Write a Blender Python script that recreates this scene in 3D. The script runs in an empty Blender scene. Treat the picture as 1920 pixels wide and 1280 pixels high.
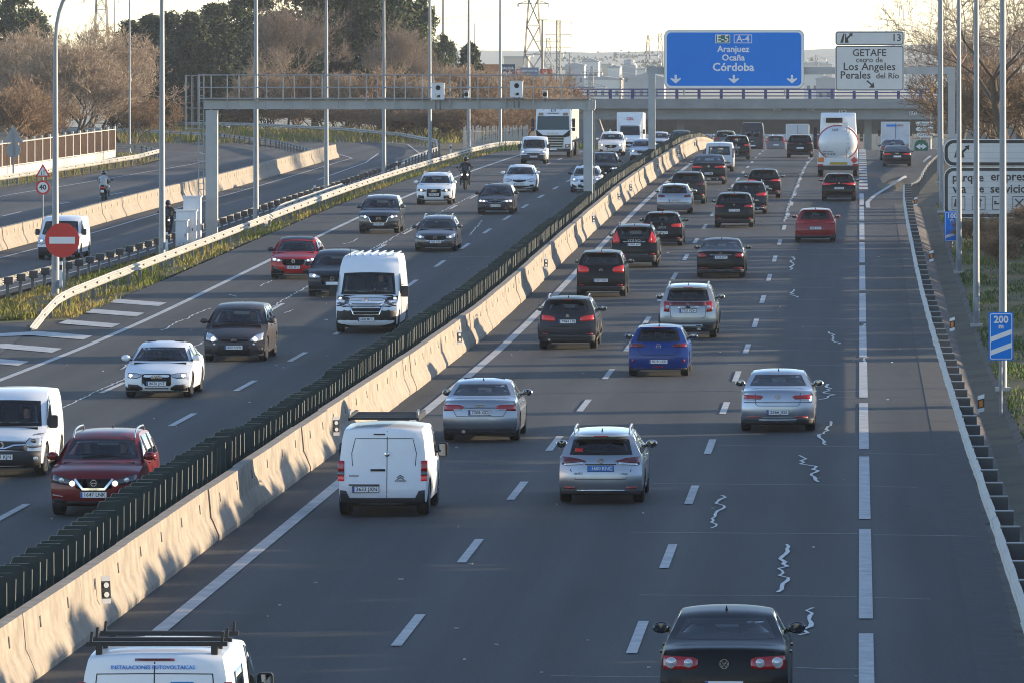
import bpy, math, random
import numpy as np
from mathutils import Vector, Matrix

random.seed(7)
RNG = np.random.default_rng(7)
S = bpy.context.scene
COL = S.collection
PI = math.pi

# ------------------------------------------------------------------ camera, sky, sun, exposure
CAM_H = 9.2
cd = bpy.data.cameras.new('camera')
cam = bpy.data.objects.new('camera', cd)
COL.objects.link(cam)
cam.location = (0, 0, CAM_H)
cam.rotation_euler = (PI / 2, 0, 0)
cd.sensor_fit = 'HORIZONTAL'
cd.sensor_width = 36.0
cd.lens = 12500 / 1920 * 36.0            # long telephoto from an overbridge
cd.shift_x = (960 - 1612) / 1920
cd.shift_y = (100 - 640) / 1920
cd.clip_start = 1.0
cd.clip_end = 30000
S.camera = cam

SUN_ELEV, SUN_AZ = math.radians(9.0), math.radians(74.0)     # azimuth measured from +Y towards +X
W = bpy.data.worlds.new('World')
S.world = W
W.use_nodes = True
wn = W.node_tree
bg = wn.nodes['Background']
sky = wn.nodes.new('ShaderNodeTexSky')
sky.sky_type = 'NISHITA'
sky.sun_disc = False
sky.sun_elevation = SUN_ELEV
sky.sun_rotation = SUN_AZ
sky.air_density = 0.72
sky.dust_density = 0.05
sky.ozone_density = 1.0
wb = wn.nodes.new('ShaderNodeMix')            # camera white balance for the low sun
wb.data_type = 'RGBA'
wb.blend_type = 'MULTIPLY'
wb.inputs['Factor'].default_value = 1.0
wb.inputs['B'].default_value = (1.04, 1.0, 1.04, 1)
wn.links.new(sky.outputs[0], wb.inputs['A'])
wn.links.new(wb.outputs['Result'], bg.inputs[0])
bg.inputs[1].default_value = 0.15
sd = bpy.data.lights.new('sun', 'SUN')
sd.energy = 4.2
sd.angle = math.radians(0.5)
sd.color = (1.0, 0.80, 0.55)
sun = bpy.data.objects.new('sun', sd)
COL.objects.link(sun)
to_sun = Vector((math.sin(SUN_AZ) * math.cos(SUN_ELEV), math.cos(SUN_AZ) * math.cos(SUN_ELEV), math.sin(SUN_ELEV)))
sun.rotation_euler = to_sun.to_track_quat('Z', 'Y').to_euler()
S.view_settings.view_transform = 'Standard'
S.view_settings.look = 'None'
S.view_settings.gamma = 1.0
S.view_settings.use_curve_mapping = False
S.view_settings.exposure = 1.4
S.render.engine = 'CYCLES'
cy = S.cycles
cy.max_bounces = 6
cy.diffuse_bounces = 2
cy.glossy_bounces = 3
cy.transmission_bounces = 4
cy.transparent_max_bounces = 10
cy.volume_bounces = 1
cy.use_denoising = True
cy.filter_width = 1.05

# ------------------------------------------------------------------ materials
M = {}


def mat(name, col, rough=0.6, metal=0.0, coat=0.0, var=0.0, vscale=3.0, emit=0.0, ecol=None, spec=0.5, bump=0.0,
        bscale=40.0, stretch=None):
    if name in M:
        return M[name]
    m = bpy.data.materials.new(name)
    m.use_nodes = True
    nt = m.node_tree
    b = nt.nodes['Principled BSDF']
    b.inputs['Base Color'].default_value = (*col, 1)
    b.inputs['Roughness'].default_value = rough
    b.inputs['Metallic'].default_value = metal
    b.inputs['Coat Weight'].default_value = coat
    b.inputs['Coat Roughness'].default_value = 0.04
    b.inputs['Specular IOR Level'].default_value = spec
    if emit > 0:
        b.inputs['Emission Color'].default_value = (*(ecol or col), 1)
        b.inputs['Emission Strength'].default_value = emit
    if var > 0 or bump > 0:
        tc = nt.nodes.new('ShaderNodeTexCoord')
        mp = nt.nodes.new('ShaderNodeMapping')
        if stretch:
            mp.inputs['Scale'].default_value = stretch
        nt.links.new(tc.outputs['Object'], mp.inputs['Vector'])
        if var > 0:
            nz = nt.nodes.new('ShaderNodeTexNoise')
            nz.inputs['Scale'].default_value = vscale
            nz.inputs['Detail'].default_value = 6
            nz.inputs['Roughness'].default_value = 0.65
            rp = nt.nodes.new('ShaderNodeMapRange')
            rp.inputs['From Min'].default_value = 0.3
            rp.inputs['From Max'].default_value = 0.7
            rp.inputs['To Min'].default_value = 1 - var
            rp.inputs['To Max'].default_value = 1 + var
            mx = nt.nodes.new('ShaderNodeMix')
            mx.data_type = 'RGBA'
            mx.blend_type = 'MULTIPLY'
            mx.inputs['Factor'].default_value = 1
            mx.inputs['A'].default_value = (*col, 1)
            nt.links.new(mp.outputs[0], nz.inputs['Vector'])
            nt.links.new(nz.outputs['Fac'], rp.inputs['Value'])
            nt.links.new(rp.outputs[0], mx.inputs['B'])
            nt.links.new(mx.outputs['Result'], b.inputs['Base Color'])
        if bump > 0:
            n2 = nt.nodes.new('ShaderNodeTexNoise')
            n2.inputs['Scale'].default_value = bscale
            n2.inputs['Detail'].default_value = 3
            bp = nt.nodes.new('ShaderNodeBump')
            bp.inputs['Strength'].default_value = bump
            bp.inputs['Distance'].default_value = 0.02
            nt.links.new(mp.outputs[0], n2.inputs['Vector'])
            nt.links.new(n2.outputs['Fac'], bp.inputs['Height'])
            nt.links.new(bp.outputs[0], b.inputs['Normal'])
    M[name] = m
    return m


def glass_mat(name, tint, gloss=1.0):
    m = bpy.data.materials.new(name)
    m.use_nodes = True
    nt = m.node_tree
    nt.nodes.remove(nt.nodes['Principled BSDF'])
    out = nt.nodes['Material Output']
    tr = nt.nodes.new('ShaderNodeBsdfTransparent')
    tr.inputs[0].default_value = (*tint, 1)
    gl = nt.nodes.new('ShaderNodeBsdfGlossy')
    gl.inputs['Roughness'].default_value = 0.03
    gl.inputs['Color'].default_value = (gloss, gloss, gloss, 1)
    lw = nt.nodes.new('ShaderNodeLayerWeight')
    lw.inputs['Blend'].default_value = 0.5
    pw = nt.nodes.new('ShaderNodeMath')
    pw.operation = 'POWER'
    pw.inputs[1].default_value = 4.0
    nt.links.new(lw.outputs['Facing'], pw.inputs[0])
    fr = nt.nodes.new('ShaderNodeMapRange')
    fr.inputs['To Min'].default_value = 0.06
    fr.inputs['To Max'].default_value = 0.9
    nt.links.new(pw.outputs[0], fr.inputs['Value'])
    mx = nt.nodes.new('ShaderNodeMixShader')
    nt.links.new(fr.outputs[0], mx.inputs[0])
    nt.links.new(tr.outputs[0], mx.inputs[1])
    nt.links.new(gl.outputs[0], mx.inputs[2])
    nt.links.new(mx.outputs[0], out.inputs[0])
    M[name] = m
    return m


def ramp_mat(name, stops, scale, detail=8, rough=0.9, stretch=None, attr=None, bump=0.0, rgh=0.7, spec=0.25):
    """noise -> colour ramp"""
    m = bpy.data.materials.new(name)
    m.use_nodes = True
    nt = m.node_tree
    b = nt.nodes['Principled BSDF']
    b.inputs['Roughness'].default_value = rough
    b.inputs['Specular IOR Level'].default_value = spec
    tc = nt.nodes.new('ShaderNodeTexCoord')
    mp = nt.nodes.new('ShaderNodeMapping')
    if stretch:
        mp.inputs['Scale'].default_value = stretch
    nz = nt.nodes.new('ShaderNodeTexNoise')
    nz.inputs['Scale'].default_value = scale
    nz.inputs['Detail'].default_value = detail
    nz.inputs['Roughness'].default_value = rgh
    cr = nt.nodes.new('ShaderNodeValToRGB')
    el = cr.color_ramp.elements
    while len(el) < len(stops):
        el.new(0.5)
    for e, (p, c) in zip(el, stops):
        e.position = p
        e.color = (*c, 1)
    nt.links.new(tc.outputs['Object'], mp.inputs['Vector'])
    nt.links.new(mp.outputs[0], nz.inputs['Vector'])
    if attr:
        at = nt.nodes.new('ShaderNodeAttribute')
        at.attribute_name = attr
        nt.links.new(at.outputs['Fac'], cr.inputs['Fac'])
    else:
        nt.links.new(nz.outputs['Fac'], cr.inputs['Fac'])
    nt.links.new(cr.outputs[0], b.inputs['Base Color'])
    if bump:
        bp = nt.nodes.new('ShaderNodeBump')
        bp.inputs['Strength'].default_value = bump
        bp.inputs['Distance'].default_value = 0.05
        nt.links.new(nz.outputs['Fac'], bp.inputs['Height'])
        nt.links.new(bp.outputs[0], b.inputs['Normal'])
    M[name] = m
    return m


def road_mat(name, base, tint, lanes, lane_w):
    """asphalt: fine grain, broad blotches, polished wheel tracks and an oil stripe along each lane"""
    m = bpy.data.materials.new(name)
    m.use_nodes = True
    nt = m.node_tree
    L = nt.links
    b = nt.nodes['Principled BSDF']
    b.inputs['Roughness'].default_value = 0.82
    b.inputs['Specular IOR Level'].default_value = 0.35
    tc = nt.nodes.new('ShaderNodeTexCoord')

    def noise(scale, stretch, detail=5):
        mp = nt.nodes.new('ShaderNodeMapping')
        mp.inputs['Scale'].default_value = stretch
        nz = nt.nodes.new('ShaderNodeTexNoise')
        nz.inputs['Scale'].default_value = scale
        nz.inputs['Detail'].default_value = detail
        L.new(tc.outputs['Object'], mp.inputs[0])
        L.new(mp.outputs[0], nz.inputs['Vector'])
        return nz.outputs['Fac']

    def math_(op, a, c):
        n = nt.nodes.new('ShaderNodeMath')
        n.operation = op
        for i, v in enumerate((a, c)):
            if isinstance(v, (int, float)):
                n.inputs[i].default_value = v
            else:
                L.new(v, n.inputs[i])
        return n.outputs[0]
    sx = nt.nodes.new('ShaderNodeSeparateXYZ')
    L.new(tc.outputs['Object'], sx.inputs[0])
    ph = math_('MULTIPLY', math_('SUBTRACT', sx.outputs[0], lanes), 2 * PI / lane_w)
    tr = math_('MULTIPLY', math_('COSINE', math_('MULTIPLY', ph, 2), 0), 0.12)
    tr2 = math_('MULTIPLY', math_('COSINE', ph, 0), 0.15)
    g1 = math_('MULTIPLY', math_('SUBTRACT', noise(14, (1, 1, 1), 8), 0.5), 1.5)
    g2 = math_('MULTIPLY', math_('SUBTRACT', noise(0.35, (1, 0.12, 1)), 0.5), 1.1)
    g3 = math_('MULTIPLY', math_('SUBTRACT', noise(1.6, (1, 0.03, 1)), 0.5), 0.9)
    f = math_('ADD', math_('ADD', math_('ADD', tr, tr2), math_('ADD', g1, g2)), math_('ADD', g3, 1.0))
    mx = nt.nodes.new('ShaderNodeMix')
    mx.data_type = 'RGBA'
    mx.blend_type = 'MULTIPLY'
    mx.inputs['Factor'].default_value = 1
    mx.inputs['A'].default_value = (base * tint[0], base * tint[1], base * tint[2], 1)
    L.new(f, mx.inputs['B'])
    L.new(mx.outputs['Result'], b.inputs['Base Color'])
    bp = nt.nodes.new('ShaderNodeBump')
    bp.inputs['Strength'].default_value = 0.3
    bp.inputs['Distance'].default_value = 0.01
    L.new(noise(30, (1, 1, 1), 3), bp.inputs['Height'])
    L.new(bp.outputs[0], b.inputs['Normal'])
    M[name] = m
    return m


road_mat('asphalt_right', 0.041, (0.97, 1.0, 1.03), -3.5, 3.65)
road_mat('asphalt_left', 0.041, (0.99, 1.0, 1.0), -17.0, 3.6)
road_mat('asphalt_ramp', 0.052, (1.0, 0.99, 0.98), -37.0, 5.5)
mat('asphalt_shoulder', (0.05, 0.05, 0.05), 0.9, var=0.3, vscale=2.5, bump=0.3)
mat('paint_white', (0.40, 0.40, 0.39), 0.7, var=0.28, vscale=2.2, bump=0.1)
mat('paint_worn', (0.46, 0.46, 0.45), 0.75, var=0.4, vscale=5.0)
mat('crack_seal', (0.55, 0.55, 0.52), 0.6, var=0.3, vscale=6)
mat('joint_line', (0.30, 0.30, 0.29), 0.7, var=0.4, vscale=3)
mat('concrete_barrier', (0.255, 0.218, 0.172), 0.9, var=0.30, vscale=2.2, bump=0.25, bscale=12)
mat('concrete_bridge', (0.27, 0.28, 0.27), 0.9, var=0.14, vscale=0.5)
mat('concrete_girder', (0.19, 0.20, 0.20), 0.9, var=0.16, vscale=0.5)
mat('concrete_pale', (0.45, 0.43, 0.39), 0.9, var=0.15, vscale=0.6)
mat('galvanised', (0.27, 0.28, 0.285), 0.5, metal=0.15, var=0.16, vscale=2.0)
mat('galvanised_pole', (0.20, 0.22, 0.24), 0.5, metal=0.1, var=0.12, vscale=1.0)
mat('rail_steel', (0.33, 0.315, 0.28), 0.55, metal=0.2, var=0.16, vscale=1.5)
mat('post_steel', (0.13, 0.13, 0.13), 0.6, metal=0.2, var=0.2, vscale=2.0)
mat('gantry_grey', (0.34, 0.35, 0.35), 0.55, var=0.12, vscale=0.8)
mat('screen_edge_lit', (0.032, 0.05, 0.045), 0.5)  # paler than the slats so their edges read as sunlit
mat('screen_green', (0.009, 0.024, 0.021), 0.55, var=0.3, vscale=3.0)
mat('cabinet_white', (0.62, 0.64, 0.66), 0.5, var=0.06, vscale=1.0)
mat('sign_blue', (0.0, 0.19, 0.66), 0.7, spec=0.15, var=0.03, vscale=1)
mat('sign_white', (0.72, 0.72, 0.70), 0.45, var=0.04, vscale=1)
mat('sign_grey', (0.56, 0.56, 0.55), 0.5, var=0.05, vscale=1)
mat('sign_black', (0.015, 0.015, 0.015), 0.5)
mat('sign_red', (0.55, 0.022, 0.014), 0.45)
mat('sign_green', (0.0, 0.11, 0.06), 0.45)
mat('sign_back', (0.27, 0.28, 0.29), 0.5, metal=0.3, var=0.1)
mat('sign_navy', (0.045, 0.055, 0.10), 0.5)
mat('sign_slate', (0.13, 0.18, 0.25), 0.5)
mat('sign_orange', (0.60, 0.16, 0.01), 0.4)
mat('rail_blue', (0.025, 0.03, 0.16), 0.5)
mat('lamp_grey', (0.3, 0.31, 0.32), 0.5, metal=0.3)
mat('tyre', (0.012, 0.012, 0.012), 0.85, var=0.2, vscale=8)
mat('rim', (0.35, 0.36, 0.37), 0.3, metal=0.9)
mat('rim_dark', (0.05, 0.05, 0.05), 0.4, metal=0.7)
mat('plastic_black', (0.012, 0.012, 0.013), 0.55, var=0.15, vscale=6)
mat('plastic_grey', (0.03, 0.031, 0.034), 0.6, var=0.15, vscale=6)
mat('gloss_black', (0.005, 0.005, 0.006), 0.3, spec=0.2)
mat('chrome', (0.72, 0.73, 0.74), 0.14, metal=1.0)
mat('silver_trim', (0.42, 0.43, 0.44), 0.3, metal=0.8)
mat('seal_black', (0.008, 0.008, 0.009), 0.3)
mat('seam', (0.012, 0.012, 0.013), 0.8)
mat('tail_red', (0.36, 0.006, 0.008), 0.12, coat=0.8)
mat('tail_dark', (0.10, 0.004, 0.006), 0.12, coat=0.8)
mat('tail_lit', (0.45, 0.012, 0.01), 0.15, coat=0.8, emit=0.05, ecol=(1.0, 0.05, 0.03))
mat('lens_clear', (0.52, 0.54, 0.57), 0.15, metal=0.35, coat=1.0)
mat('lens_dark', (0.06, 0.06, 0.065), 0.1, coat=1.0)
mat('lamp_lit', (0.9, 0.9, 0.85), 0.2, emit=0.9, ecol=(1.0, 0.93, 0.78))
mat('lamp_soft', (0.9, 0.9, 0.85), 0.2, emit=0.3, ecol=(1.0, 0.95, 0.85))
mat('amber', (0.7, 0.2, 0.01), 0.2, coat=0.6)
mat('plate_white', (0.78, 0.78, 0.78), 0.4)
mat('plate_blue', (0.005, 0.06, 0.35), 0.4)
mat('plate_taxi', (0.01, 0.17, 0.52), 0.4)
mat('plate_ink', (0.015, 0.015, 0.02), 0.5)
mat('plate_yellow', (0.42, 0.27, 0.02), 0.5)
mat('interior', (0.012, 0.012, 0.013), 0.9)
mat('seat_cloth', (0.018, 0.018, 0.02), 0.95)
mat('mirror_glass', (0.13, 0.16, 0.20), 0.04, metal=1.0)
mat('skin', (0.42, 0.22, 0.14), 0.6)
mat('hair_dark', (0.02, 0.014, 0.01), 0.8)
mat('cloth_dark', (0.02, 0.021, 0.025), 0.9, var=0.2)
mat('cloth_light', (0.40, 0.41, 0.42), 0.9, var=0.2)
mat('helmet', (0.02, 0.02, 0.022), 0.2, coat=0.6)
mat('helmet_white', (0.55, 0.55, 0.55), 0.25, coat=0.6)
mat('tank_white', (0.60, 0.62, 0.64), 0.34, metal=0.12, coat=0.3, var=0.05, vscale=0.8)
mat('lattice', (0.16, 0.15, 0.14), 0.6, metal=0.4)
mat('wire', (0.10, 0.10, 0.10), 0.6, metal=0.5)
mat('insulator', (0.5, 0.5, 0.48), 0.3)
glass_mat('car_glass', (0.62, 0.68, 0.67))
glass_mat('car_glass_dark', (0.10, 0.115, 0.115))
mat('side_glass', (0.010, 0.013, 0.015), 0.03, coat=0.6)
ramp_mat('soil', [(0.3, (0.06, 0.05, 0.035)), (0.55, (0.12, 0.10, 0.065)), (0.75, (0.10, 0.12, 0.04))], 0.35, 10)
ramp_mat('verge', [(0.3, (0.10, 0.075, 0.035)), (0.5, (0.15, 0.12, 0.05)), (0.7, (0.07, 0.10, 0.025))], 0.6, 10, bump=0.5)
ramp_mat('field', [(0.3, (0.30, 0.28, 0.21)), (0.5, (0.36, 0.34, 0.26)), (0.7, (0.26, 0.26, 0.19))], 0.004, 8)  # dry far land, paled further to stand in for distance haze
ramp_mat('ditch', [(0.3, (0.07, 0.06, 0.05)), (0.6, (0.16, 0.14, 0.12)), (0.75, (0.10, 0.085, 0.06))], 0.9, 10, bump=0.6)
ramp_mat('grass_blade', [(0.0, (0.10, 0.13, 0.02)), (0.3, (0.20, 0.19, 0.045)), (0.6, (0.34, 0.25, 0.08)), (1.0, (0.36, 0.23, 0.10))], 3, attr='tone')
ramp_mat('grass_green', [(0.0, (0.05, 0.09, 0.02)), (0.5, (0.11, 0.15, 0.03)), (0.85, (0.22, 0.20, 0.06)), (1.0, (0.26, 0.19, 0.08))], 3, attr='tone')
ramp_mat('pine_leaf', [(0.0, (0.014, 0.024, 0.010)), (0.5, (0.035, 0.052, 0.018)), (1.0, (0.085, 0.095, 0.03))], 3, attr='tone', rough=0.8)
ramp_mat('cypress_leaf', [(0.0, (0.02, 0.03, 0.016)), (0.5, (0.05, 0.062, 0.03)), (1.0, (0.10, 0.10, 0.045))], 3, attr='tone', rough=0.8)
ramp_mat('twig', [(0.0, (0.15, 0.11, 0.075)), (0.5, (0.33, 0.25, 0.175)), (1.0, (0.54, 0.43, 0.32))], 3, attr='tone', rough=0.85)
ramp_mat('twig_rust', [(0.0, (0.14, 0.085, 0.05)), (0.5, (0.25, 0.165, 0.10)), (1.0, (0.37, 0.26, 0.16))], 3, attr='tone', rough=0.85)
ramp_mat('twig_grey', [(0.0, (0.09, 0.07, 0.055)), (0.5, (0.19, 0.145, 0.115)), (1.0, (0.34, 0.26, 0.20))], 3, attr='tone', rough=0.85)
mat('bark', (0.075, 0.055, 0.04), 0.95, var=0.35, vscale=5)

_paints = {}


def paint(col, rough=0.35, metal=0.0):
    k = (col, metal)
    if k not in _paints:
        m = mat('paint_%d' % len(_paints), col, rough, metal=metal, coat=0.9 if metal else (0.14 if max(col) < 0.07 else 0.35), spec=0.3 if max(col) >= 0.07 else 0.18, var=0.04, vscale=2.0)
        _paints[k] = m
    return _paints[k]


# ------------------------------------------------------------------ mesh helpers
class MB:
    def __init__(s):
        s.v, s.f, s.m, s.mats = [], [], [], []

    def mi(s, m):
        m = M[m] if isinstance(m, str) else m
        if m not in s.mats:
            s.mats.append(m)
        return s.mats.index(m)

    def add(s, vs, fs, m):
        k = len(s.v)
        i = s.mi(m)
        s.v += [tuple(p) for p in vs]
        s.f += [tuple(k + j for j in f) for f in fs]
        s.m += [i] * len(fs)

    def box(s, c, d, m, rz=0.0, rx=0.0, ry=0.0, taper=1.0):
        hx, hy, hz = d[0] / 2, d[1] / 2, d[2] / 2
        vs = []
        for z in (-1, 1):
            t = taper if z > 0 else 1
            for x, y in ((-1, -1), (1, -1), (1, 1), (-1, 1)):
                vs.append(Vector((x * hx * t, y * hy * t, z * hz)))
        R = Matrix.Rotation(rz, 3, 'Z') @ Matrix.Rotation(ry, 3, 'Y') @ Matrix.Rotation(rx, 3, 'X')
        c = Vector(c)
        vs = [R @ p + c for p in vs]
        s.add(vs, [(0, 3, 2, 1), (4, 5, 6, 7), (0, 1, 5, 4), (1, 2, 6, 5), (2, 3, 7, 6), (3, 0, 4, 7)], m)

    def bar(s, a, b, r, m, n=4, r2=None, caps=True):
        a, b = Vector(a), Vector(b)
        d = b - a
        if d.length < 1e-6:
            return
        q = d.to_track_quat('Z', 'Y')
        r2 = r if r2 is None else r2
        vs = []
        for p, rr in ((a, r), (b, r2)):
            for i in range(n):
                t = 2 * PI * (i + 0.5) / n
                vs.append(p + q @ Vector((rr * math.cos(t), rr * math.sin(t), 0)))
        fs = [(i, (i + 1) % n, n + (i + 1) % n, n + i) for i in range(n)]
        if caps:
            fs += [tuple(range(n - 1, -1, -1)), tuple(range(n, 2 * n))]
        s.add(vs, fs, m)

    def tube(s, pts, r, m, n=6, rads=None):
        pts = [Vector(p) for p in pts]
        vs = []
        for k, p in enumerate(pts):
            d = (pts[min(k + 1, len(pts) - 1)] - pts[max(k - 1, 0)])
            q = d.to_track_quat('Z', 'Y')
            rr = rads[k] if rads else r
            for i in range(n):
                t = 2 * PI * i / n
                vs.append(p + q @ Vector((rr * math.cos(t), rr * math.sin(t), 0)))
        fs = []
        for k in range(len(pts) - 1):
            for i in range(n):
                j = (i + 1) % n
                fs.append((k * n + i, k * n + j, (k + 1) * n + j, (k + 1) * n + i))
        fs += [tuple(range(n - 1, -1, -1)), tuple(range((len(pts) - 1) * n, len(pts) * n))]
        s.add(vs, fs, m)

    def lathe(s, prof, m, n=20, axis='x', c=(0, 0, 0)):
        """prof: list of (a, r) along axis"""
        vs = []
        for a, r in prof:
            for i in range(n):
                t = 2 * PI * i / n
                u, w = r * math.cos(t), r * math.sin(t)
                p = {'x': (a, u, w), 'y': (u, a, w), 'z': (u, w, a)}[axis]
                vs.append((p[0] + c[0], p[1] + c[1], p[2] + c[2]))
        fs = []
        for k in range(len(prof) - 1):
            for i in range(n):
                j = (i + 1) % n
                fs.append((k * n + i, k * n + j, (k + 1) * n + j, (k + 1) * n + i))
        if prof[0][1] > 1e-4:
            fs.append(tuple(range(n - 1, -1, -1)))
        if prof[-1][1] > 1e-4:
            fs.append(tuple(range((len(prof) - 1) * n, len(prof) * n)))
        s.add(vs, fs, m)

    def prism(s, poly, y0, y1, m, plane='xz'):
        """extrude a 2D polygon"""
        n = len(poly)
        f = {'xz': lambda p, y: (p[0], y, p[1]), 'xy': lambda p, y: (p[0], p[1], y), 'yz': lambda p, y: (y, p[0], p[1])}[plane]
        vs = [f(p, y0) for p in poly] + [f(p, y1) for p in poly]
        fs = [tuple(range(n)), tuple(range(2 * n - 1, n - 1, -1))] + [(i, n + i, n + (i + 1) % n, (i + 1) % n) for i in range(n)]
        s.add(vs, fs, m)

    def ball(s, c, r, m, sc=(1, 1, 1), n=12, k=8):
        vs = []
        for a in range(k + 1):
            th = PI * a / k
            for i in range(n):
                t = 2 * PI * i / n
                vs.append((c[0] + r * sc[0] * math.sin(th) * math.cos(t), c[1] + r * sc[1] * math.sin(th) * math.sin(t), c[2] + r * sc[2] * math.cos(th)))
        fs = [(a * n + i, (a + 1) * n + i, (a + 1) * n + (i + 1) % n, a * n + (i + 1) % n) for a in range(k) for i in range(n)]
        s.add(vs, fs, m)

    def mesh(s, name, smooth=False):
        me = bpy.data.meshes.new(name)
        me.from_pydata(s.v, [], s.f)
        for m in s.mats:
            me.materials.append(m)
        if len(s.mats) > 1:
            me.polygons.foreach_set('material_index', s.m)
        if smooth:
            me.polygons.foreach_set('use_smooth', [True] * len(s.f))
            try:
                me.set_sharp_from_angle(angle=math.radians(38))
            except Exception:
                pass
        me.update()
        return me

    def obj(s, name, parent=None, smooth=False, loc=(0, 0, 0), rot=(0, 0, 0), **kw):
        return link(name, s.mesh(name, smooth), parent, loc, rot, **kw)


def link(name, me, parent=None, loc=(0, 0, 0), rot=(0, 0, 0), **kw):
    o = bpy.data.objects.new(name, me)
    COL.objects.link(o)
    o.location = loc
    o.rotation_euler = rot
    if parent is not None:
        o.parent = parent
    for k, v in kw.items():
        o[k] = v
    return o


def thing(name, label, cat, loc=(0, 0, 0), rz=0.0, group=None):
    o = bpy.data.objects.new(name, None)
    COL.objects.link(o)
    o.empty_display_size = 0.2
    o.location = loc
    o.rotation_euler = (0, 0, rz)
    o['label'] = label
    o['category'] = cat
    if group:
        o['group'] = group
    return o


def copy_tree(o, parent=None):
    c = o.copy()
    COL.objects.link(c)
    c.parent = parent
    for ch in list(o.children):
        copy_tree(ch, c)
    return c


def np_mesh(name, V, F, mats, tone=None, smooth=False, fsize=3):
    """fast mesh from numpy arrays (F: n x fsize)"""
    me = bpy.data.meshes.new(name)
    V = np.ascontiguousarray(V, dtype=np.float32)
    F = np.ascontiguousarray(F, dtype=np.int32)
    me.vertices.add(len(V))
    me.vertices.foreach_set('co', V.ravel())
    me.loops.add(F.size)
    me.loops.foreach_set('vertex_index', F.ravel())
    me.polygons.add(len(F))
    me.polygons.foreach_set('loop_start', np.arange(0, F.size, fsize, dtype=np.int32))
    try:
        me.polygons.foreach_set('loop_total', np.full(len(F), fsize, dtype=np.int32))
    except Exception:
        pass
    for m in mats:
        me.materials.append(M[m] if isinstance(m, str) else m)
    if tone is not None:
        at = me.attributes.new('tone', 'FLOAT', 'FACE')
        at.data.foreach_set('value', np.ascontiguousarray(tone, dtype=np.float32))
    if smooth:
        me.polygons.foreach_set('use_smooth', np.ones(len(F), dtype=bool))
    me.update(calc_edges=True)
    me.validate()
    return me


_tc = {}


def text_mesh(s, size, m, align='CENTER', bold=0.0, sx=1.0, spacing=1.0):
    k = (s, size, m, align, bold, sx, spacing)
    if k not in _tc:
        cu = bpy.data.curves.new('text', 'FONT')
        cu.body = s
        cu.size = size
        cu.align_x = align
        cu.align_y = 'CENTER'
        cu.offset = bold
        cu.extrude = 0.002
        cu.resolution_u = 2
        cu.space_character = spacing
        o = bpy.data.objects.new('text', cu)
        COL.objects.link(o)
        dg = bpy.context.evaluated_depsgraph_get()
        me = bpy.data.meshes.new_from_object(o.evaluated_get(dg), preserve_all_data_layers=False, depsgraph=dg)
        bpy.data.objects.remove(o)
        bpy.data.curves.remove(cu)
        me.name = 'lettering'
        if sx != 1.0:
            me.transform(Matrix.Scale(sx, 4, (1, 0, 0)))
        me.materials.clear()
        me.materials.append(M[m])
        _tc[k] = me
    return _tc[k]


def text(s, size, m, parent, loc, name='lettering', rot=(PI / 2, 0, 0), **kw):
    """lettering facing -Y (towards the camera)"""
    return link(name, text_mesh(s, size, m, **kw), parent, loc, rot)


# ------------------------------------------------------------------ the lie of the land
def _prof(pts):
    xs, zs = np.array(pts, float).T

    def f(y):
        y = np.asarray(y, float)
        return sum(np.interp(y + d, xs, zs) for d in (-18, -9, 0, 9, 18)) / 5
    return f


_zr = _prof([(-300, 0), (205, 0), (222, .08), (250, .42), (281, .8), (310, 1.15), (347, 1.5), (380, 1.7), (420, 1.85), (480, 1.97), (520, 1.78),
             (580, .5), (620, -.3), (668, -1.6), (720, -3), (800, -4.2), (900, -4.8), (1100, -5), (9000, -6)])
_zl = _prof([(-300, 0), (180, 0), (230, -.15), (300, -.3), (340, -.15), (380, .15), (430, .35), (480, .7), (520, 1.0), (600, 1.1), (700, 1.3), (900, -1), (1200, -5), (9000, -6)])


def zr(y):
    return float(_zr(y))


def zg(x, y):
    """ground level"""
    x = np.asarray(x, float)
    y = np.asarray(y, float)
    a, b = _zr(y), _zl(y)
    t = np.clip((-x - 26.6) / (33 - 26.6), 0, 1)
    z = a + (b - a) * t
    # grassy bank beyond the right-hand verge
    z = z + np.clip((x - 6) / 16, 0, 1) * 1.2 * (y < 700) - 0.35 * np.exp(-((x - 3.4) / 0.5) ** 2) * (y < 650)
    # land beyond the ramps and the far hills
    far = np.clip((y - 1900) / 2700, 0, 1)
    z = z + far ** 1.2 * (16 + 2.6 * np.sin(x / 170 + 1.2) + 1.6 * np.sin(x / 61 + 0.4) + 0.8 * np.sin(x / 27) + 0.004 * np.clip(-x - 200, 0, 900))
    return z


def gz(x, y):
    return float(zg(x, y))


def strip(name, left, right, ys, m, lift, kind='structure', nx=2):
    """sheet between x=left(y) and x=right(y) lying on the ground"""
    lf = left if callable(left) else (lambda y: left)
    rf = right if callable(right) else (lambda y: right)
    V = []
    for y in ys:
        for i in range(nx):
            x = lf(y) + (rf(y) - lf(y)) * i / (nx - 1)
            V.append((x, y, gz(x, y) + lift))
    F = [(k * nx + i, k * nx + i + 1, (k + 1) * nx + i + 1, (k + 1) * nx + i) for k in range(len(ys) - 1) for i in range(nx - 1)]
    me = np_mesh(name, V, F, [m], fsize=4, smooth=True)
    return link(name, me, kind=kind)

# ------------------------------------------------------------------ ground, roads, markings
def gp(u, v):
    """ground point seen at a survey mark (u, v)"""
    lo, hi = 60.0, 470.0
    for _ in range(40):
        y = (lo + hi) / 2
        x = (u - 1612) * y / 12500
        vv = 100 + 12500 * (CAM_H - gz(x, y)) / y
        if vv > v:
            lo = y
        else:
            hi = y
    return (u - 1612) * lo / 12500, lo


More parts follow.
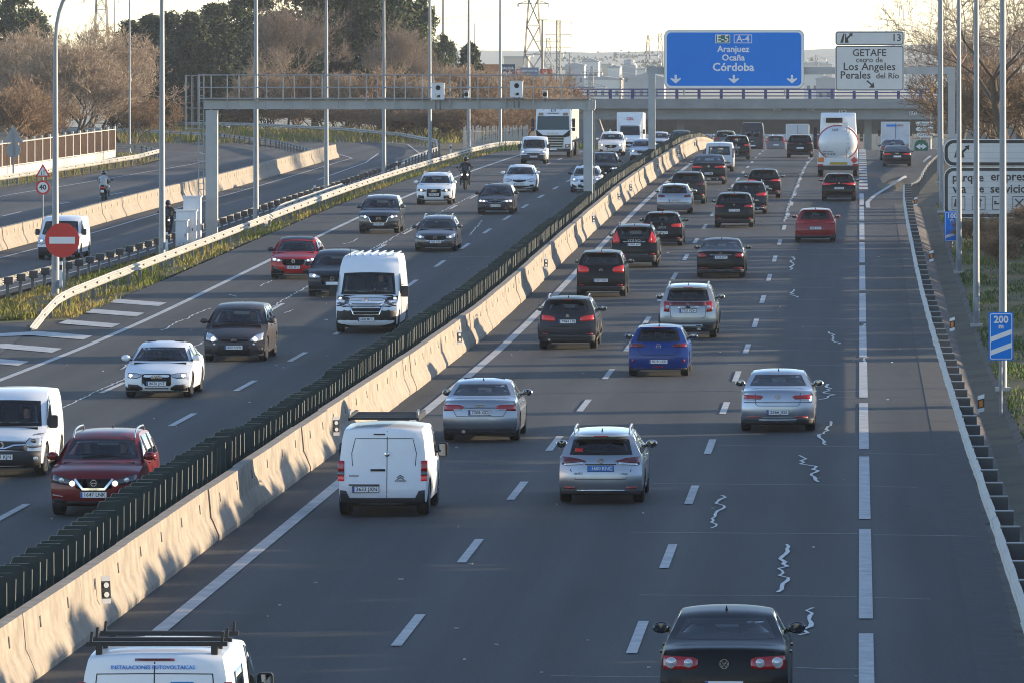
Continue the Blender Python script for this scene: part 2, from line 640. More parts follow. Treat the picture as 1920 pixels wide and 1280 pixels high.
def build_ground():
    xs = np.unique(np.concatenate([np.linspace(-3200, -260, 40), np.linspace(-260, -72, 26), np.arange(-70, 32, 1.0), np.linspace(34, 200, 22), np.linspace(220, 3200, 34)]))
    ys = np.unique(np.concatenate([np.arange(40, 760, 8.0), np.linspace(780, 1300, 22), np.linspace(1350, 5600, 90)]))
    X, Y = np.meshgrid(xs, ys)
    Z = zg(X, Y) - 0.10
    V = np.stack([X, Y, Z], -1).reshape(-1, 3)
    nx, ny = len(xs), len(ys)
    i = np.arange((nx) * (ny)).reshape(ny, nx)
    F = np.stack([i[:-1, :-1], i[:-1, 1:], i[1:, 1:], i[1:, :-1]], -1).reshape(-1, 4)
    me = np_mesh('ground', V, F, ['soil', 'field'], fsize=4, smooth=True)
    far = (V[F[:, 0], 1] > 1250).astype(np.int32)
    me.polygons.foreach_set('material_index', far)
    link('ground', me, kind='structure')


build_ground()
YS = np.arange(60, 720, 2.0)
right_edge = lambda y: 2.2 + np.interp(y, [345, 400, 450, 520, 720], [0, 1.6, 3.0, 4.5, 5.0])
strip('road_right', -12.9, right_edge, YS, 'asphalt_right', 0.0, nx=6)
strip('shoulder_edge', 1.75, lambda y: right_edge(y) + 0.25, np.arange(60, 345, 3.0), 'asphalt_shoulder', 0.006)
left_edge = lambda y: np.interp(y, [60, 222, 234, 260, 720], [-37.5, -36.0, -27.0, -26.7, -26.7])
strip('road_left', left_edge, -12.9, YS, 'asphalt_left', 0.0, nx=12)
# ramps: one leaving beside the carriageway, one joining beyond the ramp barrier, both swinging away
r1l = lambda y: float(np.interp(y, [200, 520, 560, 610, 650, 690], [-41.2, -41.2, -47, -57, -70, -92]))
r1r = lambda y: float(np.interp(y, [200, 222, 232, 480, 530, 570, 610, 645, 690], [-26, -27.5, -33.3, -33.2, -33.6, -36.5, -42.5, -50, -66]))
strip('ramp_road', r1l, r1r, np.arange(200, 690, 3.0), 'asphalt_ramp', 0.008, nx=6)
r2l = lambda y: float(np.interp(y, [250, 420, 470, 500, 520, 540, 556], [-58.5, -56.5, -54.6, -53.5, -54, -58, -70]))
r2r = lambda y: float(np.interp(y, [250, 520, 560, 610, 650, 690], [-41.6, -41.6, -47.5, -58, -71, -93]))
strip('ramp_road', r2l, r2r, list(np.arange(250, 556, 3.0)), 'asphalt_ramp', 0.012, nx=6)
strip('ramp_road', -73, r2r, list(np.arange(553, 600, 3.0)), 'asphalt_ramp', 0.004, nx=6)
# strips of soil and verge
strip('verge', -32.6, -26.9, np.arange(226, 560, 3.0), 'verge', 0.004, nx=4)
strip('verge', 3.9, 12, np.arange(60, 345, 3.0), 'verge', -0.02, nx=8)
strip('verge', lambda y: right_edge(y) + 2.2, 14, np.arange(345, 560, 4.0), 'verge', -0.02, nx=8)
strip('verge', -66, lambda y: r2l(y) - 0.3, np.arange(330, 556, 3.0), 'verge', 0.0, nx=4)
strip('ditch', 2.35, 3.95, np.arange(60, 345, 2.0), 'ditch', 0.0, nx=6)


def mark(name, pts_list, m, lift=0.016, nseg=2):
    """thin painted sheets: each entry is (x0, x1, y0, y1) with optional slant"""
    V, F = [], []
    for e in pts_list:
        x0, x1, y0, y1 = e[:4]
        sl = e[4] if len(e) > 4 else 0.0
        n = max(1, int(abs(y1 - y0) / 3))
        k = len(V)
        for j in range(n + 1):
            y = y0 + (y1 - y0) * j / n
            for x, dy in ((x0, 0), (x1, sl)):
                V.append((x, y + dy, gz(x, y + dy) + lift))
        for j in range(n):
            F.append((k + 2 * j, k + 2 * j + 1, k + 2 * j + 3, k + 2 * j + 2))
    return link(name, np_mesh(name, V, F, [m], fsize=4), kind='structure')


def dashes(x, y0, period, ln, ya, yb, w):
    out = []
    k = math.ceil((ya - y0) / period)
    while y0 + k * period < yb:
        c = y0 + k * period
        out.append((x - w / 2, x + w / 2, c - ln / 2, c + ln / 2))
        k += 1
    return out


mark('lane_dashes', dashes(-3.5, 105.1, 16.95, 5.8, 64, 700, .17), 'paint_white')
mark('lane_dashes', dashes(-7.2, 106.4, 16.95, 5.8, 64, 700, .17), 'paint_white')
mark('lane_dashes', dashes(-17.0, 167.4, 17.1, 5.8, 64, 700, .17), 'paint_white')
mark('lane_dashes', dashes(-20.55, 183.4, 17.1, 5.8, 64, 700, .15), 'paint_worn')
mark('edge_line', dashes(.1, 141.9, 23.2, 20.4, 64, 360, .23), 'paint_white')
mark('edge_line', dashes(.2, 372, 8.0, 5.0, 368, 560, .5), 'paint_white')
mark('edge_line', [(-11.28, -11.02, 60, 700)], 'paint_white')
mark('edge_line', [(-24.3, -24.08, 60, 700)], 'paint_white')
mark('edge_line', [(-13.62, -13.45, 60, 700)], 'paint_white')
# edge line that peels off towards the exit lane


def poly_line(name, pts, w, m, lift=0.018, jitter=0.0, widths=None):
    P = []
    for a, b in zip(pts[:-1], pts[1:]):
        n = max(1, int(math.dist(a, b) / (0.5 if jitter else 4.0)))
        for j in range(n):
            t = j / n
            P.append((a[0] + (b[0] - a[0]) * t + random.uniform(-jitter, jitter), a[1] + (b[1] - a[1]) * t))
    P.append(pts[-1])
    V, F = [], []
    for k, p in enumerate(P):
        q, r = P[max(k - 1, 0)], P[min(k + 1, len(P) - 1)]
        dx, dy = r[0] - q[0], r[1] - q[1]
        L = math.hypot(dx, dy) or 1
        ww = w * (random.uniform(.6, 1.3) if jitter else 1) / 2
        for s in (-1, 1):
            x, y = p[0] - s * dy / L * ww, p[1] + s * dx / L * ww
            V.append((x, y, gz(x, y) + lift))
        if k:
            F.append((2 * k - 2, 2 * k - 1, 2 * k + 1, 2 * k))
    return V, F


def multi(name, lines, w, m, lift=0.018, jitter=0.0):
    V, F = [], []
    for pts in lines:
        v, f = poly_line(name, pts, w, m, lift, jitter)
        k = len(V)
        V += v
        F += [tuple(i + k for i in q) for q in f]
    return link(name, np_mesh(name, V, F, [m], fsize=4), kind='structure')


multi('edge_line', [[(.42, 336), (.40, 345), (.75, 356), (1.4, 370), (2.3, 390), (3.4, 420), (5.0, 470)]], .22, 'paint_white', .02)
multi('ramp_line', [[(-39.6, 232), (-39.6, 520), (-44, 552), (-53, 600), (-66, 640)], [(-33.9, 226), (-34.0, 480), (-35.2, 535), (-40, 590), (-49, 630), (-62, 670)]], .16, 'paint_white', .03)
multi('ramp_line', [[(-54.5, 330), (-53.2, 420), (-51.2, 470), (-50.0, 500), (-50.2, 522), (-54, 545), (-64, 560)],
                    [(-42.6, 250), (-42.6, 515), (-45.5, 542)]], .16, 'paint_white', .03)
multi('ramp_line', [[(-37, 455), (-37.4, 505), (-39, 540)], [(-48.3, 300), (-48.1, 306)], [(-48.3, 318), (-48.1, 324)], [(-48.2, 336), (-48.1, 342)], [(-48, 354), (-48, 360)],
                    [(-47.8, 372), (-47.8, 380)], [(-47.5, 392), (-47.4, 400)], [(-47, 412), (-46.8, 424)]], .14, 'paint_worn', .03)

# hatched nose where the ramp splits off
bars = []
for k, (yr, xl) in enumerate(zip((236.8, 229.4, 221.8, 213.8, 205.6, 197.4, 188.8, 180, 171, 162), (-26.9,) * 10)):
    bars.append((-24.75, xl, yr - 1.3, yr + 1.3, 3.2))
V, F = [], []
for i, (x0, x1, y0, y1, sl) in enumerate(bars):
    k = len(V)
    for y in (y0, y1):
        V += [(x0, y, gz(x0, y) + .016), (x1, y + sl, gz(x1, y + sl) + .016)]
    F.append((k, k + 1, k + 3, k + 2))
    if i >= 3:
        k = len(V)
        x2 = -30.5
        for y in (y0, y1):
            V += [(x1, y + sl, gz(x1, y + sl) + .016), (x2, y + sl - 2.6, gz(x2, y + sl - 2.6) + .016)]
        F.append((k, k + 1, k + 3, k + 2))
link('hatching', np_mesh('hatching', V, F, ['paint_white'], fsize=4), kind='structure')


def zpx(pts, ou, ov, k=3.0):
    return [gp(ou + a / k, ov + b / k) for a, b in pts]


cracks = [zpx([(240, 225), (205, 270), (220, 292), (185, 345), (160, 410)], 1280, 854),
          zpx([(598, 500), (572, 555), (528, 583), (582, 600), (548, 650), (578, 690), (545, 740), (535, 770)], 1280, 854),
          zpx([(735, 858), (700, 905), (722, 945), (690, 1000), (655, 1012)], 1280, 854),
          zpx([(825, 1090), (832, 1120), (785, 1165), (778, 1190), (805, 1222)], 1280, 427),
          zpx([(670, 0), (680, 30), (660, 48), (735, 62), (750, 95), (740, 120), (765, 150)], 1280, 854),
          zpx([(820, 880), (825, 905), (800, 930), (855, 940), (765, 968)], 1280, 427),
          zpx([(822, 588), (845, 610), (850, 635), (880, 655)], 1280, 427),
          zpx([(630, 350), (612, 380), (645, 395)], 1280, 427),
          zpx([(625, 165), (612, 200), (620, 210), (605, 240)], 1280, 427),
          zpx([(735, 885), (690, 940), (660, 1000), (640, 1060), (600, 1150), (575, 1250)], 1280, 0),
          zpx([(1020, 540), (1012, 570)], 1280, 427), zpx([(1035, 730), (1022, 760)], 1280, 427)]
multi('crack_seal', cracks, .07, 'crack_seal', .019, .085)
cracks = [zpx([(910, 580), (960, 555), (1025, 520), (1055, 515), (1090, 490), (1185, 455)], 0, 427),
          zpx([(735, 760), (700, 785), (680, 797)], 0, 427), zpx([(1530, 300), (1490, 318), (1465, 330)], 0, 427),
          zpx([(1650, 465), (1600, 482)], 0, 427), zpx([(1330, 390), (1290, 378)], 0, 427),
          [(-20.75, 150), (-20.7, 170), (-20.8, 195), (-20.7, 225), (-20.8, 270), (-20.7, 330), (-20.8, 420)],
          zpx([(95, 62), (60, 85), (10, 95)], 640, 427), zpx([(270, 75), (180, 130)], 640, 427), zpx([(1400, 185), (1500, 60)], 560, 400, 4.36)]
multi('crack_seal', cracks, .05, 'crack_seal', .019, .06)
joints = []
for v, ua, ub in ((1253, 1490, 1611), (1268, 1030, 1240), (1117, 1198, 1606), (999, 1180, 1608), (908, 1225, 1610), (836, 1340, 1610), (851, 1620, 1760), (732, 1330, 1610), (744, 1520, 1608),
                  (684, 1365, 1612), (657, 1370, 1612), (636, 1460, 1612), (613, 1420, 1610), (597, 1370, 1610), (562, 1410, 1605), (540, 1440, 1610), (519, 1480, 1650), (478, 1460, 1612), (466, 1470, 1610),
                  (452, 1470, 1610), (430, 1560, 1612), (912, 1620, 1720), (1004, 1640, 1830), (1122, 1640, 1745)):
    a, b = gp(ua, v - 1), gp(ub, v + 2)
    joints.append([a, ((a[0] + b[0]) / 2, (a[1] + b[1]) / 2 + random.uniform(-.1, .1)), b])
for v, ua, ub in ((742, 130, 232), (637, 215, 385), (691, 370, 400), (466, 860, 990), (482, 840, 950), (599, 240, 330), (464, 620, 700), (411, 840, 895), (398, 850, 890)):
    joints.append([gp(ua, v), gp(ub, v + 1)])
multi('road_joint', joints, .05, 'joint_line', .017, .015)
# darker re-laid patches and a few scraps on the asphalt
bits = MB()
for i in range(170):
    x, y = random.choice((random.uniform(-11.5, 2), random.uniform(-24, -13.5))), 90 + 330 * random.random() ** 1.6
    w = random.uniform(.015, .04)
    bits.box((x, y, gz(x, y) + .012), (w, w * random.uniform(1, 3), .02), random.choice(('crack_seal', 'joint_line', 'paint_white')), rz=random.uniform(0, 3))
bits.obj('road_litter', kind='stuff')

# ------------------------------------------------------------------ concrete barriers, built of precast segments
NJ = [(-.30, 0), (-.30, .08), (-.19, .30), (-.15, .36), (-.10, .80), (.10, .80), (.15, .36), (.19, .30), (.30, .08), (.30, 0)]


def barrier_mesh(name, ln, sc, slots, zk=1.0):
    b = MB()
    n = len(NJ)
    st = [-ln / 2, -ln / 2 + .03, -ln * .25, 0, ln * .25, ln / 2 - .03, ln / 2]
    vs, fs = [], []
    for k, y in enumerate(st):
        sh = 0.97 if k in (0, 6) else 1
        vs += [(x * sh * sc, y, z * sc * zk * (0.995 if k in (0, 6) else 1)) for x, z in NJ]
    for k in range(6):
        for i in range(n - 1):
            fs.append((k * n + i, k * n + i + 1, (k + 1) * n + i + 1, (k + 1) * n + i))
    fs += [tuple(range(n - 1, -1, -1)), tuple(range(6 * n, 7 * n))]
    b.add(vs, fs, 'concrete_barrier')
    for y in slots:
        for s in (1, -1):
            b.box((s * .125 * sc, y, .58 * sc * zk), (.02, .10, .17 * sc), 'plastic_grey', ry=-s * .11)
    return b.mesh(name)


def barrier_run(label, x, ya, yb, ln, sc=1.0, slots=(-1.7, 1.7), group=None, skip=(), zk=1.0):
    t = thing('concrete_barrier', label, 'barrier', (x, ya, gz(x, ya)), group=group)
    me = barrier_mesh('barrier_segment', ln - .035, sc, slots, zk)
    y = ya
    while y < yb:
        c = y + ln / 2
        if not any(a < c < b for a, b in skip):
            za, zb = gz(x, y), gz(x, y + ln)
            link('barrier_segment', me, t, (random.uniform(-.02, .02), c - ya, (za + zb) / 2 - gz(x, ya)), (math.atan2(zb - za, ln), 0, random.uniform(-.003, .003)))
        y += ln
    return t


barrier_run('long sunlit concrete median barrier of precast segments between the two carriageways', -12.4, 70, 640, 7.0, zk=1.22)
barrier_run('pale concrete ramp barrier with small dark slots dividing the two ramp roads', -41.3, 272, 522, 6.0, 1.3, (-1.5, 1.5))
# reflector plates fixed to the median barrier
WHERE = ('behind the photovoltaic van', 'beside the van with the roof rack', 'beside the small silver saloon', 'level with the blue hatchback', 'beside the black people carrier', 'near the camera gantry foot',
         'just beyond the camera gantry foot', 'beside the silver saloon', 'near the sign gantry foot', 'beyond the sign gantry foot')
for i, y in enumerate((107, 154, 201.5, 257, 303, 335, 352, 400, 445, 490)):
    t = thing('barrier_reflector', 'black two-disc reflector plate on the barrier, ' + ('nearest the camera', 'between the roof-rack van and the silver saloon', 'level with the blue hatchback',
              'level with the black saloon in the middle lane', 'just before the camera gantry foot', 'just after the camera gantry foot', 'second after the camera gantry foot', 'before the sign gantry foot', 'after the sign gantry foot', 'farthest along the barrier')[i],
              'reflector', (-12.10, y, gz(-12, y) + .60), -1.05, group='reflector plates on the median barrier')
    b = MB()
    b.box((0, 0, 0), (.025, .15, .44), 'sign_grey', ry=-.11)
    b.obj('plate', t)
    b = MB()
    b.box((.004, 0, 0), (.026, .152, .28), 'sign_black', ry=-.11)
    b.obj('band', t)
    for z in (-.075, .075):
        b = MB()
        b.lathe([(0.0, .045), (.012, .045)], 'sign_white', 10, 'x', (.018 - z * .1, 0, z))
        b.obj('disc', t)

# ------------------------------------------------------------------ dark green anti-glare screen behind the barrier
sl = MB()
sl.prism([(-.24, 0), (.20, 0), (.21, 1.40), (.17, 1.5), (-.20, 1.5), (-.25, 1.38)], -.03, .03, 'screen_green')
sl.box((.0, -.045, .95), (.16, .03, .03), 'screen_green')
sl.box((.0, -.045, 1.15), (.16, .03, .03), 'screen_green')
sl.bar((.205, -.03, .02), (.215, -.03, 1.4), .010, 'screen_edge_lit', 5)  # added bar, coloured paler to stand for the slat's sunlit edge
slat_me = sl.mesh('slat')
fo = MB()
fo.box((0, 0, .1), (.3, .35, .5), 'concrete_pale')
foot_me = fo.mesh('foot')
y, gi = 90.0, 0
SCR = ('nearest the camera, beside the photovoltaic van', 'beside the red crossover', 'next along from the red crossover', 'level with the roof-rack van', 'level with the silver saloon by the barrier',
       'just before the gap by the white panel van', 'just after the gap by the white panel van', 'facing the white panel van', 'level with the dark compact crossover', 'level with the black people carrier',
       'level with the black crossover', 'leading up to the camera gantry foot', 'starting at the camera gantry foot', 'beside the silver hatchback by the barrier', 'leading to the sign gantry foot',
       'starting at the sign gantry foot', 'beyond the sign gantry foot', 'farthest but two', 'farthest but one', 'farthest, at the end of the screen')
while y < 600 and gi < 20:
    n = random.choice((20, 24, 26, 30))
    h = random.uniform(.86, .97)
    t = thing('antiglare_screen', 'dark green slatted anti-glare screen section, ' + SCR[gi], 'screen', (-12.98, y, gz(-13, y)), group='anti-glare screen sections on the median')
    for k in range(n):
        yy = y + k * 0.98
        o = link('slat', slat_me, t, (random.uniform(-.015, .015), yy - y, gz(-13, yy) - gz(-13, y)), (random.uniform(-.02, .02), random.uniform(-.015, .015), random.uniform(-.08, .08) + .25))
        o.scale = (1, 1, h * random.uniform(.985, 1.015))
    b = MB()
    ye = y + (n - 1) * .98
    for z in (.3, .5):
        b.bar((-.05, 0, z), (-.05, ye - y, z + gz(-13, ye) - gz(-13, y)), .03, 'screen_green')
    b.obj('rail', t)
    link('foot', foot_me, t, (0, -.4, 0))
    y += n * .98 + random.choice((.25, .4, 1.4))
    gi += 1


# ------------------------------------------------------------------ steel guardrails
WP = [(.0, .44), (.0, .46), (.06, .49), (.10, .52), (.06, .555), (.0, .59), (.0, .615), (.06, .645), (.10, .68), (.06, .715), (.0, .745), (.0, .765)]
pb = MB()
pb.box((0, 0, .33), (.12, .06, .86), 'post_steel')
post_me = pb.mesh('post')
mat('lattice_dark', (.07, .07, .07), .6)
pk = MB()
pk.box((.06, 0, .60), (.34, .14, .28), 'lattice_dark')
pk.box((.06, 0, .75), (.36, .17, .02), 'galvanised')
block_me = pk.mesh('spacer_block')


bk = MB()
bk.box((0, 0, 0), (.06, .14, .10), 'post_steel')
bolt_me = bk.mesh('bolt')


def guardrail(label, pts, side=1, group='steel guardrails', post=4.0, zoff=0.0, m='rail_steel', dip=(False, False), block=False, width=1.0):
    """pts: path; the beam faces to the right of travel when side=1"""
    P = [Vector((a, b, 0)) for a, b in pts]
    L = [0.0]
    for a, b in zip(P[:-1], P[1:]):
        L.append(L[-1] + (b - a).length)

    def at(s):
        s = min(max(s, 0), L[-1])
        for k in range(len(P) - 1):
            if s <= L[k + 1] + 1e-6:
                break
        t = (s - L[k]) / max(L[k + 1] - L[k], 1e-6)
        d = (P[min(k + 1, len(P) - 1)] - P[k]).normalized()
        if k + 2 < len(P) and t > .5:
            d = d.lerp((P[k + 2] - P[k + 1]).normalized(), (t - .5)).normalized()
        elif k > 0 and t < .5:
            d = d.lerp((P[k] - P[k - 1]).normalized(), (.5 - t)).normalized()
        p = P[k].lerp(P[k + 1], t)
        return p, d
    o0 = P[0]
    z0 = gz(o0.x, o0.y)
    t = thing('guardrail', label, 'guardrail', (o0.x, o0.y, z0), group=group)
    s, T = 0.0, L[-1]

    def drop(s):
        d = 0.0
        if dip[0] and s < 11:
            d = max(d, (1 - s / 11) ** 1.5 * .62)
        if dip[1] and T - s < 11:
            d = max(d, (1 - (T - s) / 11) ** 1.5 * .62)
        return d
    while s < T - .2:
        e = min(s + 4.0, T)
        V, F = [], []
        n = len(WP)
        for j in range(3):
            q = s + (e - s) * j / 2 + (.05 if j == 2 else 0)
            p, d = at(q)
            nr = Vector((d.y, -d.x, 0)) * side
            zz = gz(p.x, p.y) - z0 + zoff - drop(q)
            off = .12 + (.005 if j == 2 else 0) + random.uniform(-.012, .012)
            V += [(p.x - o0.x + nr.x * (a * width + off), p.y - o0.y + nr.y * (a * width + off), h + zz) for a, h in WP]
        for j in range(2):
            for i in range(n - 1):
                F.append((j * n + i, j * n + i + 1, (j + 1) * n + i + 1, (j + 1) * n + i))
        me = np_mesh('rail_beam', V, F, [m], fsize=4, smooth=True)
        link('rail_beam', me, t)
        s = e
    s = 1.0
    while s < T:
        p, d = at(s)
        z = gz(p.x, p.y) - z0 + zoff - drop(s)
        a = math.atan2(-d.x, d.y)
        link('post', post_me, t, (p.x - o0.x, p.y - o0.y, z - .06), (0, 0, a))
        nb = Vector((d.y, -d.x, 0)) * side * .155
        link('bolt', bolt_me, t, (p.x - o0.x + nb.x, p.y - o0.y + nb.y, z + .602), (0, 0, a))
        if block:
            link('spacer_block', block_me, t, (p.x - o0.x - .02, p.y - o0.y, z + .03), (0, 0, a))
        s += post
    return t


guardrail('wavy guardrail with broad spacer blocks along the near shoulder beside the ditch', [(2.75, 62), (2.68, 110), (2.52, 150), (2.42, 200), (2.32, 250), (2.3, 300), (2.35, 330), (2.5, 352)], side=-1, block=True, m='galvanised', zoff=.02)
guardrail('short guardrail curving away beside the exit lane under the white direction boards', [(2.7, 352), (3.9, 392), (5.2, 432), (6.4, 470)], side=-1, group='steel guardrails', m='post_steel')
guardrail('sunlit guardrail sloping down to the hatched nose, facing the oncoming traffic', [(-27.4, 219), (-27.6, 226), (-28.0, 236), (-28.1, 250), (-28.0, 300), (-27.9, 380), (-27.8, 470), (-27.6, 560)], side=1, dip=(True, False), zoff=-.02)
guardrail('guardrail backing onto the ramp road behind the grassy strip, posts towards the motorway', [(-31.6, 224), (-32.4, 232), (-32.8, 244), (-33.0, 300), (-33.0, 480)], side=-1, block=True, dip=(True, False), zoff=-.02)
guardrail('short guardrail bent down to the grass beside the camera gantry foot', [(-28.9, 322), (-29.0, 336), (-29.0, 372)], side=1, dip=(True, False), zoff=.12)
guardrail('grey guardrail following the outside of the far ramp bend below the brown thicket', [(-33.0, 484), (-33.4, 530), (-36.0, 570), (-42.0, 612), (-50, 648), (-62, 684), (-78, 712)], side=-1, m='galvanised')
guardrail('grey guardrail following the inside of the far ramp bend behind the ramp barrier end', [(-43.6, 526), (-49.5, 566), (-59, 612), (-70, 642), (-88, 668)], side=1, m='galvanised')
guardrail('sunlit guardrail curving round the near side of the ramp below the panel fence', [(-57.8, 380), (-57.2, 420), (-55.4, 466), (-54.2, 500), (-54.8, 522), (-58.5, 540), (-66, 552), (-78, 558)], side=1)

# ------------------------------------------------------------------ grass and weeds


def grass(name, n, xa, xb, ya, yb, h, m, clump=3.0, bias=1.0, dens=None):
    x = RNG.uniform(0, 1, n)
    y = ya + (yb - ya) * RNG.uniform(0, 1, n) ** bias
    xa_ = np.array([xa(q) if callable(xa) else xa for q in y])
    xb_ = np.array([xb(q) if callable(xb) else xb for q in y])
    x = xa_ + (xb_ - xa_) * x
    cl = np.sin(x * clump + 1.3 * np.sin(y * .7)) * np.sin(y * .45 * clump / 3 + 1.1 * np.sin(x * .9)) + RNG.normal(0, .35, n)
    keep = cl > -0.12
    x, y, cl = x[keep], y[keep], cl[keep]
    n = len(x)
    z = zg(x, y) - .03
    hh = h * np.clip(.45 + .45 * cl, .2, 1.5) * RNG.uniform(.6, 1.3, n)
    a = RNG.uniform(0, 2 * PI, n)
    w = RNG.uniform(.012, .035, n) * (1 + hh)
    lx, ly = RNG.normal(0, .28, n) * hh, RNG.normal(0, .28, n) * hh
    V = np.empty((n, 3, 3))
    V[:, 0] = np.stack([x - w * np.cos(a), y - w * np.sin(a), z], -1)
    V[:, 1] = np.stack([x + w * np.cos(a), y + w * np.sin(a), z], -1)
    V[:, 2] = np.stack([x + lx, y + ly, z + hh], -1)
    F = np.arange(n * 3).reshape(n, 3)
    tone = np.clip(.45 - .25 * cl + .5 * np.sin(x * .6 + y * .13) * .4 + RNG.normal(0, .16, n), 0, 1)
    link(name, np_mesh(name, V.reshape(-1, 3), F, [m], tone=tone), kind='stuff', label='clumpy dry and green grass growing beside the road')


grass('grass', 46000, -32.3, -26.8, 228, 560, .32, 'grass_blade', bias=1.5)
grass('grass', 90000, 3.9, 11.5, 92, 345, .17, 'grass_green', bias=1.3, clump=2.0)
grass('grass', 30000, -65, lambda y: r2l(y) - .4, 340, 550, .28, 'grass_blade')
grass('grass', 16000, -73, -36, 600, 690, .9, 'grass_blade')
grass('grass', 8000, -27.5, -22, 500, 640, .8, 'grass_green')

# ------------------------------------------------------------------ trees
def twig_mesh(name, seed, h, spread, levels, kids, up=0.35, droop=0.0, trunk_r=.16, ml='twig', multi_stem=1, first=.25, len_k=.72, dens=1.0):
    """branching skeleton of tapered three-sided twigs; returns (trunk mesh, crown mesh)"""
    r = random.Random(seed)
    segs = []          # (a, b, ra, rb, level)
    lim = 26000

    def grow(p, d, ln, rad, lev):
        if lev > levels or len(segs) > lim:
            return
        n = 3 if lev < 2 else 2
        q, dd, rr = p, d, rad
        nodes = []
        for i in range(n):
            dd = (dd + Vector((r.gauss(0, .16), r.gauss(0, .16), r.gauss(0, .10) + up * .10 - droop * lev * .09))).normalized()
            e = q + dd * ln / n
            re = rr * .80
            segs.append((q, e, rr, re, lev))
            nodes.append((e, dd, re))
            q, rr = e, re
        k = kids[min(lev, len(kids) - 1)]
        for j in range(k):
            e, dd0, re = nodes[min(n - 1, int(n * (first if lev == 0 else .15) + r.random() * n))] if j else nodes[-1]
            ax = Vector((r.gauss(0, 1), r.gauss(0, 1), r.gauss(0, .5) + up)).normalized()
            nd = (dd0 * (.9 - spread * .4) + ax * spread).normalized()
            grow(e, nd, ln * len_k * r.uniform(.75, 1.15), max(re * .62, .004), lev + 1)
    for s in range(multi_stem):
        a = r.uniform(0, 2 * PI)
        base = Vector((math.cos(a), math.sin(a), 0)) * (.0 if multi_stem == 1 else r.uniform(.1, .5))
        d = Vector((math.cos(a) * .35, math.sin(a) * .35, 1)).normalized() if multi_stem > 1 else Vector((r.gauss(0, .06), r.gauss(0, .06), 1)).normalized()
        grow(base, d, h * .34 * r.uniform(.85, 1.1), trunk_r, 0)
    out = []
    for lo, hi, mt in ((0, 1, 'bark'), (2, 99, ml)):
        S_ = [s for s in segs if lo <= s[4] <= hi]
        if not S_:
            out.append(None)
            continue
        A = np.array([s[0] for s in S_])
        B = np.array([s[1] for s in S_])
        ra = np.array([max(s[2], (.045, .04, .032, .022, .016)[min(s[4], 4)]) for s in S_])
        rb = np.array([max(s[3], (.04, .035, .026, .018, .011)[min(s[4], 4)]) for s in S_])
        D = B - A
        D /= np.linalg.norm(D, axis=1)[:, None] + 1e-9
        ref = np.where(np.abs(D[:, 2:3]) > .9, np.array([[1., 0, 0]]), np.array([[0, 0, 1.]]))
        Uv = np.cross(D, ref)
        Uv /= np.linalg.norm(Uv, axis=1)[:, None] + 1e-9
        Wv = np.cross(D, Uv)
        nn = len(S_)
        k = 5 if lo == 0 else 3
        V = np.empty((nn, 2 * k, 3))
        for i in range(k):
            t = 2 * PI * i / k
            off = Uv * math.cos(t) + Wv * math.sin(t)
            V[:, i] = A + off * ra[:, None]
            V[:, k + i] = B + off * rb[:, None]
        F = []
        base = (np.arange(nn) * 2 * k)[:, None]
        for i in range(k):
            j = (i + 1) % k
            F.append(base + np.array([[i, j, k + j, k + i]]))
        F = np.concatenate(F)
        rs = np.random.default_rng(seed)
        tone = np.clip(np.tile(rs.normal(.45, .25, nn) + np.array([(.0, .0, .25, .15, 0, 0, 0, 0, 0)[min(s[4], 8)] for s in S_]), k), 0, 1)
        out.append(np_mesh('trunk' if lo == 0 else 'crown', V.reshape(-1, 3), F, [mt], tone=tone, fsize=4))
    return out


def leaf_mesh(name, seed, h, shape, n, m, leaf=.28, base=.12, clumps=70, flat=1.0):
    """leaf-sized faces gathered in clumps through the crown's volume"""
    rs = np.random.default_rng(seed)
    cz = base * h + (h * (1 - base)) * rs.uniform(0, 1, clumps) ** .9
    rad = np.array([shape((z / h - base) / (1 - base)) for z in cz]) * h
    a = rs.uniform(0, 2 * PI, clumps)
    rr = rad * rs.uniform(.25, 1.0, clumps) ** .6 * rs.uniform(.75, 1.15, clumps)
    C = np.stack([rr * np.cos(a), rr * np.sin(a), cz], -1)
    cr = h * rs.uniform(.045, .10, clumps) * (.6 + .8 * rad / max(rad.max(), 1e-6))
    ct = rs.normal(.42, .2, clumps)
    which = rs.integers(0, clumps, n)
    d = rs.normal(0, 1, (n, 3))
    d /= np.linalg.norm(d, axis=1)[:, None]
    P = C[which] + d * (cr[which] * rs.uniform(.2, 1, n) ** .5)[:, None] * np.array([1, 1, flat])
    nrm = d + rs.normal(0, .7, (n, 3))
    nrm /= np.linalg.norm(nrm, axis=1)[:, None]
    u = np.cross(nrm, rs.normal(0, 1, (n, 3)))
    u /= np.linalg.norm(u, axis=1)[:, None] + 1e-9
    w = np.cross(nrm, u)
    sz = leaf * rs.uniform(.5, 1.3, n)[:, None]
    V = np.empty((n, 3, 3))
    V[:, 0] = P - u * sz * .35
    V[:, 1] = P + u * sz * .35
    V[:, 2] = P + w * sz + nrm * sz * .2
    tone = np.clip(ct[which] + rs.normal(0, .13, n), 0, 1)
    return np_mesh(name, V.reshape(-1, 3), np.arange(n * 3).reshape(n, 3), [m], tone=tone)


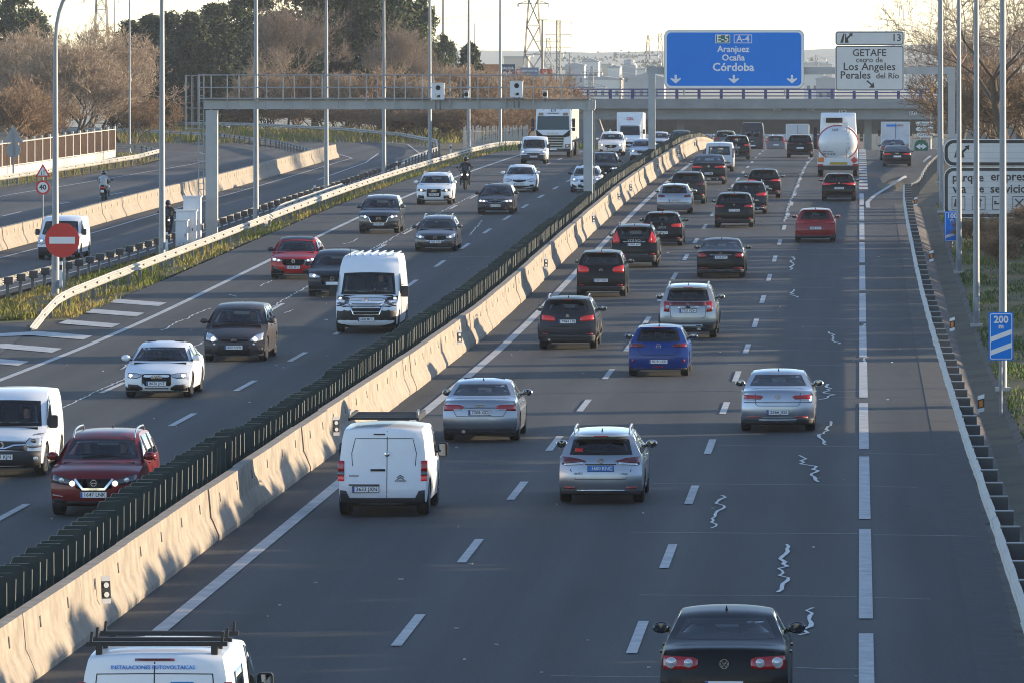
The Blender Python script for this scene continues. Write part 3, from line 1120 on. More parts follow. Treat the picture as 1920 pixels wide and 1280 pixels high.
def trunk_mesh(h, r, limbs, seed, reach):
    rn = random.Random(seed)
    b = MB()
    pts = [(0, 0, -.3), (rn.uniform(-.1, .1), rn.uniform(-.1, .1), h * .35), (rn.uniform(-.2, .2), rn.uniform(-.2, .2), h * .7), (0, 0, h * .96)]
    b.tube(pts, r, 'bark', 7, rads=[r, r * .75, r * .45, r * .1])
    for i in range(limbs):
        z = h * rn.uniform(.2, .85)
        a = rn.uniform(0, 2 * PI)
        L = reach * h * rn.uniform(.5, 1)
        b.tube([(0, 0, z), (L * .5 * math.cos(a), L * .5 * math.sin(a), z + L * .12), (L * math.cos(a), L * math.sin(a), z + L * .3)], .05, 'bark', 5, rads=[r * .35, r * .2, r * .06])
    return b.mesh('trunk', True)


cyp = lambda t: .17 * (1 - t) ** .55 * (0.55 + min(t * 3, .45)) + .01
pin = lambda t: .30 * math.sqrt(max(0.02, 1 - (t * 1.15 - .35) ** 2 * 1.7))
con = lambda t: .24 * (1 - t) ** .8 + .01
KIND = {}
KIND['cypress'] = [(trunk_mesh(12, .2, 10, s, .14), leaf_mesh('crown', s, 12, cyp, 15000, 'cypress_leaf', .30, .02, 150)) for s in (1, 2, 3)]
KIND['pine'] = [(trunk_mesh(16, .3, 16, s, .24), leaf_mesh('crown', s, 16, pin, 17000, 'pine_leaf', .42, .16, 120, .6)) for s in (4, 5, 6)]
KIND['evergreen'] = [(trunk_mesh(9, .2, 10, s, .2), leaf_mesh('crown', s, 9, con, 9000, 'cypress_leaf', .34, .04, 90)) for s in (7, 8)]
bsh = lambda t: .36 * math.sqrt(max(.03, 1 - t ** 4))
KIND['bushy'] = [(trunk_mesh(6, .16, 10, s, .2), leaf_mesh('crown', s, 9, bsh, 9000, 'cypress_leaf', .34, .0, 110)) for s in (51, 52)]
KIND['bare'] = [tuple(twig_mesh('bare', s, 9.5, .62, 7, (5, 5, 4, 4, 3, 3, 2), .35, .0, .15, 'twig', 3, .2, .70)) for s in (11, 12, 13)]
KIND['tall_bare'] = [tuple(twig_mesh('bare', s, 14, .52, 7, (6, 5, 4, 4, 3, 3, 2), .4, .10, .2, 'twig_grey', 1, .4, .72)) for s in (21, 22)]
KIND['sparse'] = [tuple(twig_mesh('bare', s, 14, .60, 6, (6, 5, 4, 3, 2, 2), .25, .05, .34, 'twig_grey', 1, .3, .74)) for s in (41, 44)]
KIND['brush'] = [tuple(twig_mesh('brush', s, 5.5, .6, 6, (5, 5, 4, 4, 3, 2), .3, .0, .06, 'twig_rust', 6, .1, .72)) for s in (31, 32)]


def tree(kind, name, label, cat, x, y, h, group, i=0, rz=None, sx=1.0, z=None):
    base = {'cypress': 12, 'pine': 16, 'evergreen': 9, 'bushy': 9, 'bare': 9.5, 'tall_bare': 14, 'sparse': 14, 'brush': 5.5}[kind]
    t = thing(name, label, cat, (x, y, gz(x, y) if z is None else z), random.uniform(0, 6.28) if rz is None else rz, group)
    k = h / base
    t.scale = (k * sx, k * sx, k)
    tr, cr = KIND[kind][i % len(KIND[kind])]
    if tr:
        link('trunk', tr, t)
    if cr:
        link('crown', cr, t)
    return t


G1 = 'bare brown trees behind the panel fence'
for i, (u, Y, h, lab) in enumerate(((18, 585, 9.8, 'bare brown tree at the near end of the panel fence'), (75, 600, 10.2, 'bare brown tree rising behind the triangle sign back'),
                                    (130, 575, 10.3, 'bare brown tree behind the middle of the panel fence'), (185, 590, 10.4, 'bare brown tree behind the far half of the panel fence'),
                                    (232, 600, 9.6, 'bare brown tree spilling over the far end of the panel fence'), (262, 640, 7.5, 'smaller bare tree where the ramp guardrail bends'),
                                    (40, 640, 9.0, 'bare brown tree in front of the tall pines'), (160, 660, 9.2, 'bare brown tree behind the lattice pylon foot'))):
    tree('bare', 'bare_tree', lab, 'tree', (u - 1612) * Y / 12500, Y, h, G1, i, sx=1.25)
for i, (u, Y, h, lab) in enumerate(((15, 545, 6.2, 'rusty brush nearest the frame edge above the panel fence'), (58, 552, 5.2, 'rusty brush leaning over the panel fence by the sign back'), (95, 560, 4.6, 'low rusty brush over the panel fence beside the tall lamp post'),
                                    (255, 600, 4.4, 'rusty brush beyond the far end of the panel fence'))):
    tree('brush', 'brush', lab, 'shrub', (u - 1612) * Y / 12500, Y, h, 'rusty brush over the panel fence', i, sx=1.2)
for i, (u, Y, h, lab) in enumerate(((20, 800, 17, 'tall dark pine at the corner above the bare trees'), (62, 860, 15, 'dark pine leaning beside the tall corner pine'), (122, 900, 11, 'small dark pine alone left of the lattice pylon'))):
    tree('pine', 'pine_tree', lab, 'tree', (u - 1612) * Y / 12500, Y, h, 'dark pines on the skyline', i, sx=.85 if i < 2 else .55)
for i, (u, Y, h, lab) in enumerate(((245, 730, 11.5, 'dark cypress behind the thin lamp post'), (283, 745, 12.3, 'dark cypress second from the lattice pylon'), (318, 740, 12.6, 'dark cypress behind the second lamp post'),
                                    (358, 730, 12.4, 'dark cypress above the railing end of the camera gantry'), (404, 745, 13.6, 'tallest dark cypress, left of the grey bare tree'), (440, 760, 11.5, 'dark cypress beside the grey bare tree'),
                                    (300, 700, 8.6, 'shorter cypress in front of the cypress row'), (380, 700, 8.8, 'shorter cypress behind the gantry post'))):
    tree('cypress', 'cypress_tree', lab, 'tree', (u - 1612) * Y / 12500, Y, h, 'row of dark cypresses behind the ramps', i, sx=1.35)
for i, (u, Y, h, lab) in enumerate(((470, 760, 15.5, 'dark pine behind the third lamp post'), (590, 715, 18.5, 'broad dark pine above the bare grey tree'), (655, 705, 20.5, 'largest dark pine, at the top of the frame beside the forked lamp'),
                                    (715, 715, 17.5, 'dark pine behind the fifth lamp post'), (790, 790, 15.0, 'dark pine right of the forked lamps'), (832, 840, 11.5, 'ragged thin pine at the end of the pine group'))):
    tree('pine', 'pine_tree', lab, 'tree', (u - 1612) * Y / 12500, Y, h, 'dark pines behind the camera gantry', i, sx=1.12 if i < 4 else .7)
tree('evergreen', 'evergreen_tree', 'rounded olive evergreen between two lamp posts beside the orange wall', 'tree', (882 - 1612) * .06, 750, 9.2, None, 0, sx=1.25)
for i, (u, Y, h, lab) in enumerate(((470, 690, 8.0, 'bare tree between the cypresses and the drooping grey tree'), (540, 680, 11.6, 'tall drooping grey-brown bare tree behind the gantry railing'), (640, 676, 6.6, 'bare tree behind the gantry railing below the big pine'),
                                    (745, 670, 9.6, 'tall bare tree with pale twigs between the two forked lamps'), (800, 680, 8.0, 'bare tree behind the white camera box'), (850, 690, 7.6, 'bare tree at the fading end of the thicket'))):
    tree('tall_bare' if i in (1, 3, 4) else 'bare', 'bare_tree', lab, 'tree', (u - 1612) * Y / 12500, Y, h, 'bare trees behind the camera gantry', i, sx=.85 if i in (1, 3, 4) else 1.15)
TH = 'brown thicket above the ramp bend'
for i, (u, Y, h) in enumerate(((440, 730, 5.5), (500, 715, 6.0), (555, 705, 5.6), (610, 690, 6.4), (660, 675, 6.0), (705, 660, 6.6), (752, 640, 6.2), (795, 625, 6.4), (838, 620, 6.6), (880, 625, 6.8), (918, 630, 6.6), (955, 640, 6.4), (985, 650, 6.2), (1020, 690, 6.5))):
    tree('brush' if i % 2 else 'bare', 'brush', 'brown leafless brush ' + ('below the cypress row', 'below the drooping grey tree', 'behind the beam near the third lamp post', 'below the largest pine', 'between the fourth and fifth lamp posts', 'behind the fifth lamp post',
             'below the first white camera box', 'behind the sixth lamp post', 'below the small round camera', 'below the olive evergreen', 'below the second white camera box', 'below the numbered exit board', 'just before the white lorry cab', 'at the end of the overbridge deck')[i],
             'shrub', (u - 1612) * Y / 12500, Y, h * (1.0 if i % 2 else .95), TH, i, sx=1.35)
for i, (u, Y, h) in enumerate(((350, 722, 3.4), (405, 718, 3.6), (455, 712, 3.2), (505, 705, 3.6), (552, 694, 3.4), (600, 680, 3.6), (645, 664, 3.2), (690, 650, 3.4), (728, 636, 3.4), (770, 622, 3.2), (812, 612, 3.4), (855, 612, 3.6), (900, 618, 3.4), (940, 626, 3.4), (975, 636, 3.6))):
    tree('brush', 'brush', 'low dense brush at the foot of the thicket, ' + ('farthest towards the cypresses', 'behind the gantry leg', 'right of the gantry leg', 'left of the third lamp post', 'right of the third lamp post', 'left of the fourth lamp post', 'right of the fourth lamp post', 'left of the fifth lamp post', 'right of the fifth lamp post',
         'left of the sixth lamp post', 'right of the sixth lamp post', 'beside the pale fence', 'left of the last lamp post', 'right of the last lamp post', 'beside the lorry mirror')[i], 'shrub', (u - 1612) * Y / 12500, Y, h, 'low brush at the foot of the thicket', i, sx=2.2)
# bare trees on the right bank
for i, (u, Y, h, lab) in enumerate(((1892, 430, 15.5, 'large dark-trunked bare tree above the grey service sign'), (1862, 470, 12.0, 'bare tree behind the outer lamp posts'), (1800, 520, 11.0, 'slender bare tree reaching over the end of the overbridge'), (1915, 500, 13.0, 'bare tree at the edge of the frame behind the large bare tree'))):
    tree('sparse', 'bare_tree', lab, 'tree', (u - 1612) * Y / 12500, Y, h, 'bare trees on the right bank', i, sx=1.15)
for i, (u, Y, h, lab) in enumerate(((1850, 455, 6.5, 'brown brush behind the grey service sign'), (1905, 440, 7.0, 'taller brown brush beside the large bare trunk'), (1880, 262, 1.7, 'dark brush on the bank behind the outermost lamp post'), (1850, 318, 1.5, 'dark brush under the grey service sign'), (1815, 335, 1.3, 'low dark brush between two lamp posts'))):
    tree('brush', 'brush', lab, 'shrub', (u - 1612) * Y / 12500, Y, h, 'brush on the right bank', i, sx=1.3)
for i, (x, Y, h) in enumerate(((5.6, 284, 1.5), (6.6, 278, 1.7), (7.4, 290, 1.9), (5.0, 288, 1.2))):
    tree('brush', 'brush', 'dark low brush under the grey service sign, ' + ('by the second lamp post', 'between the outer lamp posts', 'behind the outermost lamp post', 'at its near corner')[i], 'shrub', x, Y, h, 'dark brush under the service sign', i, sx=1.9)
# the roadside trees whose long shadows lie over the carriageways (they stand just outside the picture)
k, y = 0, 70.0
while y < 372:
    near = y < 164 or 207 < y < 288
    if not (168 < y < 176 or 181 < y < 203 or 296 < y < 312 or 336 < y < 350):
        kk = 'bushy' if near else ('evergreen', 'evergreen', 'cypress')[k % 3]
        h = (3.55 + .22 * math.sin(k * 1.7)) if near else (3.7 + .8 * math.sin(k * 1.7))
        h = 2.9 + .3 * math.sin(k * 1.7) if near and y > 200 else h
        tree(kk, 'roadside_tree', 'dense evergreen in the roadside row beyond the near shoulder', 'tree', 13.0 + 1.6 * math.sin(k * 2.1), float(y), h * (1.15 if kk == 'cypress' else 1), 'evergreen row beside the near shoulder', k, sx=1.7 if near else 1.15)
        if near and y < 164:
            tree('bushy', 'roadside_tree', 'dense evergreen in the roadside row beyond the near shoulder', 'tree', 16.5 + math.sin(k * 1.3), float(y) + 1.6, h * 1.13, 'evergreen row beside the near shoulder', k + 1, sx=1.9)
        k += 1
    y += 3.4 if near else 5.4

# ------------------------------------------------------------------ lamp posts


def fit_text(s, w, m, parent, x, y, z, bold=0.0, hs=1.0, align='CENTER', name='lettering'):
    """lettering w metres wide facing the camera"""
    me0 = text_mesh(s, 1.0, m, align, bold)
    xs = [v.co.x for v in me0.vertices]
    k = w / max(max(xs) - min(xs), 1e-6)
    o = link(name, me0, parent, (x, y, z), (PI / 2, 0, 0))
    o.scale = (k, k * hs, 1)
    return o


def lamp_post(label, x, y, h, r, group, fork=True, arm=1.6, base_z=None, rz=0.0, single=False):
    z = gz(x, y) if base_z is None else base_z
    t = thing('street_lamp', label, 'lamp post', (x, y, z), rz, group)
    b = MB()
    b.tube([(0, 0, -.2), (0, 0, 1.4), (0, 0, 1.45), (0, 0, h)], r, 'galvanised_pole', 12, rads=[r, r, r * .95, r * .55])
    b.box((0, 0, .05), (r * 3.6, r * 3.6, .1), 'concrete_pale')
    b.obj('pole', t, smooth=True)
    b = MB()
    b.box((0, -r, .75), (r * .8, .02, .45), 'lamp_grey')
    b.obj('hatch', t)
    for s in ((1,) if single else (1, -1)):
        a = MB()
        pts = [(0, 0, h - .05)] + [(s * arm * (q / 6) ** 1.6, 0, h + 1.9 * (1 - (1 - q / 6) ** 2)) for q in range(1, 7)]
        a.tube(pts, r * .5, 'galvanised_pole', 8)
        ao = a.obj('arm', t, smooth=True)
        e = pts[-1]
        b = MB()
        b.box((e[0] + s * .35, 0, e[2] + .03), (.75, .28, .14), 'lamp_grey', ry=-s * .15)
        b.obj('lamp_head', ao)
    return t


LL = ('beside the no-entry sign', 'beside the guardrail before the red crossover', 'right of the camera gantry post', 'with a small fork, left of the other forked one', 'with a fork at the top, before the dark pines end',
      'in front of the first camera box', 'in front of the small round camera', 'farthest of the row, left of the second camera box')
for i, (u, Y) in enumerate(((104, 250), (304, 288), (480, 331), (612, 375), (720, 421), (806, 466), (879, 511), (938, 556))):
    x = (u - 1612) * Y / 12500
    lamp_post('lamp post ' + LL[i], x, Y, 9.6 if i == 0 else (11.4 if i in (3, 4) else 15.0), .145, 'grey lamp posts along the grassy strip', single=(i == 0), arm=.75 if i in (3, 4) else (.8 if i == 0 else 1.8))
for u, Y, h, lab in ((243, 545, 16, 'thin lamp post standing on the grass beyond the panel fence'), (215, 800, 17, 'thin faraway lamp post right of the lattice pylon')):
    lamp_post(lab, (u - 1612) * Y / 12500, Y, h, .09, 'thin lamp posts behind the ramps')
LR = ('nearest the camera, behind the 200 m board', 'second from the camera, on the grass bank', 'crossing the left part of the grey service sign', 'just left of the grey service sign', 'behind the gantry leg by the service sign')
for i, (x, Y) in enumerate(((3.95, 184), (3.92, 224), (3.93, 264), (4.05, 331), (4.6, 385))):
    lamp_post('tall grey lamp post ' + LR[i], x, Y, 15.0, .115, 'tall lamp posts on the near bank')

# ------------------------------------------------------------------ camera gantry
gy = 319.0
gzb = gz(-31, gy)
t = thing('camera_gantry', 'grey steel camera gantry with a railed walkway over the oncoming lanes', 'gantry', (-31.0, gy, gzb))
zb = 6.47 - gzb


def gbar(name, c, d, m='gantry_grey', par=None):
    b = MB()
    b.box(c, d, m)
    return b.obj(name, par or t)


gbar('post', (0, 0, zb / 2 - .1), (.56, .5, zb + .2))
gbar('post', (18.0, 0, zb / 2 - .1), (.42, .5, zb + .2))
gbar('cap_plate', (18.0, 0, zb + .03), (.62, .62, .06))
gbar('beam', (9.0, 0, zb + .26), (18.7, .55, .42))
for q in np.arange(-.0, 18.5, 1.28):
    gbar('stiffener', (q, -.29, zb + .26), (.05, .04, .46))
for yy, nm in ((-.5, 'handrail'), (.6, 'handrail')):
    for z in (7.03, 7.55, 8.15):
        b = MB()
        b.bar((-.6, yy, z - gzb), (18.3 if z > 7.1 else 15, yy, z - gzb), .028, 'galvanised', 6)
        b.obj(nm, t)
    for q in np.arange(-.55 + (0.45 if yy > 0 else 0), 18.4, 1.33):
        b = MB()
        b.bar((q, yy, zb), (q, yy, 8.17 - gzb), .035, 'galvanised', 4)
        b.obj('baluster', t)
gbar('walkway', (8.9, .05, zb + .52), (18.4, 1.0, .05), 'post_steel')
b = MB()
for x in (-.62, -.38):
    b.bar((x, -.1, zb - 4.2), (x, -.1, 8.2 - gzb), .035, 'galvanised')
for z in np.arange(zb - 4.1, zb + 1.6, .3):
    b.bar((-.62, -.1, z), (-.38, -.1, z), .02, 'galvanised')
b.obj('ladder', t)
b = MB()
for x in (-1.25, -.95, -.65):
    b.bar((x, -.2, zb - .9), (x, -.2, 8.15 - gzb), .022, 'galvanised')
    b.bar((x, .4, zb - .9), (x, .4, 8.15 - gzb), .022, 'galvanised')
for z in (zb - .9, zb + .1, 8.12 - gzb):
    for yy in (-.2, .4):
        b.bar((-1.25, yy, z), (-.4, yy, z), .022, 'galvanised')
    b.bar((-1.25, -.2, z), (-1.25, .4, z), .022, 'galvanised')
b.obj('ladder_cage', t)
b = MB()
for x in (.25, .32):
    b.bar((18.0 + x, -.2, -.9), (18.0 + x, -.2, zb), .02, 'galvanised')
b.obj('cable_pipe', t)
for u, vc, lab in ((823, 172, 'white traffic camera box on the gantry beam above the white urban SUV'), (970, 168, 'white traffic camera box on the gantry beam left of the lorry')):
    x, z = (u - 1612) / 39.18, 9.2 - (vc - 100) / 39.18
    c = thing('camera_box', lab, 'camera', (x, gy - .75, z - .38), group='white camera boxes on the gantry')
    b = MB()
    b.box((0, 0, .38), (.60, .42, .76), 'cabinet_white')
    b.box((0, 0, .77), (.66, .48, .03), 'cabinet_white')
    b.obj('housing', c)
    b = MB()
    b.lathe([(-.235, .02), (-.235, .10), (-.21, .12)], 'gloss_black', 16, 'y', (.02, 0, .56))
    b.obj('lens', c)
    b = MB()
    b.box((.02, -.214, .17), (.26, .02, .2), 'sign_grey')
    b.prism([(-.05, .1), (.12, .1), (.12, .22), (.0, .2)], -.232, -.226, 'gloss_black')
    b.obj('window', c)
    b = MB()
    b.box((-.1, 0, -.25), (.08, .1, .5), 'post_steel')
    b.box((.12, 0, -.25), (.08, .1, .5), 'post_steel')
    b.obj('bracket', c)
for u, lab in ((876, 'small round flash unit on the gantry between the two camera boxes'), (1023, 'small hooded flash unit on the gantry right of the camera boxes')):
    x = (u - 1612) / 39.18
    c = thing('flash_unit', lab, 'camera', (x, gy - .6, 6.9), group='flash units on the gantry')
    b = MB()
    b.box((0, .1, .32), (.22, .35, .3), 'cabinet_white')
    b.box((0, -.1, .49), (.26, .5, .03), 'cabinet_white')
    b.obj('housing', c)
    b = MB()
    b.lathe([(-.1, .02), (-.1, .09), (-.07, .11)], 'gloss_black', 12, 'y', (0, 0, .32))
    b.obj('lens', c)
    b = MB()
    b.box((0, .1, .08), (.06, .06, .2), 'post_steel')
    b.obj('bracket', c)
# cabinets at the gantry foot
for (x, yv, w, h, lab) in ((-31.75, 317.2, .82, 2.35, 'tall white roadside cabinet against the camera gantry post'), (-31.95, 316.4, .95, 1.75, 'middle-height white roadside cabinet by the gantry post'), (-32.1, 315.7, .55, 1.35, 'lowest white roadside cabinet in front of the gantry foot')):
    c = thing('roadside_cabinet', lab, 'cabinet', (x, yv, gz(x, yv) - .05), group='white cabinets at the gantry foot')
    b = MB()
    b.box((0, 0, h / 2), (w, .5, h), 'cabinet_white')
    b.obj('case', c)
    b = MB()
    b.box((0, 0, h + .03), (w + .1, .6, .07), 'cabinet_white')
    b.obj('lid', c)
    b = MB()
    b.box((0, -.256, h / 2), (w * .86, .012, h * .86), 'cabinet_white')
    b.box((w * .32, -.272, h * .5), (.03, .03, .14), 'seam')
    b.obj('door', c)

# ------------------------------------------------------------------ direction-sign gantry
sy = 417.0
SG = thing('sign_gantry', 'tall grey steel sign gantry carrying the blue and white direction boards', 'gantry', (-13.0, sy, gz(-13, sy)))
z0 = gz(-13, sy)
t = SG
for x in (0, 18.75):
    gbar('post', (x, 0, (8.3 - z0) / 2 - .2), (.43, .45, 8.3 - z0 + .4))
gbar('beam', (9.3, .0, 8.1 - z0), (19.2, .4, .44))
gbar('cap_plate', (-.05, 0, 8.36 - z0), (.7, .6, .06))
for x in (-.25, .25):
    gbar('base_bolt', (x, -.3, .95), (.12, .12, .12), 'galvanised')


def rrect(x0, x1, z0, z1, r, n=6):
    out = []
    for cx, cz, a0 in ((x1 - r, z1 - r, 0), (x0 + r, z1 - r, 90), (x0 + r, z0 + r, 180), (x1 - r, z0 + r, 270)):
        for i in range(n + 1):
            a = math.radians(a0 + 90 * i / n)
            out.append((cx + r * math.cos(a), cz + r * math.sin(a)))
    return out


def panel(t, x0, x1, z0, z1, fill, edge, r=.25, bw=.11, y=0.0, rim=None):
    """board with a painted border: backing, border, face"""
    b = MB()
    b.prism(rrect(x0 - .03, x1 + .03, z0 - .03, z1 + .03, r), y, y + .08, rim or fill)
    b.obj('backing', t)
    b = MB()
    b.prism(rrect(x0, x1, z0, z1, r), y - .006, y - .001, edge)
    b.obj('border', t)
    b = MB()
    b.prism(rrect(x0 + bw, x1 - bw, z0 + bw, z1 - bw, max(r - bw, .03)), y - .012, y - .007, fill)
    b.obj('face', t)


sc = 12500 / (sy - .45)


def P_(u, v, s=None):
    s = s or sc
    return (u - 1612) / s, CAM_H - (v - 100) / s


t = thing('direction_sign', 'large blue motorway direction board with Aranjuez, Ocaña and Córdoba', 'road sign', (0, sy - .45, 0))
x0, z1 = P_(1246, 57)
x1, zz0 = P_(1507, 166)
panel(t, x0, x1, zz0, z1, 'sign_blue', 'sign_white', .42, .15, rim='sign_back')
for u, s, c in ((1355, 'E-5', 'sign_green'), (1393, 'A-4', 'sign_blue')):
    x, z = P_(u, 73.5)
    b = MB()
    b.prism(rrect(x - .47 - .1 * (c == 'sign_blue'), x + .47 + .1 * (c == 'sign_blue'), z - .27, z + .27, .05), -.018, -.013, 'sign_white')
    b.obj('route_badge', t)
    b = MB()
    b.prism(rrect(x - .43 - .1 * (c == 'sign_blue'), x + .43 + .1 * (c == 'sign_blue'), z - .23, z + .23, .04), -.024, -.019, c)
    b.obj('route_badge', t)
    fit_text(s, .72 + .1 * (c == 'sign_blue'), 'sign_white', t, x, -.028, z, .02)
for s, u, v, w in (('Aranjuez', 1375, 93, 61), ('Ocaña', 1375, 109, 43), ('Córdoba', 1375, 127, 78)):
    x, z = P_(u, v)
    fit_text(s, w / sc, 'sign_white', t, x, -.016, z, .022)
for u in (1267, 1376, 1485):
    x, z = P_(u, 149)
    b = MB()
    b.prism([(x - .07, z + .27), (x + .07, z + .27), (x + .07, z - .0), (x + .32, z + .08), (x + .32, z + .0), (x, z - .27), (x - .32, z + .0), (x - .32, z + .08), (x - .07, z)], -.02, -.013, 'sign_white')
    b.obj('arrow', t)
b = MB()
for x in (x0 + 1.2, x1 - 1.2):
    b.box((x, .17, 8.2), (.1, .16, 3.2), 'sign_back')
b.obj('bracket', t)

t = thing('direction_sign', 'white exit board number 13 for Getafe and Los Ángeles hung on the gantry', 'road sign', (0, sy - .45, 0))
x0, z1 = P_(1567, 60)
x1, zz0 = P_(1694, 84.5)
panel(t, x0, x1, zz0, z1, 'sign_grey', 'sign_black', .16, .055, rim='sign_white')
x0, z1 = P_(1567, 87)
x1, zz0 = P_(1694, 170)
panel(t, x0, x1, zz0, z1, 'sign_grey', 'sign_black', .16, .055, rim='sign_white')


def exit_icon(t, cx, cz, k, y, m='sign_black'):
    b = MB()
    b.prism([(cx - .42 * k, cz - .32 * k), (cx - .22 * k, cz - .32 * k), (cx - .12 * k, cz + .3 * k), (cx - .22 * k, cz + .3 * k)], y - .006, y, m)
    b.prism([(cx - .08 * k, cz + .3 * k), (cx - .02 * k, cz + .3 * k), (cx + .0 * k, cz + .02 * k), (cx + .22 * k, cz + .22 * k), (cx + .16 * k, cz + .30 * k), (cx + .42 * k, cz + .36 * k), (cx + .40 * k, cz + .08 * k), (cx + .31 * k, cz + .15 * k), (cx + .1 * k, cz - .06 * k), (cx + .16 * k, cz - .32 * k), (cx - .1 * k, cz - .32 * k)], y - .006, y, m)
    b.obj('exit_symbol', t)


x, z = P_(1587, 72)
exit_icon(t, x, z, .92, -.014)
for s, u, v, w in (('13', 1681, 72, 14), ('GETAFE', 1630, 100, 63), ('cerro de', 1630, 113, 50), ('Los Ángeles', 1630, 126, 97), ('Perales', 1604, 142, 56), ('del Río', 1664, 143, 43)):
    x, z = P_(u, v)
    fit_text(s, w / sc, 'sign_black', t, x, -.016, z, .012 if s != 'cerro de' else .008)
x, z = P_(1632, 158)
b = MB()
b.prism([(x - .2, z + .25), (x - .26, z + .17), (x + .05, z - .09), (x - .12, z - .22), (x + .25, z - .24), (x + .2, z + .12), (x + .1, z - .01)], -.02, -.013, 'sign_black')
b.obj('arrow', t)

# ------------------------------------------------------------------ grey service sign on the bank
t = thing('service_sign', 'big grey service road sign with four pictograms behind the lamp posts', 'road sign', (0, 300, 0))
s3 = 12500 / 300
Q = lambda u, v: P_(u, v, s3)
x0, z1 = Q(1771, 263)
_, zm = Q(0, 312)
_, zz0 = Q(0, 408)
x1 = x0 + 6.2
panel(t, x0, x1, zm + .02, z1, 'sign_grey', 'sign_black', .42, .15, rim='sign_white')
panel(t, x0, x1, zz0, zm - .08, 'sign_grey', 'sign_black', .42, .15, rim='sign_white')
for q in range(8):
    z = zz0 + .3 + q * .26
    b = MB()
    b.box(((x0 + x1) / 2, -.0145, z), (x1 - x0 - .4, .004, .012), 'sign_back')
    b.obj('panel_joint', t)
for z in (zm + .35, zm + .62, zm + .9):
    b = MB()
    b.box(((x0 + x1) / 2, -.0145, z), (x1 - x0 - .4, .004, .012), 'sign_back')
    b.obj('panel_joint', t)
x, z = Q(1803, 285)
exit_icon(t, x, z, .82, -.018)
for s, u0, u1, v in (('parque', 1786, 1844, 334), ('empresarial', 1858, 1962, 332), ('vía', 1786, 1812, 355), ('de', 1825, 1845, 355), ('servicio', 1857, 1925, 355)):
    x, z = Q((u0 + u1) / 2, v)
    fit_text(s, (u1 - u0) / s3, 'sign_black', t, x, -.02, z, .02)
for i, u in enumerate((1797, 1835, 1873, 1911, 1949)):
    x, z = Q(u, 381)
    f = []
    b = MB()
    for a, c, d in (((x, -.018, z + .29), (.6, .008, .025), 0), ((x, -.018, z - .29), (.6, .008, .025), 0), ((x - .29, -.018, z), (.025, .008, .6), 0), ((x + .29, -.018, z), (.025, .008, .6), 0)):
        b.box(a, c, 'sign_black')
    if i == 0:
        b.box((x - .05, -.018, z), (.2, .01, .36), 'sign_black')
        b.bar((x - .2, -.02, z - .2), (x - .12, -.02, z + .15), .025, 'sign_black')
    elif i == 1:
        b.box((x + .06, -.018, z), (.05, .01, .4), 'sign_black')
        b.box((x + .1, -.018, z + .12), (.1, .01, .05), 'sign_black')
    elif i == 2:
        b.box((x, -.018, z - .03), (.42, .01, .07), 'sign_black')
        b.box((x - .16, -.018, z + .05), (.1, .01, .07), 'sign_black')
    else:
        b.bar((x - .18, -.02, z - .18), (x + .18, -.02, z + .18), .035, 'sign_black')
        b.bar((x + .18, -.02, z - .18), (x - .18, -.02, z + .18), .035, 'sign_black')
    b.obj('pictogram', t)
for x in (x0 + .5, x0 + 3.1, x1 - .5):
    b = MB()
    b.box((x, .16, (z1 + gz(x, 300)) / 2 - .2), (.16, .16, z1 - gz(x, 300)), 'galvanised_pole')
    b.obj('post', t)


# ------------------------------------------------------------------ small signs
def countdown(u, v0, v1, Y, w, stripes, lab):
    s = 12500 / Y
    x = (u - 1612) / s
    za, zb_ = CAM_H - (v0 - 100) / s, CAM_H - (v1 - 100) / s
    t = thing('countdown_sign', lab, 'road sign', (x, Y, gz(x, Y)), group='blue countdown boards on the near bank')
    o = gz(x, Y)
    panel(t, -w / 2, w / 2, zb_ - o, za - o, 'sign_blue', 'sign_white', .05, .02)
    H = za - zb_
    for k in range(stripes):
        zc = zb_ - o + H * (.17 + .29 * k)
        b = MB()
        b.prism([(-w / 2 + .02, zc - .10), (w / 2 - .02, zc + .10), (w / 2 - .02, zc + .23), (-w / 2 + .02, zc + .03)], -.02, -.014, 'sign_white')
        b.obj('stripe', t)
    fit_text('200' if stripes == 2 else '100', w * .66, 'sign_white', t, 0, -.02, za - o - H * .14, .03)
    fit_text('m', w * .22, 'sign_white', t, 0, -.02, za - o - H * .28, .03)
    b = MB()
    b.bar((0, .12, -.2), (0, .12, za - o - .05), .045, 'galvanised_pole', 8)
    b.obj('post', t)


countdown(1877, 588, 673, 173, .575, 2, 'blue 200 m countdown board with two white stripes on the near bank')
countdown(1785, 398, 452, 290, .60, 1, 'blue countdown board tucked under the grey service sign')

t = thing('no_entry_sign', 'round red no-entry sign with a white bar behind the first lamp post', 'road sign', (-29.55, 247, gz(-29.55, 247)))
zc = CAM_H - (451 - 100) / (12500 / 247) - gz(-29.55, 247)
b = MB()
b.lathe([(0, .0001), (0, .64), (.03, .64), (.03, .0001)], 'sign_red', 40, 'y', (0, 0, zc))
b.obj('disc', t)
b = MB()
b.box((0, -.006, zc), (.95, .01, .25), 'sign_white')
b.obj('bar', t)
b = MB()
b.box((.05, .1, zc / 2 - .1), (.09, .09, zc + .2), 'galvanised_pole')
b.obj('post', t)

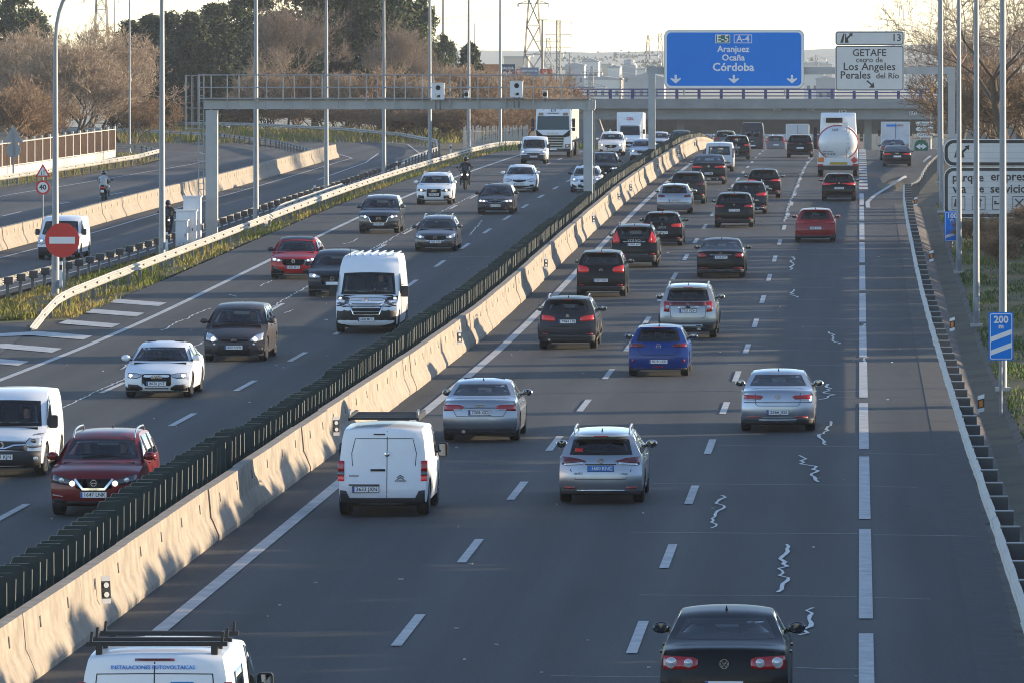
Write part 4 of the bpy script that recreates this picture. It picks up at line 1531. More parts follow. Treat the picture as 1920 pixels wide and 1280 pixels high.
t = thing('speed_limit_sign', 'red-ringed 40 sign under a two-way traffic warning triangle by the ramp barrier', 'road sign', (-41.05, 335, gz(-41, 335)))
g0 = gz(-41, 335)
s4 = 12500 / 335
zc, zt = CAM_H - 252 / s4 - g0, CAM_H - 224 / s4 - g0
b = MB()
b.lathe([(0, .0001), (0, .36), (.02, .36), (.02, .0001)], 'sign_red', 36, 'y', (0, 0, zc))
b.obj('disc', t)
b = MB()
b.lathe([(-.006, .0001), (-.006, .265), (-.001, .265)], 'sign_white', 36, 'y', (0, 0, zc))
b.obj('face', t)
fit_text('40', .36, 'sign_black', t, 0, -.012, zc, .03)
tri = lambda r: [(r * math.cos(math.radians(a)), zt + r * math.sin(math.radians(a))) for a in (90, 210, 330)]
b = MB()
b.prism(tri(.44), 0, .02, 'sign_red')
b.obj('triangle', t)
b = MB()
b.prism(tri(.30), -.006, -.001, 'sign_white')
b.obj('face', t)
b = MB()
for s in (-1, 1):
    b.box((s * .06, -.01, zt - .02), (.025, .006, .2), 'sign_black')
    b.prism([(s * .06 - .04, zt + s * .06 - .0), (s * .06 + .04, zt + s * .06), (s * .06, zt + s * .14)], -.013, -.008, 'sign_black')
b.obj('arrows', t)
b = MB()
b.bar((0, .05, 0), (0, .05, zt + .2), .035, 'galvanised_pole', 8)
b.obj('post', t)

x, Y = (25 - 1612) / 27.8, 449.6
t = thing('warning_sign', 'grey backs of a triangular and a round sign before the panel fence', 'road sign', (x, Y, gz(x, Y)))
g0 = gz(x, Y)
zt, zc = 3.55 - g0, 2.65 - g0
b = MB()
b.prism([(.80 * math.cos(math.radians(a)), zt + .80 * math.sin(math.radians(a))) for a in (90, 210, 330)], 0, .03, 'sign_back')
b.obj('triangle', t)
b = MB()
b.lathe([(0, .0001), (0, .5), (.03, .5), (.03, .0001)], 'sign_back', 32, 'y', (0, 0, zc))
b.obj('disc', t)
b = MB()
b.box((0, -.05, (zt + .4) / 2), (.1, .06, zt + .7), 'galvanised_pole')
b.obj('post', t)

t = thing('exit_marker', 'green board with a white double arrow at the exit nose', 'road sign', (4.62, 500, gz(4.6, 500) - .2))
b = MB()
b.prism([(-.52, .0), (.52, .0), (.52, .62)] + [(.52 * math.cos(a), .62 + .42 * math.sin(a)) for a in np.linspace(0, PI, 9)][1:-1] + [(-.52, .62)], 0, .06, 'sign_green')
b.obj('board', t)
b = MB()
for s in (1, -1):
    b.prism([(s * .08, .28), (s * .08, .74), (s * .42, .52)][::s], -.008, -.002, 'sign_white')
b.box((0, -.004, .52), (.34, .006, .16), 'sign_white')
b.obj('double_arrow', t)

t = thing('direction_post', 'three white arrow-shaped direction boards on one post beside the overbridge', 'road sign', (5.35, 545, gz(5.35, 545)))
g0 = gz(5.35, 545)
for z, s, tx in ((3.42, -1, 'Aranjuez'), (2.98, -1, 'Perales del Río'), (2.5, 1, 'GETAFE')):
    b = MB()
    b.prism([(-.65, -.17), (.65, -.17), (.65 + .15 * (s > 0), 0), (.65, .17), (-.65, .17), (-.65 - .15 * (s < 0), 0)], 0, .05, 'sign_white')
    o = b.obj('arrow_board', t, loc=(0, 0, z - g0))
    fit_text(tx, .95, 'sign_black', o, 0, -.006, 0, .01)
for x in (-.4, .4):
    b = MB()
    b.bar((x, .1, 0), (x, .1, 3.6 - g0), .05, 'galvanised_pole', 8)
    b.obj('post', t)
for i, (u, Y) in enumerate(((1912, 114.6), (1823, 160), (1770, 205), (1738, 257), (1707, 318))):
    x = 2.98 - (Y - 114) * .0015
    t = thing('marker_post', 'white, black and orange guardrail marker, ' + ('nearest the camera', 'beside the 200 m board', 'second beyond the 200 m board', 'by the dark saloon in the middle lane', 'level with the grey service sign')[i], 'marker', (x, Y, gz(x, Y) + .72), group='marker posts on the near guardrail')
    t.scale = (.72, .72, .72)
    b = MB()
    b.prism([(-.11, 0), (.11, .05), (.11, .62), (-.11, .55)], 0, .04, 'sign_white')
    b.obj('board', t)
    b = MB()
    b.prism([(-.11, .13), (.11, .18), (.11, .48), (-.11, .43)], -.006, -.001, 'sign_black')
    b.obj('band', t)
    b = MB()
    b.prism([(-.055, .18), (.055, .2), (.055, .42), (-.055, .4)], -.012, -.007, 'sign_orange')
    b.obj('reflector', t)
for i, (u, v) in enumerate(((297, 500), (430, 430), (657, 355), (785, 310), (875, 285))):
    Y = (250, 290, 372, 440, 500)[i] + 12
    x = -31.4
    t = thing('delineator_post', 'slim white delineator post in the grassy strip ' + ('beside the second lamp post', 'behind the guardrail near the gantry', 'between the fourth and fifth lamp posts', 'between the fifth and sixth lamp posts', 'near the far end of the strip')[i], 'post', (x, Y, gz(x, Y)), group='white delineator posts in the grassy strip')
    b = MB()
    b.box((0, 0, .5), (.12, .1, 1.05), 'sign_white')
    b.obj('body', t)
    b = MB()
    b.box((0, -.055, .8), (.124, .012, .2), 'sign_black')
    b.obj('band', t)

# ------------------------------------------------------------------ panel fence on its low wall, and the pale fence by the bend
t = thing('panel_fence', 'brown panel fence with pale posts on a low white wall beside the ramp', 'fence', (-58.8, 452, gz(-58.8, 452)))
g0 = gz(-58.8, 452)
b = MB()
for k in range(16):
    y = 452 + k * 3.6
    x = -58.8 + k * .115
    b.box((x + 58.8, k * 3.6 + 1.8, gz(x, y) - g0 + .38), (.26, 3.63, .9), 'concrete_pale', rz=-.032)
b.obj('low_wall', t)
bp = MB()
bp.box((0, 0, 0), (.16, .22, 1.9), 'concrete_pale')
bpm = bp.mesh('post')
pn = MB()
pn.box((0, 0, 0), (.06, 3.3, 1.62), 'fence_brown' if 'fence_brown' in M else mat('fence_brown', (.105, .062, .04), .8, var=.25, vscale=1.5).name)
M['fence_brown'] = M.get('fence_brown')
for q in np.arange(-1.5, 1.6, .3):
    pn.box((.045, q, 0), (.03, .05, 1.62), 'fence_brown')
for z in (-.78, .8):
    pn.box((.05, 0, z), (.05, 3.3, .06), 'concrete_pale')
pnm = pn.mesh('fence_panel')
for k in range(17):
    y, x = 452 + k * 3.6, -58.8 + k * .115
    z = gz(x, y) - g0
    link('post', bpm, t, (x + 58.8, k * 3.6, z + 1.75), (0, 0, -.032))
    if k < 16:
        link('fence_panel', pnm, t, (x + 58.86, k * 3.6 + 1.8, z + 1.68), (0, 0, -.032))
t = thing('pale_fence', 'row of grey vertical pales beside the thicket near the far guardrail', 'fence', (-33.6, 565, gz(-33.6, 565)))
pl = MB()
pl.box((0, 0, .95), (.11, .03, 1.9), 'concrete_pale')
plm = pl.mesh('pale')
for k in range(44):
    o = link('pale', plm, t, (k * .12, k * .15, random.uniform(-.06, .06)), (0, random.uniform(-.05, .05), 0))
    o.scale = (1, 1, random.uniform(.9, 1.05))
b = MB()
b.bar((0, .04, .5), (5.2, 6.5, .5), .03, 'post_steel')
b.bar((0, .04, 1.5), (5.2, 6.5, 1.5), .03, 'post_steel')
b.obj('rail', t)

# ------------------------------------------------------------------ the overbridge
BY = 722.0
t = thing('overbridge', 'grey concrete overbridge with a blue railing crossing above the traffic', 'bridge', (0, BY, 0))
xl, xr = -37.0, 34.0
b = MB()
b.box(((xl + xr) / 2, 4.6, 3.7), (xr - xl, 9.2, 1.0), 'concrete_bridge')
b.box(((xl + xr) / 2, -.12, 3.72), (xr - xl, .3, 1.08), 'concrete_bridge')
b.obj('deck', t)
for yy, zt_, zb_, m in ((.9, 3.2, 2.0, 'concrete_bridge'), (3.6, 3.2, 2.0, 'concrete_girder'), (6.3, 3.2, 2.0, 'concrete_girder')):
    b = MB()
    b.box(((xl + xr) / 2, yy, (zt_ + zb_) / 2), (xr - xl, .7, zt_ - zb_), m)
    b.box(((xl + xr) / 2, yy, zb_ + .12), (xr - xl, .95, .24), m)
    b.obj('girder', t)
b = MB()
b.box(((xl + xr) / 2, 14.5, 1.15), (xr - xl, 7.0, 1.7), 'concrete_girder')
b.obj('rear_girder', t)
for x in (.9, -19.5):
    b = MB()
    b.box((x, 3.6, -2.0), (.8, 1.0, 8.0), 'concrete_bridge')
    b.obj('pier', t)
b = MB()
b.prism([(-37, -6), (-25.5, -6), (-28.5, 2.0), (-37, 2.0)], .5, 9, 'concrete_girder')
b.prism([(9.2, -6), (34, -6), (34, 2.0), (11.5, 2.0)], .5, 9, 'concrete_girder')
b.obj('abutment', t)
rp = MB()
rp.box((0, 0, .55), (.34, .12, 1.1), 'rail_blue')
rpm = rp.mesh('railing_post')
for k, x in enumerate(np.arange(xl + .4, xr, 2.4)):
    link('railing_post', rpm, t, (float(x), -.1, 4.25))
for z, h in ((5.28, .14), (4.92, .12), (4.55, .12)):
    b = MB()
    b.box(((xl + xr) / 2, -.1, z), (xr - xl, .10, h), 'rail_blue')
    b.obj('rail', t)
sB = 12500 / (BY + .5)
for u, v, s in ((1457, 204, '5,38'), (1521, 204, '5,41'), (1580, 210, '5,44'), (1712, 212, '5,41')):
    x, z = (u - 1612) / sB, CAM_H - (v - 100) / sB
    c = thing('height_plate', 'small white clearance plate %s' % {1457: 'over the inner lane on the overbridge girder', 1521: 'over the middle lane on the overbridge girder', 1580: 'hung lower, above the tanker', 1712: 'over the exit lane near the bare tree'}[u], 'road sign', (x, BY + .5, z), group='clearance plates on the overbridge')
    b = MB()
    b.prism(rrect(-.4, .4, -.2, .2, .05), -.04, 0, 'sign_white')
    b.obj('plate', c)
    fit_text(s, .6, 'sign_black', c, 0, -.045, 0, .03)
# small things under the bridge
t = thing('warning_triangle', 'small warning triangle sign before the bridge abutment', 'road sign', (-26.2, 700, gz(-26.2, 700)))
b = MB()
b.prism([(0, 4.0), (-.75, 2.7), (.75, 2.7)], 0, .04, 'sign_black')
b.prism([(0, 3.75), (-.5, 2.85), (.5, 2.85)], -.01, -.002, 'sign_white')
b.obj('board', t)
b = MB()
b.bar((0, .05, 0), (0, .05, 2.8), .05, 'galvanised_pole', 6)
b.obj('post', t)
for i, x in enumerate((.4, 1.35)):
    t = thing('crash_cushion', 'green ribbed crash cushion at the foot of the bridge pier, ' + ('nearer the tanker' if i == 0 else 'nearer the exit lane'), 'crash barrier', (x, 610, gz(x, 610)))
    for k in range(3):
        b = MB()
        b.lathe([(0, .4), (.14, .4), (.15, .36), (.17, .36), (.18, .4), (.3, .4)], 'sign_green', 14, 'z', (k * .0, k * .85, 0 if k else .01))
        b.obj('drum', t)

# ------------------------------------------------------------------ pylons, cables, boards and buildings in the haze


def pylon(label, u, Y, zt, wb, wt, arms, group='lattice pylons on the skyline', zb=-5.0, th=.09, single=False):
    x = (u - 1612) * Y / 12500
    t = thing('lattice_pylon', label, 'pylon', (x, Y, zb), group=group)
    H = zt - zb
    b = MB()
    n = max(6, int(H / (wb + wt) * 1.5))
    W_ = lambda q: wb + (wt - wb) * q
    qs = [1 - (1 - k / n) ** 1.15 for k in range(n + 1)]
    for sx in (-1, 1):
        for sy_ in (-1, 1):
            b.bar((sx * W_(0) / 2, sy_ * W_(0) / 2, 0), (sx * W_(1) / 2, sy_ * W_(1) / 2, H), th, 'lattice', 4)
    for k in range(n):
        a, c = qs[k], qs[k + 1]
        wa, wc = W_(a) / 2, W_(c) / 2
        za, zc = a * H, c * H
        for s in (-1, 1):
            b.bar((-wa, s * wa, za), (wc, s * wc, zc), th * .6, 'lattice', 3, caps=False)
            b.bar((wa, s * wa, za), (-wc, s * wc, zc), th * .6, 'lattice', 3, caps=False)
            b.bar((s * wa, -wa, za), (s * wc, wc, zc), th * .6, 'lattice', 3, caps=False)
            b.bar((s * wa, wa, za), (s * wc, -wc, zc), th * .6, 'lattice', 3, caps=False)
            b.bar((-wc, s * wc, zc), (wc, s * wc, zc), th * .6, 'lattice', 3, caps=False)
    b.obj('mast', t)
    for z, L in arms:
        a = MB()
        z -= zb
        for s in (-1, 1):
            a.bar((s * .2, -.2, z), (s * L, 0, z), th * .9, 'lattice')
            a.bar((s * .2, .2, z), (s * L, 0, z), th * .9, 'lattice')
            if not single:
                a.bar((s * .2, 0, z + L * .28), (s * L, 0, z), th * .8, 'lattice')
        ao = a.obj('cross_arm', t)
        for s in (-1, 1):
            i = MB()
            i.bar((s * L, 0, z), (s * L, 0, z - max(.5, L * .22)), th * 1.3, 'insulator', 5)
            i.obj('insulator', ao)
    return x, Y, t


pylon('lattice pylon behind the bare trees at the upper corner', 190, 1000, 21, 3.6, 1.1, [(17.3, 2.6)])
pylon('tallest lattice pylon above the hotel board', 1000, 1000, 20.5, 4.6, .9, [(16.6, 2.3)])
pylon('straight lattice mast with three level cross arms', 1047, 1050, 14.4, .62, .60, [(14.1, 2.1), (12.1, 2.1), (10.1, 2.0)], single=True, th=.07)
pylon('pale lattice pylon left of the blue direction board', 1215, 1600, 13.5, 2.4, .4, [(8.6, 2.4), (6.9, 3.2)])
pylon('small wide-armed pylon above the overbridge railing', 1110, 1300, 6.6, 1.0, .4, [(5.4, 2.0), (2.6, 2.7)], th=.06)
pylon('smallest wide-armed pylon right of its larger twin', 1165, 1500, 4.4, .9, .4, [(3.2, 2.0)], th=.06)
pylon('faint lattice pylon above the white exit board', 1690, 2500, 27, 5.0, 1.2, [(19.5, 3.0), (14, 3.2)], th=.13)
pylon('faint pylon between the tall pylon and the straight mast', 1028, 2200, 14, 4.0, 1.0, [(13, 4.0), (9, 5.0)], th=.12)
pylon('faint pylon beside the edge of the blue direction board', 1238, 2300, 16, 3.4, 1.0, [(14, 3.6)], th=.12)
pylon('faint portal pylon in the gap between the two boards', 1531, 2500, 8.5, 2.0, .8, [(7, 3.6)], th=.10)
for i, (u, v0, Y, h) in enumerate(((1017, 38, 980, 0), (890, 45, 2600, 0), (1068, 100, 1800, 0), (1180, 112, 2000, 0), (831, -30, 900, 0))):
    s = 12500 / Y
    x, zt = (u - 1612) / s, CAM_H - (v0 - 100) / s
    t = thing('lighting_mast', 'plain faraway mast ' + ('between the tall pylon and the straight mast', 'very faint above the evergreen tree', 'above the pale sheds', 'left of the pale silo block', 'rising behind the ragged pine')[i], 'mast', (x, Y, gz(x, Y)), group='plain masts on the skyline')
    b = MB()
    b.tube([(0, 0, -.5), (0, 0, zt - gz(x, Y))], .2, 'lattice', 6, rads=[.2 + Y * 2e-5, .12 + Y * 2e-5])
    b.obj('pole', t)
    b = MB()
    b.box((0, 0, zt - gz(x, Y)), (1.4, .2, .15), 'lattice')
    b.obj('head', t)


def cable(a, c, sag, lab):
    """power cable hung between two survey marks given as (u, v, distance)"""
    P = [Vector(((u - 1612) * Y / 12500, Y, CAM_H - (v - 100) * Y / 12500)) for u, v, Y in (a, c)]
    pts = []
    for k in range(17):
        q = k / 16
        p = P[0].lerp(P[1], q)
        p.z -= sag * 4 * q * (1 - q)
        pts.append(p)
    b = MB()
    b.tube(pts, .022, 'wire', 3)
    b.obj('power_cable', label=lab, category='cable', group='power cables across the sky')


for i, (a, c, s) in enumerate((((-200, -6, 1000), (190, -8, 1000), 3.0), ((-200, 10, 1000), (162, 2, 1000), 3.0), ((162, 5, 1000), (975, 8, 1000), 4.0), ((225, 5, 1000), (1027, 8, 1000), 4.0), ((190, -14, 1000), (1000, -14, 1000), 3.0),
                               ((975, 14, 1000), (1238, 95, 2300), 2.0), ((1027, 14, 1000), (1238, 108, 2300), 2.0), ((1072, 47, 1050), (1215, 112, 1600), 1.2), ((1072, 70, 1050), (1215, 120, 1600), 1.2), ((1072, 93, 1050), (1240, 126, 1600), 1.2),
                               ((1021, 47, 1050), (1028, 105, 2200), 1.0), ((1238, 92, 2300), (1675, 72, 2500), 6.0), ((1238, 96, 2300), (1705, 60, 2500), 6.0), ((700, 22, 1600), (975, 10, 1000), 2.0), ((640, 40, 1700), (975, 22, 1000), 2.0),
                               ((1135, 128, 1300), (1215, 136, 1600), .6), ((1085, 128, 1300), (700, 118, 1700), 2.0))):
    cable(a, c, s, 'thin power cable ' + ('entering at the upper corner, topmost', 'entering at the upper corner, second', 'slung from the corner pylon to the tall pylon, lower', 'slung from the corner pylon to the tall pylon, farther arm', 'earth wire along the very top of the frame',
          'from the tall pylon towards the blue board, left arm', 'from the tall pylon towards the blue board, outer arm', 'from the top arm of the straight mast', 'from the middle arm of the straight mast', 'from the lowest arm of the straight mast',
          'from the straight mast to the faint pylon behind', 'passing behind the blue board to the faint pylon, lower', 'passing behind the blue board to the faint pylon, upper', 'reaching the tall pylon from the pines, upper', 'reaching the tall pylon from the pines, lower',
          'from the wide-armed pylon to the pale pylon', 'from the wide-armed pylon back towards the pines')[i])

# advertising boards beyond the thicket
mat('ad_orange', (.42, .16, .06), .6)
mat('ad_red', (.42, .06, .05), .6)


def board(name, label, u0, u1, v0, v1, Y, m, group='advertising boards beyond the thicket'):
    s = 12500 / Y
    xc, w = ((u0 + u1) / 2 - 1612) / s, (u1 - u0) / s
    zt, zb = CAM_H - (v0 - 100) / s, CAM_H - (v1 - 100) / s
    t = thing(name, label, 'billboard', (xc, Y, zb), group=group)
    b = MB()
    b.box((0, .2, (zt - zb) / 2), (w, .35, zt - zb), m)
    b.obj('board', t)
    b = MB()
    for q in (-.3, .3):
        b.box((q * w, .45, -3), (.2, .2, 6 + (zt - zb)), 'post_steel')
    b.obj('post', t)
    return t, s, w, zt - zb


t, s, w, h = board('billboard', 'navy exit board reading SALIDA 22', 938, 966, 121, 159, 880, 'sign_navy')
fit_text('SALIDA', w * .8, 'sign_white', t, 0, -.0, h * .8, .03)
fit_text('22', w * .7, 'sign_white', t, 0, -.0, h * .42, .05)
board('billboard', 'plain rust-orange wall board beside the exit number board', 858, 937, 121, 200, 890, 'ad_orange')
t, s, w, h = board('billboard', 'red and white striped board beside the exit number board', 967, 976, 130, 160, 900, 'ad_red')
for z in (.2, .55, .85):
    b = MB()
    b.box((0, .01, h * z), (w * .6, .05, h * .12), 'sign_white')
    b.obj('stripe', t)
t, s, w, h = board('billboard', 'slate blue hotel board behind the tall pylon', 975, 1010, 127, 152, 905, 'sign_slate')
fit_text('GRAN HOTEL', w * .86, 'sign_white', t, 0, .0, h * .74, .03)
b = MB()
b.box((-w * .18, .01, h * .42), (w * .5, .03, h * .12), 'sign_white')
b.obj('stripe', t)
t, s, w, h = board('billboard', 'red board with a white arrow beside the straight mast', 1012, 1036, 130, 163, 900, 'ad_red')
b = MB()
b.prism([(-w * .5, h * .4), (-.1, h * .4), (-.1, h * .15), (w * .36, h * .5), (-.1, h * .85), (-.1, h * .6), (-w * .5, h * .6)], -.02, .01, 'sign_white')
b.obj('arrow', t)

# pale industrial buildings on the plain
mat('wall_pale', (.52, .51, .48), .8, var=.06, vscale=.1)
mat('wall_grey', (.30, .31, .32), .8, var=.06, vscale=.1)
mat('wall_warm', (.45, .38, .30), .8, var=.06, vscale=.1)
mat('window_far', (.08, .09, .10), .3)
BL = [(945, 990, 108, 1900, 'wall_warm', 'low warm-coloured shed behind the exit number board'), (1060, 1095, 124, 1800, 'wall_grey', 'grey shed right of the straight mast'), (1092, 1122, 117, 2100, 'wall_pale', 'pale block with a flat top above the parapet'),
      (1128, 1146, 122, 1950, 'wall_warm', 'narrow warm block beside the wide-armed pylon'), (1140, 1162, 128, 1700, 'wall_pale', 'small pale silo block above the overbridge'), (1167, 1192, 122, 1750, 'wall_grey', 'grey silo with a curved top left of the pale pylon'),
      (1193, 1224, 131, 1680, 'wall_pale', 'long pale hall at the foot of the pale pylon'), (1095, 1165, 150, 1500, 'wall_pale', 'long low white hall just above the overbridge railing'), (1180, 1245, 148, 1450, 'wall_grey', 'low grey hall beside the blue board'),
      (1508, 1545, 140, 1600, 'wall_pale', 'pale hall in the gap between the two direction boards'), (1530, 1566, 150, 1400, 'wall_grey', 'low grey hall by the white exit board'), (1500, 1560, 122, 2600, 'wall_warm', 'faint town blocks in the gap between the boards'),
      (1060, 1130, 140, 2500, 'wall_warm', 'faint warm hall behind the white hall'), (1700, 1752, 128, 1900, 'wall_pale', 'pale hall behind the branches by the lamp posts'), (990, 1040, 140, 2100, 'wall_pale', 'pale hall behind the hotel board')]
for i, (u0, u1, v0, Y, m, lab) in enumerate(BL):
    s = 12500 / Y
    x, w = ((u0 + u1) / 2 - 1612) / s, (u1 - u0) / s
    zt = CAM_H - (v0 - 100) / s
    zb = gz(x, Y) - .5
    t = thing('industrial_hall', lab, 'building', (x, Y, zb), group='industrial buildings on the hazy plain')
    h = zt - zb
    b = MB()
    b.box((0, 6, h / 2), (w, 12, h), m)
    b.obj('wall', t)
    b = MB()
    if i == 5:
        b.lathe([(h, w / 2), (h + 1.2, w * .36), (h + 1.6, .01)], m, 14, 'z', (0, 6, 0))
    else:
        b.prism([(-w / 2 - .2, h), (w / 2 + .2, h), (w / 2 + .2, h + .3), (0, h + .3 + .5 * (i % 3)), (-w / 2 - .2, h + .3)], -.2, 12.2, 'wall_grey')
    b.obj('roof', t)
    for k in range(int(w / 1.6)):
        b = MB()
        b.box((-w / 2 + 1 + k * 1.6, -.02, h * .66), (.7, .06, min(1.2, h * .12)), 'window_far')
        b.obj('window', t)
# far scrub and tree lines on the slope: one mass nobody could count
n = 1500
cx = RNG.uniform(-560, 120, 50)
cy_ = RNG.uniform(2100, 4000, 50)
w_ = RNG.integers(0, 50, n)
px, py = cx[w_] + RNG.normal(0, 7, n), cy_[w_] + RNG.normal(0, 12, n)
pz = zg(px, py) + np.abs(RNG.normal(0, 1.5, n)) + .3
sz = RNG.uniform(.5, 1.2, n)
V = np.empty((n, 3, 3))
for i, (a, c) in enumerate(((-1, -.6), (1, -.6), (0, 1.0))):
    V[:, i] = np.stack([px + a * sz, py + RNG.normal(0, .5, n), pz + c * sz], -1)
link('far_scrub', np_mesh('far_scrub', V.reshape(-1, 3), np.arange(3 * n).reshape(n, 3), ['pine_leaf'], tone=RNG.uniform(.3, 1, n)), kind='stuff')
# poles and fences on the far roadside below the bridge
n = 0
for i, (u, Y, h) in enumerate(((1275, 780, 6.5), (1300, 800, 6.5), (1337, 830, 6.8), (1360, 850, 7), (1447, 800, 7.0), (1530, 900, 7), (1745, 760, 6), (1725, 800, 6))):
    x = (u - 1612) * Y / 12500
    t = thing('lamp_pole', 'grey pole seen below the overbridge ' + ('left of the end of the barrier', 'second left of the white box van', 'behind the white box van roof', 'between the box van and the dark van', 'right of the dark van', 'left of the tanker cab', 'beside the arrow boards', 'beside the parcel lorry')[i], 'pole', (x, Y, gz(x, Y)), group='poles seen below the overbridge')
    b = MB()
    b.tube([(0, 0, -.3), (0, 0, h)], .12, 'galvanised_pole', 6, rads=[.13, .09])
    b.obj('shaft', t)
    b = MB()
    b.box((0, 0, .1), (.4, .4, .3), 'concrete_pale')
    b.obj('base', t)
t = thing('mesh_screen', 'tall pale-blue roadside screen seen below the overbridge', 'fence', (-24, 860, gz(-24, 860)))
for k in range(9):
    b = MB()
    b.box((k * 2.4, 0, 3.6), (2.3, .08, 1.5), 'screen_pale' if 'screen_pale' in M else mat('screen_pale', (.40, .47, .55), .5).name)
    b.obj('panel', t)
    b = MB()
    b.box((k * 2.4 - 1.2, .1, 2.0), (.14, .14, 5.0), 'post_steel')
    b.obj('post', t)
pf = MB()
pf.box((0, 0, 1.5), (.35, .1, 3.0), 'concrete_pale')
pfm = pf.mesh('pale')
for xa, xb, Y, lab in ((-24, -9, 880, 'tall palisade fence below the overbridge, left of the dark van'), (2.2, 15, 830, 'tall palisade fence below the overbridge, behind the parcel lorry')):
    t = thing('palisade_fence', lab, 'fence', (xa, Y, gz(xa, Y)), group='palisade fences below the overbridge')
    for k in range(int((xb - xa) / .55)):
        o = link('pale', pfm, t, (k * .55, random.uniform(-.2, .2), 0), (0, random.uniform(-.03, .03), 0))
        o.scale = (1, 1, random.uniform(.85, 1.2))
    b = MB()
    b.box(((xb - xa) / 2, .1, 1.9), (xb - xa, .08, .12), 'post_steel')
    b.obj('rail', t)

# ------------------------------------------------------------------ the hazy air
hz = bpy.data.materials.new('haze')
hz.use_nodes = True
nt = hz.node_tree
nt.nodes.remove(nt.nodes['Principled BSDF'])
pv = nt.nodes.new('ShaderNodeVolumePrincipled')
pv.inputs['Color'].default_value = (.90, .94, 1.0, 1)
pv.inputs['Density'].default_value = 0.00008
pv.inputs['Anisotropy'].default_value = 0.45
nt.links.new(pv.outputs[0], nt.nodes['Material Output'].inputs['Volume'])
M['haze'] = hz
b = MB()
b.box((0, 2760, 15.5), (6600, 5760, 53), 'haze')
b.obj('haze', kind='stuff')

# ------------------------------------------------------------------ vehicles: a shell swept from a side profile, with fitted panels
HW_CAR = [(0, .90), (.14, .955), (.30, 1.0), (.45, 1.0), (.58, .985), (.66, .95), (.80, .83), (.93, .715), (.97, .67), (1.0, .60)]
HW_SUV = [(0, .90), (.15, .96), (.32, 1.0), (.48, 1.0), (.60, .985), (.68, .95), (.82, .85), (.93, .755), (.97, .71), (1.0, .64)]
HW_VAN = [(0, .93), (.15, .97), (.3, 1.0), (.5, .995), (.62, .98), (.85, .925), (.94, .88), (.98, .83), (1.0, .76)]
STY = {
    'hatch': dict(prof=[(.02, .13), (.0, .20), (.0, .34), (.012, .44), (.05, .52), (.14, .585), (.24, .635), (.41, .92), (.50, .985), (.62, 1.0), (.80, .985), (.885, .955), (.965, .66), (.985, .60), (1.0, .42), (1.0, .28), (.985, .15)],
                  hw=HW_CAR, rw=(.685, .91, .72, .62), ws=(.655, .905, .84, .65), ax=(.19, .82), side=((.27, .50), (.515, .74), (.755, .86))),
    'wagon': dict(prof=[(.02, .13), (.0, .20), (.0, .34), (.012, .44), (.05, .52), (.14, .585), (.23, .635), (.39, .92), (.47, .985), (.58, 1.0), (.82, .98), (.905, .945), (.968, .66), (.985, .60), (1.0, .42), (1.0, .28), (.985, .15)],
                  hw=HW_CAR, rw=(.675, .885, .73, .645), ws=(.655, .905, .84, .65), ax=(.18, .79), side=((.26, .48), (.495, .70), (.715, .88))),
    'sedan': dict(prof=[(.02, .13), (.0, .20), (.0, .34), (.012, .44), (.05, .52), (.14, .585), (.235, .64), (.39, .925), (.47, .985), (.55, 1.0), (.66, .975), (.70, .945), (.85, .74), (.955, .712), (.978, .69), (.992, .57), (1.0, .42), (1.0, .30), (.985, .16)],
                  hw=HW_CAR, rw=(.752, .92, .755, .61), ws=(.66, .905, .84, .65), ax=(.185, .785), side=((.26, .47), (.485, .68), (.69, .77))),
    'suv': dict(prof=[(.02, .15), (0, .22), (0, .40), (.012, .50), (.05, .575), (.14, .62), (.25, .655), (.40, .92), (.49, .985), (.65, 1.0), (.84, .985), (.915, .95), (.97, .68), (.985, .62), (1.0, .44), (1.0, .28), (.985, .17)],
                hw=HW_SUV, rw=(.70, .905, .74, .655), ws=(.675, .905, .84, .68), ax=(.185, .80), side=((.27, .49), (.505, .72), (.735, .88))),
    'coupe': dict(prof=[(.02, .14), (0, .21), (0, .37), (.012, .47), (.05, .545), (.14, .60), (.245, .645), (.40, .925), (.48, .985), (.56, 1.0), (.68, .965), (.76, .925), (.925, .735), (.965, .715), (.982, .69), (.992, .57), (1.0, .42), (1.0, .30), (.985, .16)],
                  hw=HW_SUV, rw=(.75, .905, .76, .63), ws=(.66, .905, .84, .66), ax=(.185, .79), side=((.27, .48), (.495, .69), (.70, .82))),
    'mpv': dict(prof=[(.02, .13), (0, .20), (0, .33), (.015, .42), (.05, .48), (.13, .56), (.20, .605), (.37, .92), (.46, .985), (.60, 1.0), (.84, .985), (.925, .95), (.975, .66), (.988, .60), (1, .42), (1, .26), (.985, .15)],
                hw=HW_SUV, rw=(.69, .92, .74, .66), ws=(.63, .905, .84, .67), ax=(.185, .80), side=((.24, .48), (.495, .72), (.735, .90))),
    'smallvan': dict(prof=[(.02, .13), (0, .20), (0, .33), (.012, .42), (.05, .49), (.12, .535), (.18, .57), (.33, .91), (.40, .98), (.55, 1.0), (.92, .985), (.962, .955), (.982, .62), (1, .34), (1, .22), (.985, .14)],
                     hw=HW_VAN, rw=(.58, .90, .80, .74), ws=(.585, .885, .86, .76), ax=(.19, .82), side=((.22, .44),)),
    'bigvan': dict(prof=[(.02, .09), (0, .14), (0, .33), (.012, .385), (.05, .425), (.12, .455), (.16, .475), (.245, .79), (.27, .86), (.33, .965), (.40, 1.0), (.95, .99), (.985, .955), (.993, .55), (1, .25), (1, .17), (.99, .10)],
                   hw=HW_VAN, rw=(.50, .82, .40, .36), ws=(.49, .775, .86, .79), ax=(.17, .80), side=((.19, .34),)),
}
wheel_cache = {}


